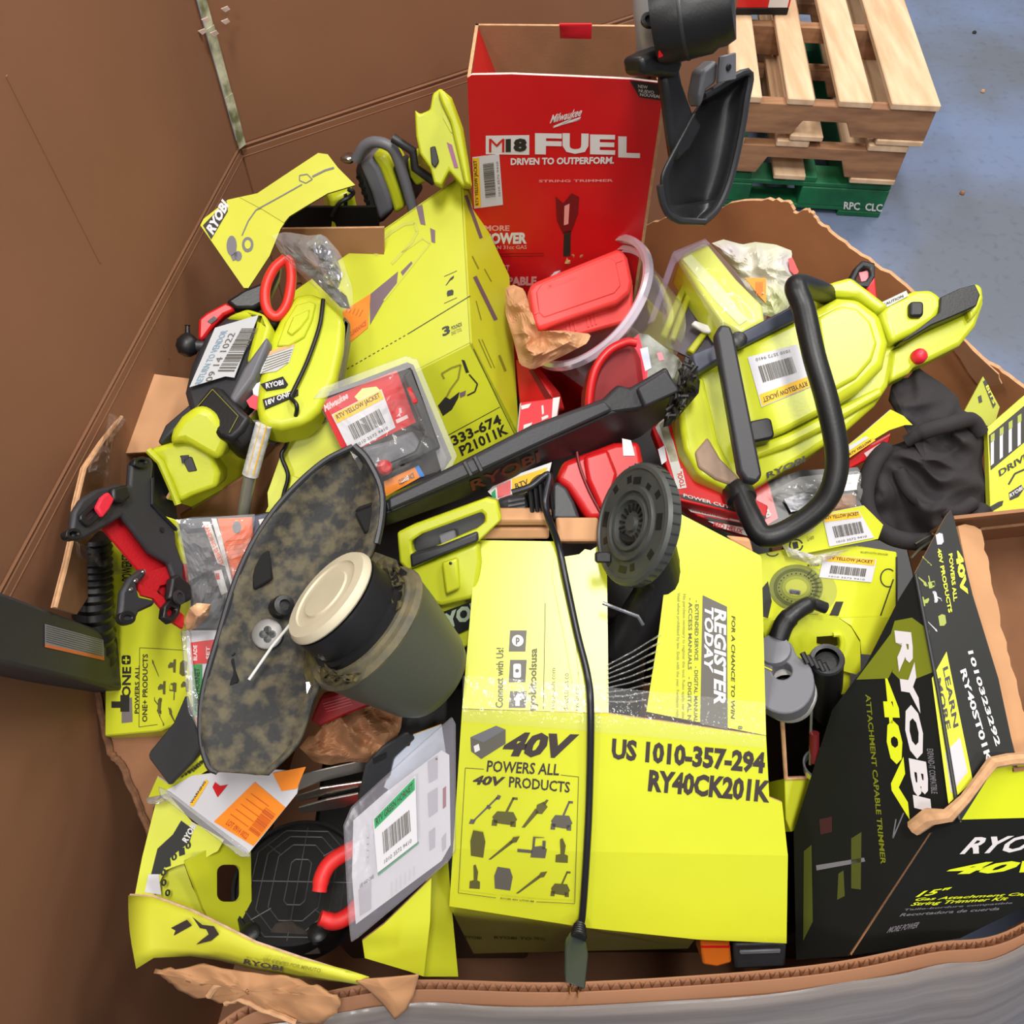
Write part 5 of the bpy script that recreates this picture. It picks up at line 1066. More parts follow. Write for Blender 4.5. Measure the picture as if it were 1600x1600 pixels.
m = MB(); m.px(D5, [(490, 622), (502, 606), (634, 556), (652, 562), (714, 712), (700, 742), (690, 736), (642, 574), (504, 622)], .001, .006); T.part('blister_rim', m, BLISTER, smooth=0)
m = MB(); crumple(m, off(D5, .02), [(505, 625), (638, 572), (700, 720), (690, 735), (580, 768)], .008, .01, 40, 10, 40, 21, True); T.part('blister', m, CLEAR, smooth=0); T.done()
# ---- harness
V1 = Plane((205, 720, 1.055), (128, 840, 1.09), (285, 940, .955))
HB = mat('black_nylon', (46, 46, 50), .5, bump=.15, bs=400); HR = mat('red_webbing', (186, 12, 26), .6, bump=.3, bs=500)
T = Thing('shoulder_harness', 'black plastic harness plate with red webbing straps, at the left wall', 'harness')
T.part('strap', MB().px(V1, [(162, 826), (176, 812), (192, 808), (212, 822), (262, 884), (294, 900), (298, 936), (268, 944), (222, 896)], .003, .002), HR, smooth=0)
T.part('strap', MB().px(V1, [(216, 898), (262, 884), (296, 880), (290, 905), (250, 915), (240, 935), (222, 928), (214, 916)], .003, .006), HR, smooth=0)
T.part('strap', MB().px(V1, [(216, 912), (240, 922), (262, 938), (288, 962), (286, 982), (270, 972), (240, 935), (222, 930)], .003, .009), HR, smooth=0)
T.part('plate', MB().px(V1, [(206, 722), (214, 714), (236, 714), (241, 724), (238, 752), (238, 790), (250, 800), (274, 824), (276, 850), (288, 884), (288, 910), (276, 908), (266, 880), (236, 862), (206, 822), (192, 806), (160, 826), (128, 844), (112, 842), (116, 800), (128, 780), (152, 764), (184, 756), (204, 758)], .008, .014), HB, .003, 2)
T.part('raised_seam', MB().tube([V1.p(x, y, .015) for x, y in ((238, 748), (238, 788), (250, 802), (276, 828))], .0022, 7), BLK)
T.part('slot_frame', MB().ringslab(V1.ps(rr(150, 798, 52, 22, 6, 3, -.75), .018), V1.ps(rr(150, 798, 36, 10, 4, 3, -.75), .018), V1.n, .006), BLK, .001, 1)
T.part('red_pad', MB().px(V1, [(152, 792), (160, 776), (170, 768), (180, 780), (172, 796), (162, 808)], .006, .022), mat('pink_red_fabric', (222, 36, 60), .6), .002, 2)
for x, y in ((222, 722), (116, 834)): T.part('eyelet', MB().ringslab(V1.ps(circ((x, y), 12, 16, 9), .018), V1.ps(circ((x, y), 7, 16, 4), .018), V1.n, .008), BLK, .001, 1)
T.part('clip', MB().px(V1, [(176, 762), (200, 756), (206, 776), (194, 786), (180, 782)], .008, .022), BLK, .003, 2)
T.part('rivet', MB().lathe(V1.p(253, 828, .0145), V1.n, [(.003, 0), (.003, .001), (.001, .0012)], 12), BLK)
T.part('buckle', MB().px(V1, [(270, 902), (280, 896), (300, 914), (302, 936), (286, 944), (266, 934)], .010, .018), BLK, .003, 2); T.part('buckle_dial', MB().lathe(V1.p(278, 934, .019), V1.n, [(.008, 0), (.008, .003), (.005, .0035), (.005, .002), (.001, .002)], 18), BLKG)
T.part('buckle_loop', MB().ringslab(V1.ps([(258, 948), (268, 936), (284, 944), (280, 962), (268, 974), (256, 964)], .016), V1.ps([(263, 954), (269, 947), (277, 951), (275, 958), (268, 964), (262, 960)], .016), V1.n, .008), BLK, .001, 1)
T.part('hook_plate', MB().px(V1, [(192, 924), (204, 902), (222, 888), (230, 892), (228, 900), (214, 914), (218, 932), (246, 938), (240, 946), (218, 956), (212, 970), (200, 977), (188, 968), (190, 950)], .008, .012), HB, .003, 2)
T.part('hook_eye', MB().ringslab(V1.ps(circ((200, 965), 13, 16, 11), .014), V1.ps(circ((200, 965), 7, 16, 4), .014), V1.n, .006), BLK, .001, 1)
for x, y in ((224, 893), (212, 907), (204, 921)): T.part('stud', MB().lathe(V1.p(x, y, .0125), V1.n, [(.0026, 0), (.002, .0014), (.0006, .0018)], 10), STEEL)
T.part('liner', MB().px(V1, [(240, 720), (262, 735), (276, 790), (280, 824), (252, 800), (240, 786)], .004, -.006), BLK, .001, 1); T.done()
# ---- carded blisters left of the trimmer guard
J1 = Plane((280, 810, 1.0), (420, 803, .985), (300, 980, .925))
T = Thing('blister_pack', 'black and orange carded blister of sanding parts, left of the dirty guard', 'package')
m = MB(); card(m, J1, [(278, 812), (300, 808), (392, 806), (450, 796), (440, 830), (372, 960), (360, 985), (300, 985), (296, 900)], .002); T.part('backing_card', m, [mat('slate_card', (52, 54, 66), .4), WHITE], smooth=0)
m = MB(); m.quad(J1, [(340, 810), (394, 808), (398, 830), (372, 905), (368, 930), (356, 880)], 0); m.quad(J1, [(330, 810), (338, 810), (372, 925), (366, 934)], 1); m.quad(J1, [(316, 815), (328, 815), (352, 885), (340, 880)], 1); m.text(J1, 'SANDING SHEETS', (318, 822), (344, 884), (324, 818), 2, .001, .03)
m.quad(J1, [(334, 892), (346, 890), (356, 925), (346, 930)], 1); m.quad(J1, [(336, 896), (342, 895), (344, 905), (338, 906)], 3, .001); m.quad(J1, circ((370, 824), 7, 14, 10), 4, .001); m.text(J1, 'C', (350, 964), (358, 964), (350, 952), 1, .001, .04)
for k in range(9): line(m, J1, [(352 + k * 2.4, 846 + k * 7), (384 - k * 1.2, 842 + k * 7)], .9, 5, .001)
T.part('print', m, [mat('vivid_orange_ink', (240, 104, 44), .5), WHITE, mat('vivid_orange_ink', (240, 104, 44), .5), REDP, GREY, mat('rust_ink', (196, 84, 20), .5)], smooth=0)
m = MB(); m.px(J1, [(394, 808), (446, 796), (436, 826), (404, 880), (396, 860)], .002, .006); T.part('second_card', m, mat('slate_grey_card', (84, 86, 104), .4), smooth=0)
m = MB(); m.quad(J1, [(404, 812), (412, 810), (420, 840), (412, 846)], 0, .0075); m.quad(J1, [(386, 850), (400, 836), (410, 866), (392, 880)], 1, .0075); T.part('second_print', m, [WHITE, mat('maroon_print', (130, 40, 50), .5)], smooth=0)
m = MB(); crumple(m, off(J1, .014), [(274, 812), (400, 803), (380, 900), (356, 985), (300, 988), (290, 900)], .010, .014, 40, 10, 44, 31, True); T.part('blister', m, BLISTER, smooth=0); T.done()
T = Thing('plastic_scrap', 'crumpled tan plastic scrap beside the harness buckle', 'scrap')
m = MB(); crumple(m, Plane((300, 930, .985), (330, 940, .98), (300, 985, .95)), [(296, 950), (308, 942), (330, 944), (326, 962), (306, 982), (292, 986), (286, 976)], .02, .018, 40, 8, 30, 33, True); T.part('scrap', m, mat('peach_plastic', (222, 176, 136), .45, var=.1, vs=40), smooth=0); T.done()
J2 = Plane((285, 985, .93), (348, 990, .925), (312, 1150, .855))
T = Thing('blister_pack', 'narrow blister with red top and green price strip under the dirty guard', 'package')
m = MB(); card(m, J2, [(290, 985), (352, 985), (346, 1060), (330, 1150), (314, 1150), (300, 1100)], .002); T.part('backing_card', m, [PAPER, WHITE], smooth=0)
m = MB(); m.quad(J2, [(297, 1004), (345, 998), (336, 1036), (299, 1038)], 0); m.quad(J2, [(300, 1038), (316, 1038), (316, 1118), (302, 1118)], 1); m.quad(J2, [(304, 1120), (313, 1122), (312, 1150), (305, 1148)], 2); m.text(J2, 'GREEN HORNET', (312, 1112), (312, 1044), (304, 1112), 3, .001); m.text(J2, 'BLADE', (308, 1032), (308, 1008), (302, 1032), 4, .001); m.text(J2, 'SET', (328, 1030), (328, 1010), (322, 1030), 4, .001)
T.part('print', m, [RED, mat('green_strip', (56, 140, 70), .5), mat('copper_ink', (190, 110, 60), .5), INK, WHITE], smooth=0)
m = MB(); m.px(J2, [(282, 985), (296, 985), (304, 1060), (316, 1150), (300, 1158), (292, 1100)], .003, .004); T.part('blister_rim', m, BLISTER, .001, 1); T.done()
# ---- black foam panel and small lime card
J3 = Plane((290, 1085, .885), (312, 1170, .86), (230, 1182, .845))
T = Thing('foam_slab', 'plain black foam panel poking out below the dirty guard', 'panel'); T.part('panel', MB().px(J3, [(289, 1086), (312, 1168), (300, 1190), (264, 1228), (231, 1184), (232, 1176), (270, 1130)], .008), mat('black_foam', (44, 44, 46), .8, bump=.2, bs=500), .002, 1, 0); T.done()
J4 = Plane((236, 1245, .80), (330, 1198, .83), (300, 1240, .80))
T = Thing('product_card', 'small lime card with fine dark print sticking out under the foam panel', 'card')
m = MB(); card(m, J4, [(232, 1246), (246, 1214), (264, 1226), (318, 1176), (338, 1196), (292, 1222), (262, 1240)], .002); T.part('card', m, [YEL, WHITE], smooth=0)
m = MB()
for k in range(4): m.text(J4, 'see the manual for safe use', (284 + k * 6, 1216 - k * 3), (316 + k * 3, 1190 - k * 1), (282 + k * 6, 1212 - k * 3), 0, .001)
T.part('lettering', m, INK, smooth=0); m = MB(); m.px(J4, [(228, 1250), (262, 1242), (300, 1224), (290, 1236), (250, 1256), (232, 1256)], .003, .002); T.part('blister_rim', m, BLISTER, smooth=0); T.done()
J5 = Plane((250, 1220, .815), (470, 1210, .835), (388, 1335, .775))
T = Thing('blister_pack', 'white carded blister with a large orange price sticker, below the dirty guard', 'package')
m = MB(); card(m, J5, [(258, 1236), (300, 1212), (400, 1200), (470, 1206), (464, 1240), (388, 1334), (380, 1332)], .002); T.part('backing_card', m, [PAPER, WHITE], smooth=0)
m = MB(); m.px(J5, [(334, 1284), (398, 1222), (446, 1262), (396, 1322)], .0005, .001, 0); m.px(J5, [(426, 1208), (478, 1198), (464, 1232), (440, 1236)], .0005, .0015, 0)
m.bars(J5, (404, 1308), (432, 1272), (388, 1296), 16, 1, .0018, 8); m.text(J5, 'LOT 0914 0022', (352, 1288), (384, 1312), (358, 1280), 1, .0018); 
for k in range(5): line(m, J5, [(360 + k * 8, 1272 - k * 8), (388 + k * 8, 1292 - k * 8)], 1.1, 1, .0018)
T.part('price_sticker', m, [ORANGE, mat('rust_ink', (196, 84, 20), .5)], smooth=0, label='orange stickers')
m = MB(); m.quad(J5, [(296, 1258), (322, 1218), (326, 1222), (302, 1260)], 0, .001); m.text(J5, 'WARNING', (300, 1256), (322, 1222), (297, 1254), 1, .0014); m.quad(J5, [(336, 1222), (344, 1228), (356, 1226), (350, 1234), (340, 1246), (332, 1230)], 2, .001); T.part('print', m, [AMBER, INK, RED], smooth=0)
m = MB(); m.px(J5, [(246, 1230), (264, 1238), (384, 1328), (392, 1340), (376, 1340), (250, 1244)], .003, .003); T.part('blister_rim', m, BLISTER, .001, 1); T.done()
# brown corrugated carton in the left corner
T = Thing('carton', 'brown corrugated carton with a frayed corner below the lime box at the left wall', 'box'); CB = Plane((165, 1150, .80), (250, 1150, .79), (230, 1300, .70))
m = MB(); m.px(CB, [(163, 1140), (262, 1130), (262, 1220), (240, 1262), (234, 1300), (214, 1250), (192, 1194), (174, 1178)], .006); T.part('panel', m, KRAFT, smooth=0)
T.part('frayed_edge', MB().tube([CB.p(x, y, .002) for x, y in torn([(150, 1062), (157, 1110), (172, 1176), (190, 1194), (214, 1250), (236, 1306)], 1.5, 5, 6)], .0045, 7), mat('frayed_kraft', (122, 84, 58), .9, var=.25, vs=120), smooth=0); T.done()
# ------------------------------------------------------------------ front left corner of the heap
# torn lime box with the black fan base
TB1 = Plane((240, 1265, .775), (215, 1400, .745), (345, 1345, .735))
T = Thing('torn_carton', 'torn lime carton with ripped flaps in the front left corner of the bin', 'box')
m = MB(); card(m, TB1, torn([(244, 1252), (262, 1240), (300, 1284), (350, 1312), (340, 1330), (322, 1340), (292, 1348), (258, 1360)], 1, 2, 1) + [(240, 1400), (222, 1412), (210, 1402), (222, 1340)], .004); T.part('back_panel', m, [YEL, KRAFTL], smooth=0)
m = MB(); card(m, off(TB1, -.012), [(286, 1346), (300, 1385), (322, 1428), (346, 1470), (270, 1440), (238, 1404), (262, 1356)], .004); T.part('corner_panel', m, [YEL, KRAFTL], smooth=0)
TB2 = Plane((345, 1440, .70), (385, 1350, .69), (390, 1460, .66)); m = MB(); holed(m, TB2, [(290, 1345), (345, 1316), (392, 1330), (394, 1470), (340, 1460), (318, 1420)], rr(358, 1380, 38, 58, 12, 5), .004); T.part('inside_wall', m, YEL, smooth=0)
tb3 = [Z(x, y, z) for x, y, z in ((204, 1400, .775), (240, 1402, .785), (300, 1424, .79), (345, 1446, .79), (400, 1474, .79), (470, 1498, .79), (540, 1520, .785), (575, 1532, .78))]
tb4 = [Z(x, y, z) for x, y, z in ((214, 1512, .765), (242, 1494, .765), (300, 1490, .765), (345, 1496, .77), (400, 1510, .77), (470, 1522, .77), (535, 1528, .77), (572, 1534, .77))]
rows = [[a.lerp(b, k / 6) + Vector((0, 0, .006 * math.sin(math.pi * k / 6))) for a, b in zip(tb3, tb4)] for k in range(7)]
T.part('front_flap', MB().sheet(rows), YELD, solid=.004)
m = MB(); m.tube(tb3, .0026, 7); T.part('torn_edge', m, mat('torn_liner', (206, 172, 140), .9, var=.15, vs=90))
fl_ = P3(tb3[2], tb3[4], tb4[3]); fo = off(fl_, .010); m = MB()
m.quad(fo, [(263, 1452), (292, 1437), (300, 1446), (272, 1462)], 0, .001); m.quad(fo, [(300, 1432), (316, 1445), (334, 1447), (342, 1460), (330, 1470), (306, 1476), (318, 1466), (326, 1460), (322, 1452), (312, 1450)], 0, .001)
m.text(fo, 'RYOBI', (380, 1506), (440, 1518), (382, 1498), 0, .001, .03); m.text(fo, '18V GOLPES POR MINUTO', (410, 1502), (500, 1520), (412, 1496), 1, .001)
m.quad(TB1, [(283, 1282), (302, 1296), (296, 1316), (268, 1338), (250, 1366), (236, 1366), (246, 1326), (270, 1304)], 2); m.text(TB1, 'RYOBI', (292, 1318), (308, 1290), (284, 1312), 3, .001, .04)
m.quad(TB1, [(232, 1366), (248, 1366), (252, 1398), (226, 1394)], 4)
for k, (x, y) in enumerate(((256, 1380), (262, 1396), (255, 1364), (262, 1350), (272, 1340), (284, 1332), (294, 1322))): m.text(TB1, '0' if k < 3 else '1010-'[k - 3], (x - 4, y + 6), (x + 5, y + 3), (x - 5, y - 5), 2, .0012, .04)
T.part('lettering', m, [mat('brown_black_ink', (56, 46, 44), .5), mat('olive_ink', (140, 138, 40), .5), BLKC, WHITE, PAPER], smooth=0)
TB5 = Plane((570, 1472, .72), (672, 1376, .745), (655, 1520, .69)); m = MB(); card(m, TB5, [(566, 1470), (600, 1444), (674, 1372), (672, 1440), (662, 1526), (640, 1518), (570, 1497)], .004); T.part('side_panel', m, [YEL, KRAFTL], smooth=0)
TB6 = Plane((672, 1376, .66), (708, 1350, .66), (690, 1520, .60)); m = MB(); card(m, TB6, [(666, 1376), (700, 1344), (706, 1420), (716, 1526), (662, 1526)], .004); T.part('side_panel', m, [YEL, KRAFTL], smooth=0)
kf = Plane((250, 1520, .785), (480, 1545, .785), (400, 1585, .755)); TANF = mat('tan_kraft', (168, 120, 76), .8, var=.1, vs=25)
m = MB(); crumple(m, kf, torn([(240, 1520), (268, 1516), (330, 1508), (400, 1520), (470, 1530), (520, 1556), (534, 1570), (525, 1585), (498, 1602), (462, 1600), (430, 1586), (400, 1574), (368, 1560), (352, 1570), (330, 1562), (300, 1558), (276, 1546), (262, 1532), (240, 1520)], 2.2, 4, 9)[:-1], .006, .012, 16, 12, 110, 5, True, 0, .6); T.part('torn_flap', m, TANF, solid=.004, smooth=25)
m = MB(); m.tube([kf.p(x, y, .006) for x, y in torn([(352, 1568), (372, 1560), (400, 1573), (430, 1585), (462, 1598)], 1.5, 3, 2)], .003, 6); m.tube([kf.p(x, y, .006) for x, y in torn([(326, 1556), (338, 1540), (356, 1536), (366, 1552)], 1.5, 3, 3)], .0035, 6); T.part('frayed_edge', m, KRAFTL)
kg = Plane((560, 1534, .785), (655, 1524, .79), (616, 1592, .75)); m = MB(); crumple(m, kg, [(556, 1534), (572, 1529), (612, 1526), (655, 1522), (646, 1556), (636, 1578), (617, 1594), (600, 1572), (578, 1550)], .004, .008, 14, 8, 60, 7, True, 0, .6); T.part('corner_flap', m, TANF, solid=.004, smooth=25)
T.done()
# black round fan base with raised web
bc = Z(465, 1376, .665); bn = lean(bc, -.15, -.55, .84); pm = pxm(bc); r = 100 * pm
T = Thing('fan_base', 'round black tool base with a fine web of raised lines, inside the torn lime carton', 'fan')
T.part('disc', MB().lathe(bc, bn, [(r * .98, -.05), (r * 1.04, -.04), (r * 1.04, -.006), (r, .002), (r * .95, .002), (r * .93, -.003), (.001, -.003)], 48), mat('deep_black_plastic', (20, 20, 22), .4), smooth=30)
b1 = (R_ - bn * R_.dot(bn)).normalized(); b2 = bn.cross(b1); m = MB()
def seg(a, b, w=.0009): m.tube([bc + b1 * a[0] * r + b2 * a[1] * r - bn * .0026, bc + b1 * b[0] * r + b2 * b[1] * r - bn * .0026], w, 5)
for rx, ry, cu in ((.16, .36, .06), (.38, .6, .2), (.56, .74, .3), (.72, .84, .38)):
    q = [(rx, ry - cu), (rx - cu, ry), (-rx + cu, ry), (-rx, ry - cu), (-rx, -ry + cu), (-rx + cu, -ry), (rx - cu, -ry), (rx, -ry + cu)]
    for a, b in zip(q, q[1:] + q[:1]): seg(a, b)
seg((-.9, 0), (.9, 0)); seg((0, -.9), (0, .9))
for a in ((.6, .6), (-.6, .6), (.6, -.6), (-.6, -.6)): seg((a[0] * .55, a[1] * .7), a)
T.part('raised_web', m, mat('web_grey', (58, 58, 62), .45), kind='stuff')
for dx, dy in ((-.55, -.82), (.45, -.8)): T.part('foot', MB().lathe(bc + b1 * dx * r + b2 * dy * r - bn * .003, bn, [(.012, 0), (.012, .008), (.008, .011), (.001, .011)], 14), BLK)
T.part('dust_patch', MB().px(Plane((430, 1450, .675), (490, 1480, .665), (440, 1480, .665)), torn([(418, 1470), (430, 1444), (456, 1440), (486, 1460), (500, 1490), (440, 1492), (418, 1470)], 2, 3, 4)[:-1], .004, .004), mat('brown_grey_dust', (58, 50, 44), .9, var=.2, vs=80), smooth=0); T.done()
# pliers with red handles
T = Thing('pliers', 'pliers with bright red curved handles sticking out of a clear blister', 'pliers')
pz = Plane((500, 1390, .735), (560, 1325, .735), (560, 1440, .71))
for q in (((499, 1393), (504, 1368), (520, 1345), (560, 1322), (590, 1312)), ((500, 1434), (524, 1440), (548, 1428), (566, 1408), (590, 1390))):
    T.part('handle', MB().tube(spline([pz.p(x, y, .0) for x, y in q], 6), [.0085] * 3 + [.0095] * 22, 14), REDB, smooth=60)
T.part('jaws', MB().px(pz, [(585, 1310), (620, 1310), (640, 1340), (622, 1390), (586, 1400), (600, 1350)], .012, -.012), STEEL, .003, 2); T.done()
# clear blister with white insert and green price label
S1 = Plane((545, 1275, .80), (706, 1125, .845), (548, 1472, .735))
T = Thing('blister_pack', 'clear blister with white printed insert and green headed price label, beside the front lime carton', 'package')
m = MB(); card(m, S1, [(552, 1282), (600, 1240), (690, 1172), (702, 1180), (704, 1320), (690, 1345), (556, 1444), (550, 1370)], .002); T.part('insert_card', m, [mat('white_insert', (196, 194, 200), .5), PAPER], smooth=0)
m = MB(); m.px(S1, [(536, 1290), (548, 1262), (640, 1178), (706, 1120), (712, 1132), (712, 1330), (700, 1348), (560, 1466), (548, 1474), (544, 1440)], .006, .010); T.part('blister', m, film('frosted_blister', .10, .15, (226, 220, 236), .15, 60, gloss=.2), .002, 2)
m = MB()
for q in ([(668, 1190), (684, 1180), (684, 1216), (670, 1224)], [(668, 1240), (684, 1230), (684, 1268), (670, 1278)], [(670, 1300), (680, 1292), (680, 1324), (671, 1330)], [(560, 1390), (580, 1376), (580, 1420), (562, 1432)], [(690, 1310), (697, 1300), (697, 1325), (691, 1332)]): m.quad(S1, q, 1, .001)
for k in range(6): line(m, S1, [(574, 1288 + k * 10), (575, 1300 + k * 10)], 4, 2, .001); line(m, S1, [(612 + k * 7, 1378 - k * 5), (612 + k * 7, 1400 - k * 6)], 3, 2, .001)
m.quad(S1, [(692, 1232), (697, 1228), (697, 1260), (692, 1264)], 3, .0012); m.quad(S1, circ((682, 1186), 2, 8), 0, .0014); m.text(S1, 'USE AND CARE', (562, 1388), (584, 1372), (562, 1382), 0, .001); T.part('print', m, [INK, mat('pale_grey_print', (158, 154, 162), .5), mat('light_grey_print', (186, 184, 190), .5), mat('maroon_print', (130, 40, 50), .5)], smooth=0)
m = MB(); m.quad(S1, [(590, 1364), (654, 1314), (655, 1318), (591, 1369)], 0, .0018); T.part('green_rule', m, GREENL, smooth=0)
sticker(T, off(S1, .0108), (583, 1280), (649, 1212), (652, 1316), (590, 1364), None, words='RTV GREEN HORNET', stripmat=GREENL, frac=.2)
T.done()
S2 = Plane((608, 1190, .80), (640, 1150, .815), (690, 1140, .81)); T = Thing('printed_card', 'pale card with a thin yellow border behind the clear blister', 'card')
m = MB(); card(m, S2, [(610, 1200), (618, 1168), (640, 1166), (646, 1148), (690, 1132), (700, 1200), (640, 1250), (600, 1230)], .002); T.part('card', m, [mat('pale_blue_card', (196, 204, 222), .5), AMBER], smooth=0); T.done()
# brown crumpled paper, steel strips, black strap, red pouch
T = Thing('paper_wad', 'crumpled brown packing paper beneath the trimmer motor', 'paper'); m = MB(); pw = Plane((480, 1170, .80), (625, 1110, .83), (590, 1190, .785))
crumple(m, pw, [(468, 1168), (490, 1140), (520, 1118), (560, 1106), (604, 1100), (630, 1108), (626, 1140), (606, 1176), (590, 1192), (545, 1190), (515, 1196), (490, 1190)], .025, .03, 26, 14, 56, 41, True); T.part('paper', m, mat('brown_kraft_paper', (168, 120, 84), .8, var=.08, vs=50), smooth=0); T.done()
T = Thing('pouch', 'dark red packet under the edge of the dirty trimmer guard', 'package'); m = MB(); rp = Plane((500, 1100, .86), (590, 1080, .87), (520, 1130, .845)); m.px(rp, [(484, 1128), (500, 1090), (560, 1072), (610, 1076), (596, 1096), (540, 1118), (500, 1136)], .02); m2 = MB()
for k in range(4): line(m2, rp, [(504 + k * 2, 1100 + k * 4), (545 + k * 2, 1088 + k * 4)], 1.2, 0, .001)
T.part('packet', m, mat('deep_red_card', (150, 14, 22), .4), .003, 2); T.part('print', m2, mat('pink_red_ink', (206, 90, 96), .5), smooth=0); T.done()
for i, (q, z, lb) in enumerate((([(452, 1222), (478, 1208), (560, 1190), (574, 1188), (570, 1206), (500, 1222), (456, 1240)], .785, 'topmost of the bright steel blades under the brown paper'), ([(462, 1244), (500, 1232), (566, 1222), (566, 1232), (500, 1246), (464, 1254)], .772, 'second steel blade from the top under the brown paper'), ([(466, 1262), (510, 1250), (560, 1240), (562, 1252), (540, 1262), (470, 1272)], .76, 'third steel blade from the top, above the black fan base'))):
    T = Thing('steel_plate', lb, 'blade', 'steel blades'); h = Plane((q[0][0], q[0][1], z), (q[3][0], q[3][1], z + .004), (q[-1][0], q[-1][1], z - .012)); T.part('blade', MB().px(h, q, .003), mat('brushed_steel', (184, 178, 172), .28, metal=1, bump=.2, bs=60), .0008, 1, 0); T.done()
T = Thing('strap_buckle', 'flat black plastic strap with a slot, between steel blades and clear blister', 'strap'); sb = Plane((570, 1240, .79), (640, 1150, .82), (600, 1250, .775))
T.part('strap', MB().px(sb, [(560, 1250), (572, 1196), (598, 1168), (636, 1144), (650, 1154), (616, 1186), (610, 1214), (590, 1232), (564, 1262)], .006), BLKG, .002, 1); T.part('slot', MB().px(sb, [(582, 1186), (604, 1176), (604, 1184), (584, 1194)], .001, .0015), BLK, smooth=0); T.done()
T = Thing('foam_tube', 'black foam block below the trimmer motor housing', 'foam'); fb = Plane((600, 1120, .80), (690, 1100, .80), (640, 1180, .765)); T.part('block', MB().px(fb, [(590, 1120), (634, 1110), (700, 1092), (700, 1140), (640, 1160), (600, 1190)], .05), mat('black_foam', (44, 44, 46), .8, bump=.2, bs=500), .004, 2); T.done()

# ------------------------------------------------------------------ centre: tool case, drill, packets
A1 = Plane((622, 832, .945), (770, 780, .975), (640, 935, .895))
T = Thing('case_or_filler', 'lime tool case with dark grey carry handle, between dirty guard and front lime carton', 'case')
fo_ = [(620, 832), (645, 820), (760, 778), (776, 782), (784, 812), (748, 846), (690, 868), (636, 892), (624, 880)]; fi_ = [(642, 846), (660, 834), (752, 800), (758, 806), (758, 816), (745, 826), (690, 850), (650, 868), (644, 862)]
T.part('handle_frame', MB().ringslab(A1.ps(fo_, .004), A1.ps(fi_, .004), A1.n, .03), YELP, .003, 2)
T.part('grip', MB().px(A1, [(640, 866), (690, 852), (746, 830), (748, 846), (690, 868), (642, 888)], .02, .010), BLKG, .003, 2); T.part('grip_shadow_plate', MB().px(A1, [(640, 840), (756, 798), (758, 830), (644, 872)], .004, -.016), BLKG, smooth=0)  # dark plate stands in for the shade behind the carry handle
T.part('hinge', MB().px(A1, [(684, 836), (710, 828), (714, 846), (690, 856)], .012, .0), GREY, .002, 1)
T.part('case_body', MB().px(A1, [(632, 892), (690, 870), (748, 846), (752, 880), (745, 935), (690, 948), (648, 936), (636, 918)], .10, .0), YELP, .006, 3)
T.part('latch', MB().px(A1, [(690, 880), (714, 872), (718, 920), (696, 930)], .012, .010), YELP, .003, 2); T.part('latch_hole', MB().lathe(A1.p(704, 880, .0105), A1.n, [(.002, 0), (.001, .0006)], 10), INK); 
A2 = Plane((680, 965, .87), (745, 938, .885), (700, 1005, .85)); T.part('side_panel', MB().px(A2, [(668, 955), (745, 925), (745, 1000), (700, 1030), (684, 1000)], .02, -.004), YELP, .003, 2)
m = MB(); m.px(A2, [(676, 962), (742, 938), (742, 978), (694, 1000)], .001, .0008, 0); m.text(A2, 'RYOBI', (684, 990), (760, 958), (678, 966), 1, .0014, .05); T.part('badge', m, [BLKC, mat('sage_ink', (150, 166, 140), .5)], smooth=0)
T.done()
T = Thing('packet', 'red and white packet with an amber price label just below the scabbard', 'package'); A3 = Plane((775, 755, .955), (860, 725, .975), (800, 780, .945))
m = MB(); card(m, A3, [(762, 768), (774, 756), (800, 744), (862, 722), (858, 740), (836, 764), (800, 778), (776, 782)], .003); T.part('packet', m, [WHITE, WHITE], smooth=0)
m = MB(); m.quad(A3, [(776, 760), (798, 750), (798, 772), (778, 778)], 0); m.quad(A3, [(800, 748), (856, 730), (850, 744), (834, 752), (826, 762), (800, 772)], 1); m.quad(A3, [(768, 770), (774, 764), (775, 778), (769, 782)], 2); m.text(A3, 'RTV', (806, 764), (826, 756), (804, 756), 3, .001)
T.part('print', m, [RED, AMBER, GREENL, INK], smooth=0); T.done()
T = Thing('drill', 'black and grey drill head with bundled ribs behind the front lime carton', 'power tool'); A4 = Plane((790, 780, .955), (860, 765, .965), (800, 805, .94))
T.part('grey_body', MB().px(A4, [(776, 784), (800, 776), (822, 772), (828, 806), (790, 810), (778, 800)], .04), BLKG, .004, 2)
for k in range(3): T.part('fin', MB().px(A4, [(794, 782 + k * 7), (820, 777 + k * 7), (820, 780 + k * 7), (794, 785 + k * 7)], .003, .003), GREY, smooth=0)
T.part('chuck', MB().px(A4, [(822, 768), (834, 750), (852, 744), (866, 752), (864, 806), (830, 808)], .05, .006), BLK, .007, 3)
for k in range(5): T.part('jaw_rib', MB().tube([A4.p(828 + k * 8, 762 - k * 3, .01), A4.p(832 + k * 8, 800 - k, .012)], .0028, 8), BLK)
T.done()
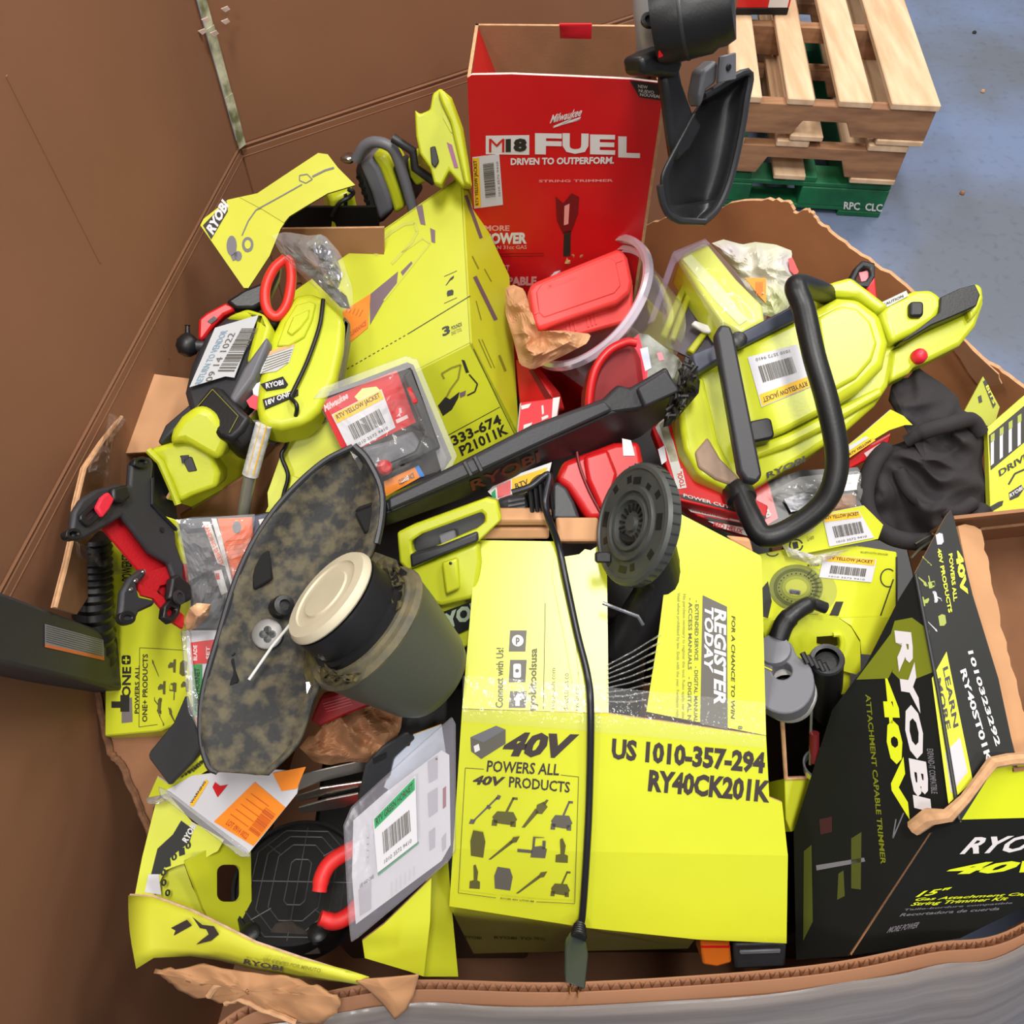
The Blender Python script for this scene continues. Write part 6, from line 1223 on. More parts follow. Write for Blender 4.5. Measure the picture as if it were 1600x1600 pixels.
# red bags and boots of plastic in the centre
T = Thing('red_tool_bag', 'large soft red plastic tool sleeve with a grey rubber side, behind the front lime carton', 'bag'); A5 = Plane((870, 740, .955), (990, 700, .965), (920, 810, .93))
m = MB(); m.px(A5, [(868, 750), (880, 720), (960, 690), (1000, 688), (1010, 740), (1000, 812), (920, 812), (905, 790), (886, 762)], .05); T.part('shell', m, REDP, .008, 3)
T.part('seam', MB().tube(spline([A5.p(x, y, .001) for x, y in ((900, 700), (906, 730), (920, 766), (938, 800))], 6), .002, 7), mat('dark_red_seam', (110, 10, 14), .5))
T.part('panel', MB().px(A5, [(912, 712), (950, 700), (966, 740), (950, 800), (936, 790), (918, 750)], .01, .008), REDP, .005, 2)
T.part('rubber_side', MB().px(A5, [(862, 758), (870, 750), (886, 762), (898, 784), (908, 812), (862, 812)], .03, .004), BLKG, .006, 3)
m = MB(); m.quad(A5, [(972, 685), (986, 688), (992, 712), (974, 712)], 0, .0012); T.part('white_tag', m, WHITE, smooth=0); T.done()
T = Thing('red_funnel', 'glossy red plastic scoop standing upright behind the scabbard', 'scoop'); A6 = Plane((920, 650, .985), (960, 545, 1.035), (1000, 620, .995))
T.part('shell', MB().px(A6, [(918, 650), (920, 610), (930, 574), (950, 546), (975, 534), (992, 534), (1004, 560), (1010, 610), (1000, 660), (940, 690)], .06, -.012), mat('deep_red_plastic', (130, 8, 14), .6), .01, 3)
T.part('rim', MB().tube(spline([A6.p(x, y, .0) for x, y in ((920, 660), (922, 612), (932, 574), (952, 548), (978, 535), (994, 536))], 6), .0055, 10), REDP); T.done()
T = Thing('red_case', 'red plastic panel wedged between the large lime carton and the round tub', 'case'); A7 = Plane((806, 575, .925), (850, 590, .935), (830, 640, .90)); T.part('panel', MB().px(A7, [(804, 560), (830, 575), (860, 612), (868, 640), (812, 650)], .03), REDP, .004, 2); T.part('groove', MB().px(A7, [(826, 578), (832, 576), (862, 622), (856, 630)], .002, .001), mat('dark_red_seam', (110, 10, 14), .5), smooth=0); T.done()
T = Thing('packet', 'red packet with white marks under the end of the large lime carton', 'package'); A8 = Plane((815, 625, .93), (872, 622, .935), (825, 700, .91)); m = MB(); card(m, A8, [(812, 628), (875, 620), (868, 668), (822, 690), (818, 700), (806, 690)], .01); T.part('packet', m, [mat('bright_red_card', (226, 40, 52), .4), WHITE], .002, 1, 0)
m = MB(); m.quad(A8, [(864, 622), (875, 620), (870, 650), (862, 655)], 0); m.quad(A8, [(814, 634), (830, 630), (826, 637), (815, 640)], 0); m.quad(A8, [(846, 634), (849, 633), (850, 646), (847, 648)], 0); m.quad(A8, [(846, 652), (856, 648), (857, 652), (847, 657)], 0); m.quad(A8, [(818, 664), (832, 660), (824, 674), (818, 676)], 0); T.part('print', m, WHITE, smooth=0); T.done()
# clear tub with red kit
bo = Z(914, 470, 1.0); bx = lean(bo, -.73, -.68, .62); pm = pxm(bo); r = 115 * pm
T = Thing('tub', 'round clear plastic tub with a thick milky rim, in front of the tall red carton', 'tub')
T.part('wall', MB().lathe(bo, bx, [(r * .98, 0), (r * .95, -.03), (r * .9, -.11), (r * .86, -.118), (.001, -.118)], 56, cap=False), CLEAR)
T.part('rim', MB().lathe(bo, bx, [(r * .95, .002), (r * 1.0, .004), (r * 1.05, .002), (r * 1.06, -.006), (r * 1.0, -.009), (r * .96, -.006), (r * .95, .002)], 64, cap=False), MILKY)
T.part('rim_step', MB().lathe(bo, bx, [(r * .9, -.012), (r * .96, -.010), (r * .96, -.016), (r * .9, -.018)], 56, cap=False), MILKY); T.done()
N1 = Plane((832, 445, 1.03), (968, 388, 1.045), (840, 512, 1.0))
T = Thing('accessory_case', 'bright red hard plastic accessory case lying in the clear tub', 'case')
N1b = N1
T.part('lid', MB().px(N1, [(826, 452), (832, 442), (840, 438), (964, 388), (974, 390), (982, 402), (990, 440), (986, 458), (966, 474), (842, 516), (834, 506)], .022, .012), REDL, .006, 3)
T.part('base', MB().px(N1, [(828, 456), (968, 394), (990, 444), (990, 490), (976, 504), (854, 538), (840, 514)], .03, -.010), REDL, .004, 2)
T.part('lid_panel', MB().px(N1, [(838, 456), (846, 444), (952, 402), (962, 408), (970, 446), (960, 458), (850, 496), (842, 488)], .002, .0136), REDL, .0015, 1)
for k in range(3):
    for j in range(3): T.part('vent_rib', MB().px(N1, [(852 + k * 32 + j * 6, 513 - k * 10 - j * 2), (854.5 + k * 32 + j * 6, 512 - k * 10 - j * 2), (857 + k * 32 + j * 6, 530 - k * 10 - j * 2), (854.5 + k * 32 + j * 6, 531 - k * 10 - j * 2)], .003, -.008), REDL, smooth=0)
for x, y in ((842, 487), (922, 460), (966, 408)): T.part('hinge_notch', MB().px(N1, [(x - 7, y + 2), (x + 7, y - 3), (x + 7, y - 1), (x - 7, y + 4)], .001, .0132), REDL, smooth=0)
m = MB(); m.text(N1, 'Milwaukee', (856, 452), (900, 436), (853, 442), 0, .014, .03, .3); T.part('raised_logo', m, REDL, smooth=0); T.done()
T = Thing('paper_wad', 'peach crumpled packing paper tucked beside the red accessory case', 'paper'); m = MB(); N2 = Plane((800, 460, 1.0), (860, 540, .99), (800, 560, .96))
crumple(m, N2, [(790, 450), (800, 444), (820, 452), (826, 500), (840, 520), (880, 516), (924, 522), (918, 536), (880, 556), (832, 578), (812, 570), (802, 530), (790, 490)], .02, .026, 24, 14, 60, 51, True); T.part('paper', m, mat('peach_paper', (214, 160, 116), .75, var=.06, vs=40), smooth=0); T.done()
T = Thing('paper_wad', 'tan paper tucked between the tub rim and the red accessory case', 'paper'); m = MB(); crumple(m, Plane((890, 395, 1.01), (940, 380, 1.01), (890, 420, .985)), [(882, 412), (888, 398), (930, 386), (950, 388), (900, 416)], .01, .012, 40, 8, 30, 52, True); T.part('paper', m, mat('tan_paper', (188, 140, 92), .8), smooth=0); T.done()

# ------------------------------------------------------------------ right side of the heap
# clear clamshell with a lime level, white bag
W1 = Plane((1064, 400, .985), (1104, 376, .985), (1185, 500, .965))
T = Thing('clamshell_pack', 'clear clamshell holding a glossy lime tool, behind the chainsaw', 'package')
T.part('tube_body', MB().px(W1, [(1062, 404), (1070, 394), (1098, 378), (1108, 382), (1152, 436), (1192, 476), (1196, 500), (1160, 520), (1128, 500), (1092, 450)], .05, .004), mat('pearl_lime_plastic', (202, 208, 60), .18, coat=.6), .014, 4)
T.part('pale_stripe', MB().px(W1, [(1066, 404), (1080, 396), (1130, 450), (1168, 500), (1156, 508), (1118, 470)], .002, .0055), mat('pale_sage_plastic', (214, 220, 150), .25), .001, 1)
W2 = Plane((1060, 440, .955), (1030, 525, .93), (1110, 520, .93))
for q in ([(1070, 432), (1078, 440), (1042, 528), (1032, 522)], [(1078, 440), (1086, 446), (1056, 532), (1046, 528)], [(1076, 440), (1088, 436), (1136, 500), (1126, 508)], [(1088, 528), (1106, 506), (1112, 512), (1084, 552), (1074, 546)]): T.part('lime_rail', MB().px(W2, q, .012, .004), mat('dull_lime_plastic', (176, 178, 32), .45), .002, 1)
T.part('black_slot', MB().px(W2, [(1084, 456), (1092, 452), (1120, 490), (1112, 498)], .012, .006), BLK, .002, 1)
T.part('inner_card', MB().px(W2, [(1072, 470), (1100, 480), (1130, 510), (1100, 570), (1040, 540)], .004, -.008), mat('violet_grey_card', (78, 70, 80), .5), smooth=0)
T.part('white_clip', MB().px(W2, [(1080, 506), (1086, 500), (1114, 510), (1110, 520), (1100, 518)], .006, .012), WHITE, .0015, 1)
m = MB(); m.px(W1, [(1048, 402), (1052, 392), (1102, 372), (1110, 380), (1070, 398), (1056, 410), (1024, 500), (1012, 505)], .004, .010); T.part('clamshell_edge', m, film('violet_blister', .24, .1, (190, 160, 190), .2, 60, gloss=.2), .001, 1)
m = MB(); crumple(m, off(W1, .012), [(1052, 398), (1104, 374), (1200, 480), (1196, 505), (1130, 530), (1096, 470)], .012, .006, 40, 8, 40, 61); T.part('clamshell', m, CLEAR); T.done()
T = Thing('plastic_bag', 'white translucent plastic bag with an orange label behind the chainsaw', 'bag'); m = MB(); W3 = Plane((1130, 385, .955), (1240, 395, .945), (1190, 480, .925))
crumple(m, W3, [(1112, 380), (1130, 374), (1160, 382), (1180, 378), (1212, 382), (1238, 392), (1236, 412), (1246, 440), (1240, 470), (1216, 500), (1190, 490), (1160, 440)], .02, .022, 22, 16, 64, 62, True); T.part('bag', m, mat('milky_bag', (214, 206, 210), .35, c2=(204, 208, 160), vs=9, coat=.3), smooth=0)
m = MB(); m.px(W3, [(1164, 434), (1197, 434), (1197, 474), (1186, 462)], .0006, .027)
for k in range(4): line(m, W3, [(1182 + k * 3, 440), (1182 + k * 3, 462)], 1, 1, .028)
T.part('orange_label', m, [ORANGE, mat('rust_ink', (196, 84, 20), .5)], smooth=0); T.part('red_corner', MB().px(W3, [(1232, 404), (1238, 402), (1248, 424), (1244, 432), (1234, 422)], .001, .012), RED, smooth=0); T.done()
T = Thing('clamp', 'black and red spring clamp behind the chainsaw top', 'clamp'); W4 = Plane((1330, 450, .94), (1368, 412, .95), (1360, 470, .93))
T.part('jaw', MB().ringslab(W4.ps([(1326, 438), (1338, 416), (1348, 406), (1368, 410), (1368, 432), (1358, 450), (1338, 448)]), W4.ps([(1338, 436), (1344, 424), (1350, 418), (1360, 420), (1360, 430), (1354, 438), (1344, 440)]), W4.n, .014), BLK, .003, 2)
T.part('arm', MB().px(W4, [(1354, 448), (1368, 430), (1372, 470), (1364, 478), (1356, 462)], .014), RED, .003, 2); T.part('pad', MB().px(W4, [(1342, 426), (1358, 422), (1358, 438), (1346, 440)], .006, -.006), mat('pink_pad', (216, 130, 140), .5), smooth=0); T.done()
T = Thing('product_box', 'silver patterned red box behind the collar of the scabbard', 'box'); W5 = Plane((990, 530, 1.015), (1060, 562, 1.015), (1000, 605, .985)); m = MB(); m.px(W5, [(987, 530), (996, 520), (1012, 522), (1062, 560), (1052, 592), (1016, 620), (1004, 620)], .05); T.part('body', m, mat('silver_pattern', (170, 174, 166), .5, c2=(74, 72, 52), vs=30), .002, 1, 0)
m = MB(); m.quad(W5, [(987, 532), (998, 522), (1012, 575), (1010, 612), (1002, 605)], 0); m.quad(W5, [(1000, 545), (1012, 542), (1018, 575), (1008, 580)], 1, .001); m.quad(W5, [(1026, 552), (1034, 550), (1038, 562), (1030, 564)], 2); T.part('print', m, [mat('pink_red_card', (232, 44, 66), .5), mat('pale_blue_card', (196, 204, 222), .5), mat('pink_pad', (216, 130, 140), .5)], smooth=0); T.done()
# red long boxes under the chainsaw nose
X1 = Plane((1030, 660, .935), (1160, 790, .915), (1065, 770, .915))
for i, (bqq, h, lb) in enumerate((([(1018, 668), (1046, 642), (1064, 690), (1100, 748), (1160, 770), (1200, 790), (1196, 812), (1062, 782)], 0, 'upper of two red and silver boxes under the nose of the chainsaw'), ([(1060, 784), (1130, 800), (1196, 814), (1192, 842), (1176, 836), (1090, 806)], -.022, 'lower of two red and silver boxes, nearest the lime carton flap'))):
    T = Thing('product_box', lb, 'box', 'red boxes under the chainsaw'); m = MB(); m.px(off(X1, h), bqq, .02); T.part('body', m, RED, .001, 1, 0); m = MB(); Xo = off(X1, h)
    if i == 0:
        m.quad(Xo, [(1024, 668), (1036, 652), (1052, 690), (1072, 762), (1058, 764), (1040, 700)], 0); m.quad(Xo, [(1030, 664), (1040, 654), (1060, 720), (1048, 722)], 4, .0009); m.quad(Xo, [(1056, 735), (1066, 732), (1073, 762), (1060, 764)], 0, .001); m.text(Xo, 'TOOL', (1071, 760), (1065, 736), (1063, 762), 2, .0013, .03)
        m.quad(Xo, [(1028, 702), (1038, 696), (1042, 720), (1034, 726)], 5, .001)
        m.quad(Xo, [(1064, 778), (1196, 812), (1196, 806), (1140, 794), (1062, 772)], 3, .001); m.text(Xo, 'POWER CUT', (1068, 776), (1140, 795), (1068, 771), 0, .0014)
        T.part('print', m, [mat('silver_print', (200, 200, 196), .4), INK, RED, INK, mat('camo_print', (130, 124, 96), .5, c2=(180, 178, 160), vs=60), PAPER], smooth=0)
    else:
        m.quad(Xo, [(1064, 785), (1150, 803), (1156, 816), (1080, 800)], 0); m.text(Xo, 'TITANIUM NITRIDE', (1080, 798), (1140, 812), (1082, 790), 2, .001, .03); m.quad(Xo, [(1098, 806), (1160, 818), (1165, 824), (1110, 814)], 1); m.quad(Xo, [(1106, 814), (1164, 825), (1170, 838), (1130, 826)], 0); m.text(Xo, 'RED HELIX', (1114, 822), (1160, 834), (1116, 815), 2, .001, .03)
        T.part('print', m, [mat('silver_print', (200, 200, 196), .4), INK, RED], smooth=0)
    T.done()
# small stuff inside the chainsaw handle loop
X2 = Plane((1190, 760, .90), (1330, 745, .92), (1240, 830, .885))
T = Thing('blister_pack', 'dark blister of tool bits seen through the loop of the chainsaw handle', 'package'); T.part('card', MB().px(X2, [(1176, 760), (1250, 735), (1340, 730), (1360, 760), (1340, 800), (1200, 830), (1180, 800)], .01), mat('charcoal_card', (40, 38, 40), .35), smooth=0)
m = MB(); m.px(X2, [(1178, 760), (1200, 752), (1216, 810), (1196, 822), (1186, 800)], .001, .001, 0); m.text(X2, '1B', (1192, 812), (1206, 806), (1188, 800), 1, .003, .05); m.px(X2, [(1225, 780), (1270, 764), (1280, 790), (1236, 800)], .008, .009, 2); m.px(X2, [(1300, 745), (1345, 740), (1348, 764), (1310, 768)], .006, .007, 3); m.px(X2, [(1285, 780), (1340, 770), (1345, 792), (1300, 800)], .004, .004, 4)
T.part('contents', m, [RED, WHITE, mat('dark_silver', (90, 90, 96), .3, metal=.5), mat('silver_plastic', (170, 168, 160), .3, metal=.5), KRAFT], smooth=0); m = MB(); crumple(m, off(X2, .014), [(1200, 770), (1250, 745), (1345, 735), (1350, 790), (1250, 800)], .006, .012, 40, 8, 40, 71, True); T.part('blister', m, BLISTER, smooth=0); T.done()
X3 = Plane((1320, 700, .955), (1425, 660, .97), (1330, 720, .945))
T = Thing('card_sleeve', 'curved lime card sleeve with a price sticker tucked under the chainsaw body', 'card'); m = MB(); card(m, X3, [(1316, 722), (1318, 702), (1350, 676), (1392, 640), (1412, 650), (1426, 664), (1414, 664), (1390, 672), (1360, 690), (1326, 716)], .003); T.part('sleeve', m, [YEL, WHITE], smooth=0)
m = MB(); m.px(X3, [(1322, 700), (1352, 682), (1358, 684), (1324, 706)], .0005, .001, 0); m.px(X3, [(1323, 708), (1364, 684), (1368, 688), (1326, 716)], .0005, .001, 1); m.text(X3, 'RTV YELLOW', (1328, 712), (1362, 690), (1327, 708), 2, .002); T.part('price_sticker', m, [PAPER, AMBER, INK], smooth=0); T.done()
T = Thing('packet', 'red packet with white print below the curved lime sleeve', 'package'); m = MB(); card(m, off(X3, -.02), [(1320, 732), (1326, 722), (1362, 694), (1394, 676), (1390, 690), (1370, 716), (1350, 722), (1330, 732)], .01); T.part('packet', m, [RED, RED], .002, 1, 0); m = MB(); m.quad(off(X3, -.02), [(1350, 708), (1380, 690), (1376, 698), (1354, 714)], 0); T.part('print', m, mat('pink_white_ink', (224, 190, 190), .5), smooth=0); T.done()
# black cloth bag
T = Thing('cloth_bag', 'crumpled black fabric bag heaped beside the chainsaw', 'bag'); Y1 = Plane((1400, 600, .945), (1530, 680, .935), (1380, 840, .88))
CL = mat('black_fabric', (40, 35, 38), .85, bump=.25, bs=600)
m = MB(); crumple(m, Y1, [(1392, 605), (1400, 592), (1420, 590), (1432, 572), (1450, 585), (1474, 600), (1496, 620), (1502, 640), (1522, 648), (1536, 668), (1540, 690), (1534, 720), (1544, 770), (1540, 800), (1520, 826), (1470, 850), (1420, 854), (1380, 842), (1352, 820), (1342, 790), (1348, 756), (1360, 730), (1376, 702), (1412, 690), (1424, 664), (1400, 644), (1388, 626)], .035, .045, 11, 36, 120, 81, True, 0, .1); T.part('fabric', m, CL, smooth=180)
T.part('rolled_hem', MB().tube(spline([Y1.p(x, y, h) for x, y, h in ((1384, 700, .022), (1364, 726, .03), (1352, 766, .03), (1358, 806, .026), (1384, 834, .022), (1424, 846, .02), (1474, 842, .02), (1516, 822, .018), (1536, 794, .014))], 8), .011, 12), CL, smooth=60)
T.part('fold', MB().tube(spline([Y1.p(x, y, h) for x, y, h in ((1416, 690, .03), (1440, 676, .042), (1480, 664, .046), (1516, 656, .03), (1532, 676, .016))], 8), [.008] * 8 + [.010] * 25, 12), CL, smooth=60)
T.part('fold', MB().tube(spline([Y1.p(x, y, h) for x, y, h in ((1404, 734, .04), (1420, 766, .034), (1450, 790, .03), (1490, 800, .03), (1520, 786, .024))], 8), .009, 12), CL, smooth=60)
T.part('drawcord', MB().tube(spline([Y1.p(x, y, .03) for x, y in ((1430, 850), (1452, 838), (1476, 832))] + [Z(1440, 856, .95), Z(1424, 872, .95)], 6), .0016, 6), mat('olive_cord', (60, 62, 44), .6)); T.done()
# lime cards at the right edge
Y2 = Plane((1543, 668, .955), (1640, 600, .975), (1552, 812, .915))
T = Thing('product_card', 'lime driver bit card with silver bits, cut by the right edge of the photo', 'card'); m = MB(); card(m, Y2, [(1543, 668), (1600, 618), (1680, 560), (1690, 800), (1548, 814)], .01); T.part('card', m, [YEL, YEL], smooth=0)
m = MB(); m.quad(Y2, [(1545, 680), (1600, 634), (1680, 580), (1680, 640), (1602, 690), (1548, 735)], 0)
for k in range(8):
    x = 1548 + k * 14; y = 690 - k * 10; m.quad(Y2, [(x, y), (x + 5, y - 4), (x + 5, y + 34), (x, y + 38)], 1, .001); m.quad(Y2, [(x, y - 10), (x + 6, y - 14), (x + 6, y - 2), (x, y + 2)], 2, .001)
m.quad(Y2, [(1576, 770), (1596, 757), (1600, 764), (1592, 776), (1578, 782)], 0); m.text(Y2, 'RYOBI', (1578, 778), (1598, 765), (1577, 772), 1, .001, .04); line(m, Y2, [(1576, 757), (1586, 740), (1604, 732)], 3, 0); m.quad(Y2, [(1546, 792), (1560, 784), (1568, 782), (1566, 790), (1552, 798), (1548, 808)], 0)
m.text(Y2, 'DRIVE KIT', (1562, 745), (1640, 695), (1560, 735), 0, .001, .03); T.part('print', m, [INK, mat('pale_grey_ink', (190, 186, 192), .5), mat('muted_lime_ink', (150, 160, 60), .5)], smooth=0); T.done()
T = Thing('product_card', 'small lime card with dark print leaning on the torn right bin wall', 'card'); Y3 = Plane((1508, 652, .93), (1536, 590, .945), (1558, 650, .93)); m = MB(); card(m, Y3, [(1506, 644), (1536, 588), (1562, 636), (1556, 656), (1544, 666), (1532, 660)], .004); T.part('card', m, [mat('olive_lime_card', (160, 164, 34), .5), YEL], smooth=0)
m = MB(); m.quad(Y3, [(1536, 596), (1540, 593), (1556, 632), (1552, 638)], 0); m.quad(Y3, [(1528, 620), (1533, 617), (1535, 628), (1530, 630)], 0); m.text(Y3, 'BITS', (1540, 604), (1552, 632), (1544, 601), 1, .001); T.part('print', m, [INK, YEL], smooth=0); T.done()
# lime cards and boxes below the chainsaw
X5 = Plane((1225, 848, .925), (1345, 795, .945), (1235, 868, .915))
T = Thing('product_card', 'lime card with a recycling mark and bar code sticker before the black bag', 'card'); m = MB(); card(m, X5, [(1222, 848), (1262, 822), (1300, 800), (1350, 790), (1380, 820), (1372, 842), (1300, 856), (1232, 870)], .004); T.part('card', m, [YEL, WHITE], smooth=0)
m = MB(); c_ = (1244, 852); q = circ(c_, 10, 20, 9)
for k in (0, 7, 14): line(m, X5, [q[(k + j) % 20] for j in range(6)], 2.4, 0)
m.quad(X5, [(1238, 848), (1246, 846), (1248, 856), (1240, 858)], 0); m.quad(X5, [(1244, 826), (1268, 814), (1272, 828), (1254, 836)], 1); m.text(X5, 'Li-ion', (1262, 846), (1272, 842), (1261, 838), 2, .001); T.part('print', m, [INK, mat('pale_grey_ink', (190, 186, 192), .5), mat('olive_ink', (140, 138, 40), .5)], smooth=0)
sticker(T, off(X5, .0006), (1285, 804), (1342, 798), (1366, 840), (1296, 854), None)
m = MB(); crumple(m, off(X5, .0), [(1222, 852), (1236, 872), (1262, 880), (1272, 886), (1300, 872), (1330, 858), (1300, 862), (1250, 872)], .006, .012, 50, 8, 40, 91, True); T.part('clear_bag', m, film('white_bag_edge', .5, .2, (236, 232, 236), .5, 60, gloss=.15), smooth=0); T.done()
X6 = Plane((1190, 868, .905), (1400, 862, .905), (1200, 965, .865))
T = Thing('product_box', 'lime box printed with a round grey-lime speaker and a bar code sticker', 'box'); m = MB(); m.vec(X6.ps([(1184, 866), (1224, 858), (1340, 852), (1402, 862), (1402, 968), (1184, 968)]), Vector((.0, .04, -.2))); T.part('body', m, YEL, .0015, 1, 0)
m = MB(); c_ = (1244, 918); O2 = mat('olive_disc_ink', (120, 126, 50), .5)
m.quad(X6, circ((1262, 924), 46, 28, 38), 6, .0004); m.quad(X6, [(1188, 962), (1186, 925), (1200, 908), (1206, 940), (1200, 966)], 3); m.quad(X6, circ(c_, 42, 32, 36), 0, .0008); m.quad(X6, circ(c_, 35, 32, 30), 1, .0012); m.quad(X6, circ(c_, 30, 32, 25), 0, .0016); m.quad(X6, circ(c_, 22, 32, 18), 2, .002); m.quad(X6, circ(c_, 17, 32, 13), 6, .0024); m.quad(X6, rr(1242, 925, 18, 7, 2, 2, .15), 4, .0028); m.text(X6, 'RYOBI', (1235, 928), (1249, 929), (1235, 923), 3, .0032)
for k in range(24):
    a_ = 2 * math.pi * k / 24; m.quad(X6, circ((c_[0] + 27 * math.cos(a_), c_[1] + 22 * math.sin(a_)), 1.2, 6), 3, .0022)
for j in range(5):
    for k in range(9):
        a_ = -.9 + .22 * k; rr_ = 26 + j * 3.2; m.quad(X6, circ((c_[0] + rr_ * math.cos(a_), c_[1] + .86 * rr_ * math.sin(a_)), 1.1, 6), 3, .0024)
m.quad(X6, [(1296, 962), (1306, 940), (1318, 940), (1310, 962)], 3, .0012)
q = circ((1388, 903), 12, 22, 14)
for j in range(15): line(m, X6, [q[(j + 4) % 22], q[(j + 5) % 22]], 2, 3)
line(m, X6, [(1401, 870), (1401, 962)], 3, 3); line(m, X6, [(1396, 905), (1376, 962)], 2, 3)
q = circ((1207, 862), 10, 16, 7); line(m, X6, q[1:8], 2, 3); m.text(X6, 'BLUETOOTH SPEAKER', (1345, 864), (1388, 868), (1345, 861), 5, .0008); m.text(X6, 'RYOBI', (1262, 886), (1280, 884), (1262, 882), 3, .001, .02)
T.part('print', m, [O2, mat('dark_olive_disc', (84, 88, 32), .5), mat('mid_olive_disc', (140, 146, 50), .5), INK, GREY, mat('olive_ink', (140, 138, 40), .5), mat('pale_olive_disc', (172, 176, 66), .5)], smooth=0)
sticker(T, off(X6, .0006), (1287, 866), (1370, 874), (1362, 910), (1280, 902), None, frac=.28); T.done()
# lime bracket, roller and bits in the front right gap
X7 = Plane((1200, 970, .875), (1340, 1000, .865), (1330, 1055, .835))
T = Thing('tool_bracket', 'lime plastic bracket with a curved slot, beside the grey roller', 'bracket')
m = MB(); holed(m, X7, [(1190, 972), (1214, 968), (1250, 964), (1310, 966), (1330, 980), (1344, 1004), (1345, 1048), (1338, 1054), (1300, 1044), (1260, 1036), (1200, 1020)], [(1276, 995), (1304, 993), (1312, 998), (1314, 1012), (1306, 1016), (1276, 1008)], .012); T.part('plate', m, YELP, .001, 1)
T.part('slot_collar', MB().tube(spline([X7.p(x, y, .002) for x, y in ((1302, 992), (1312, 992), (1316, 1004), (1314, 1018))], 5), .003, 8), YELP)
T.part('leg', MB().px(X7, [(1304, 1046), (1330, 1054), (1328, 1085), (1306, 1088)], .02, -.012), YELP, .002, 1); T.done()
T = Thing('card_flap', 'plain lime card flap right of the bracket', 'card'); X8 = Plane((1316, 966, .868), (1394, 966, .87), (1350, 1022, .845)); m = MB(); card(m, X8, [(1312, 966), (1395, 964), (1388, 990), (1374, 1024), (1346, 1022), (1344, 1000), (1330, 978)], .003); T.part('flap', m, [YEL, YEL], smooth=0); T.done()
rc = Z(1220, 1056, .885); rx_ = lean(rc, -.1, -.42, .88); pm = pxm(rc)
T = Thing('roller', 'grey two lobed rubber roller with a black centre hole beside the front lime carton', 'roller'); u1 = (R_ - rx_ * R_.dot(rx_)).normalized(); u2 = rx_.cross(u1)
ol = [(c, s) for c, s in [(48 * math.cos(a), 56 * math.sin(a) - 6) for a in [math.radians(x) for x in range(-215, 36, 12)]]] + [(30, 30), (26, 52), (14, 66), (-2, 70), (-18, 66), (-28, 52), (-34, 34)]
pts = [rc + (u1 * x + u2 * y) * pm for x, y in ol]; bq_ = [rc + (u1 * (3 + 15 * math.cos(2 * math.pi * k / len(pts) - 3.75)) + u2 * (9 + 15 * math.sin(2 * math.pi * k / len(pts) - 3.75))) * pm for k in range(len(pts))]
m = MB(); m.ringslab(pts, bq_, rx_, .024); T.part('disc', m, GREY, .002, 2)
T.part('raised_lobe', MB().lathe(rc + (u1 * -2 + u2 * 44) * pm, rx_, [(27 * pm, -.002), (25 * pm, .005), (16 * pm, .007), (.001, .007)], 24), GREY)
T.part('bore_sleeve', MB().lathe(rc + (u1 * 3 + u2 * 9) * pm - rx_ * .002, rx_, [(15.5 * pm, 0), (15.5 * pm, -.05), (.001, -.05)], 28, cap=False), BLK)
T.part('lower_ring', MB().lathe(rc + (u1 * 4 - u2 * 14) * pm - rx_ * .02, -rx_, [(28 * pm, .001), (44 * pm, 0), (45 * pm, .006), (40 * pm, .024), (36 * pm, .026)], 32, cap=False), mat('pale_grey_plastic', (176, 174, 170), .5)); m = MB(); m.box(rc + (u1 * -38 + u2 * 30) * pm + rx_ * .0006, (u1 * 26 - u2 * 20) * pm, (u2 * 1.6 + u1 * 1.2) * pm, rx_ * .0004); T.part('lime_scratch', m, YEL, smooth=0); T.done()
T = Thing('hose', 'short black rubber hose bending from the speaker box down behind the roller', 'hose'); T.part('hose', MB().tube(spline([Z(1216, 998, .885), Z(1226, 974, .895), Z(1244, 956, .905), Z(1268, 944, .905), Z(1290, 950, .9)], 6), [.0115] * 10 + [.010] * 8 + [.007] * 7, 14), BLK, smooth=60); T.done()
tc = Z(1292, 1030, .895); tx = lean(tc, .0, -.3, .93); T = Thing('vacuum_tube', 'black corrugated tube end right of the grey roller', 'tube')
T.part('tube', MB().lathe(tc, tx, [(.0135, 0), (.0175, .001), (.0185, -.002), (.0185, -.10), (.0185, -.2)], 24, cap=False), BLK); T.part('rim', MB().lathe(tc, tx, [(.015, .001), (.018, .002), (.0195, -.002), (.018, -.004)], 24, cap=False), BLKG)
m = MB(); 
for k in range(5): m.tube([tc + R_ * (-.028 + k * .006) + U_ * (.006 - .003 * k) + tx * .004, tc + R_ * (-.022 + k * .006) - U_ * (.006 + .003 * k) + tx * .006], .0036, 8)
T.part('spring_coils', m, BLK); T.part('dark_tube_disc', MB().lathe(tc - tx * .012, tx, [(.0138, 0), (.001, .0005)], 20), BLK); T.done()  # black disc added to make the inside of the open tube dark
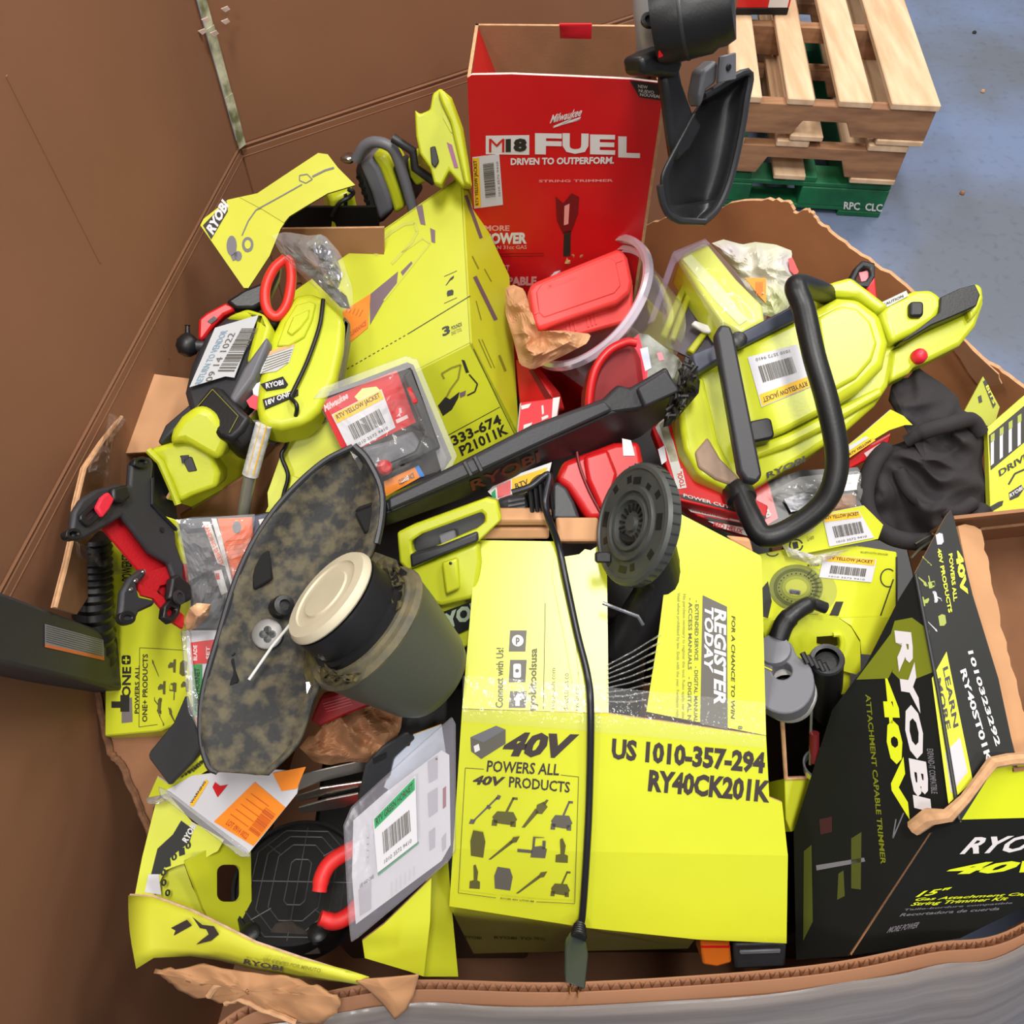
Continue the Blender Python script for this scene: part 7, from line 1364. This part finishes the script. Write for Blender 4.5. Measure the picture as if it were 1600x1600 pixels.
kc_ = Z(1282, 1196, .76); kx = lean(kc_, 0, -.4, .85); T = Thing('clamp_ring', 'chrome hose clamp ring deep in the front right gap', 'ring'); T.part('ring', MB().lathe(kc_, kx, [(.018, .006), (.0205, .006), (.0205, -.008), (.018, -.008), (.018, .006)], 32, cap=False), mat('pale_chrome', (196, 200, 206), .2, metal=.9)); T.part('tag', MB().box(kc_ - U_ * .024 - R_ * .004, R_ * .012, U_ * .008, -F_ * .004), YELP, .001, 1); T.done()
T = Thing('screwdriver', 'thin steel shaft with a dark red grip in the front right gap', 'screwdriver'); T.part('shaft', MB().tube([Z(1269, 1080, .83), Z(1267, 1140, .80), Z(1266, 1195, .77)], .0018, 8), STEEL); T.part('grip', MB().tube([Z(1272, 1145, .80), Z(1272, 1190, .77)], .006, 12), mat('dark_red_grip', (96, 20, 22), .45)); T.done()
X9 = Plane((1228, 1215, .735), (1282, 1215, .735), (1250, 1290, .70)); T = Thing('small_carton', 'small lime carton with a kraft rim in the front right gap', 'box'); m = MB(); m.vec(X9.ps([(1226, 1216), (1282, 1214), (1286, 1240), (1260, 1290), (1236, 1300), (1228, 1280)]), Vector((0, .03, -.12))); T.part('body', m, YEL, .001, 1, 0)
T.part('rim', MB().tube([X9.p(1222, 1120, .03), X9.p(1228, 1216, .002), X9.p(1283, 1214, .002)], .0028, 8), KRAFTL); T.done()
# things glimpsed under the front carton
T = Thing('drill_bit_case', 'orange translucent bit case under the lower edge of the front lime carton', 'case'); o1 = Plane((1095, 1470, .672), (1142, 1470, .672), (1118, 1512, .65)); T.part('case', MB().px(o1, [(1094, 1466), (1140, 1466), (1144, 1505), (1120, 1512), (1098, 1508)], .04), mat('amber_plastic', (206, 104, 30), .3, coat=.4), .003, 2); T.part('lid_line', MB().px(o1, [(1096, 1478), (1141, 1478), (1141, 1481), (1096, 1481)], .001, .001), RED, smooth=0); T.done()
T = Thing('battery_pack', 'dark grey battery block under the front lime carton, right of the orange case', 'battery'); o2 = Plane((1145, 1480, .665), (1228, 1478, .665), (1180, 1512, .645)); T.part('block', MB().px(o2, [(1146, 1474), (1230, 1472), (1228, 1512), (1148, 1516)], .06), BLKG, .004, 2); T.part('rail', MB().px(o2, [(1156, 1486), (1220, 1484), (1220, 1490), (1156, 1492)], .003, .002), GREY, .001, 1); T.done()
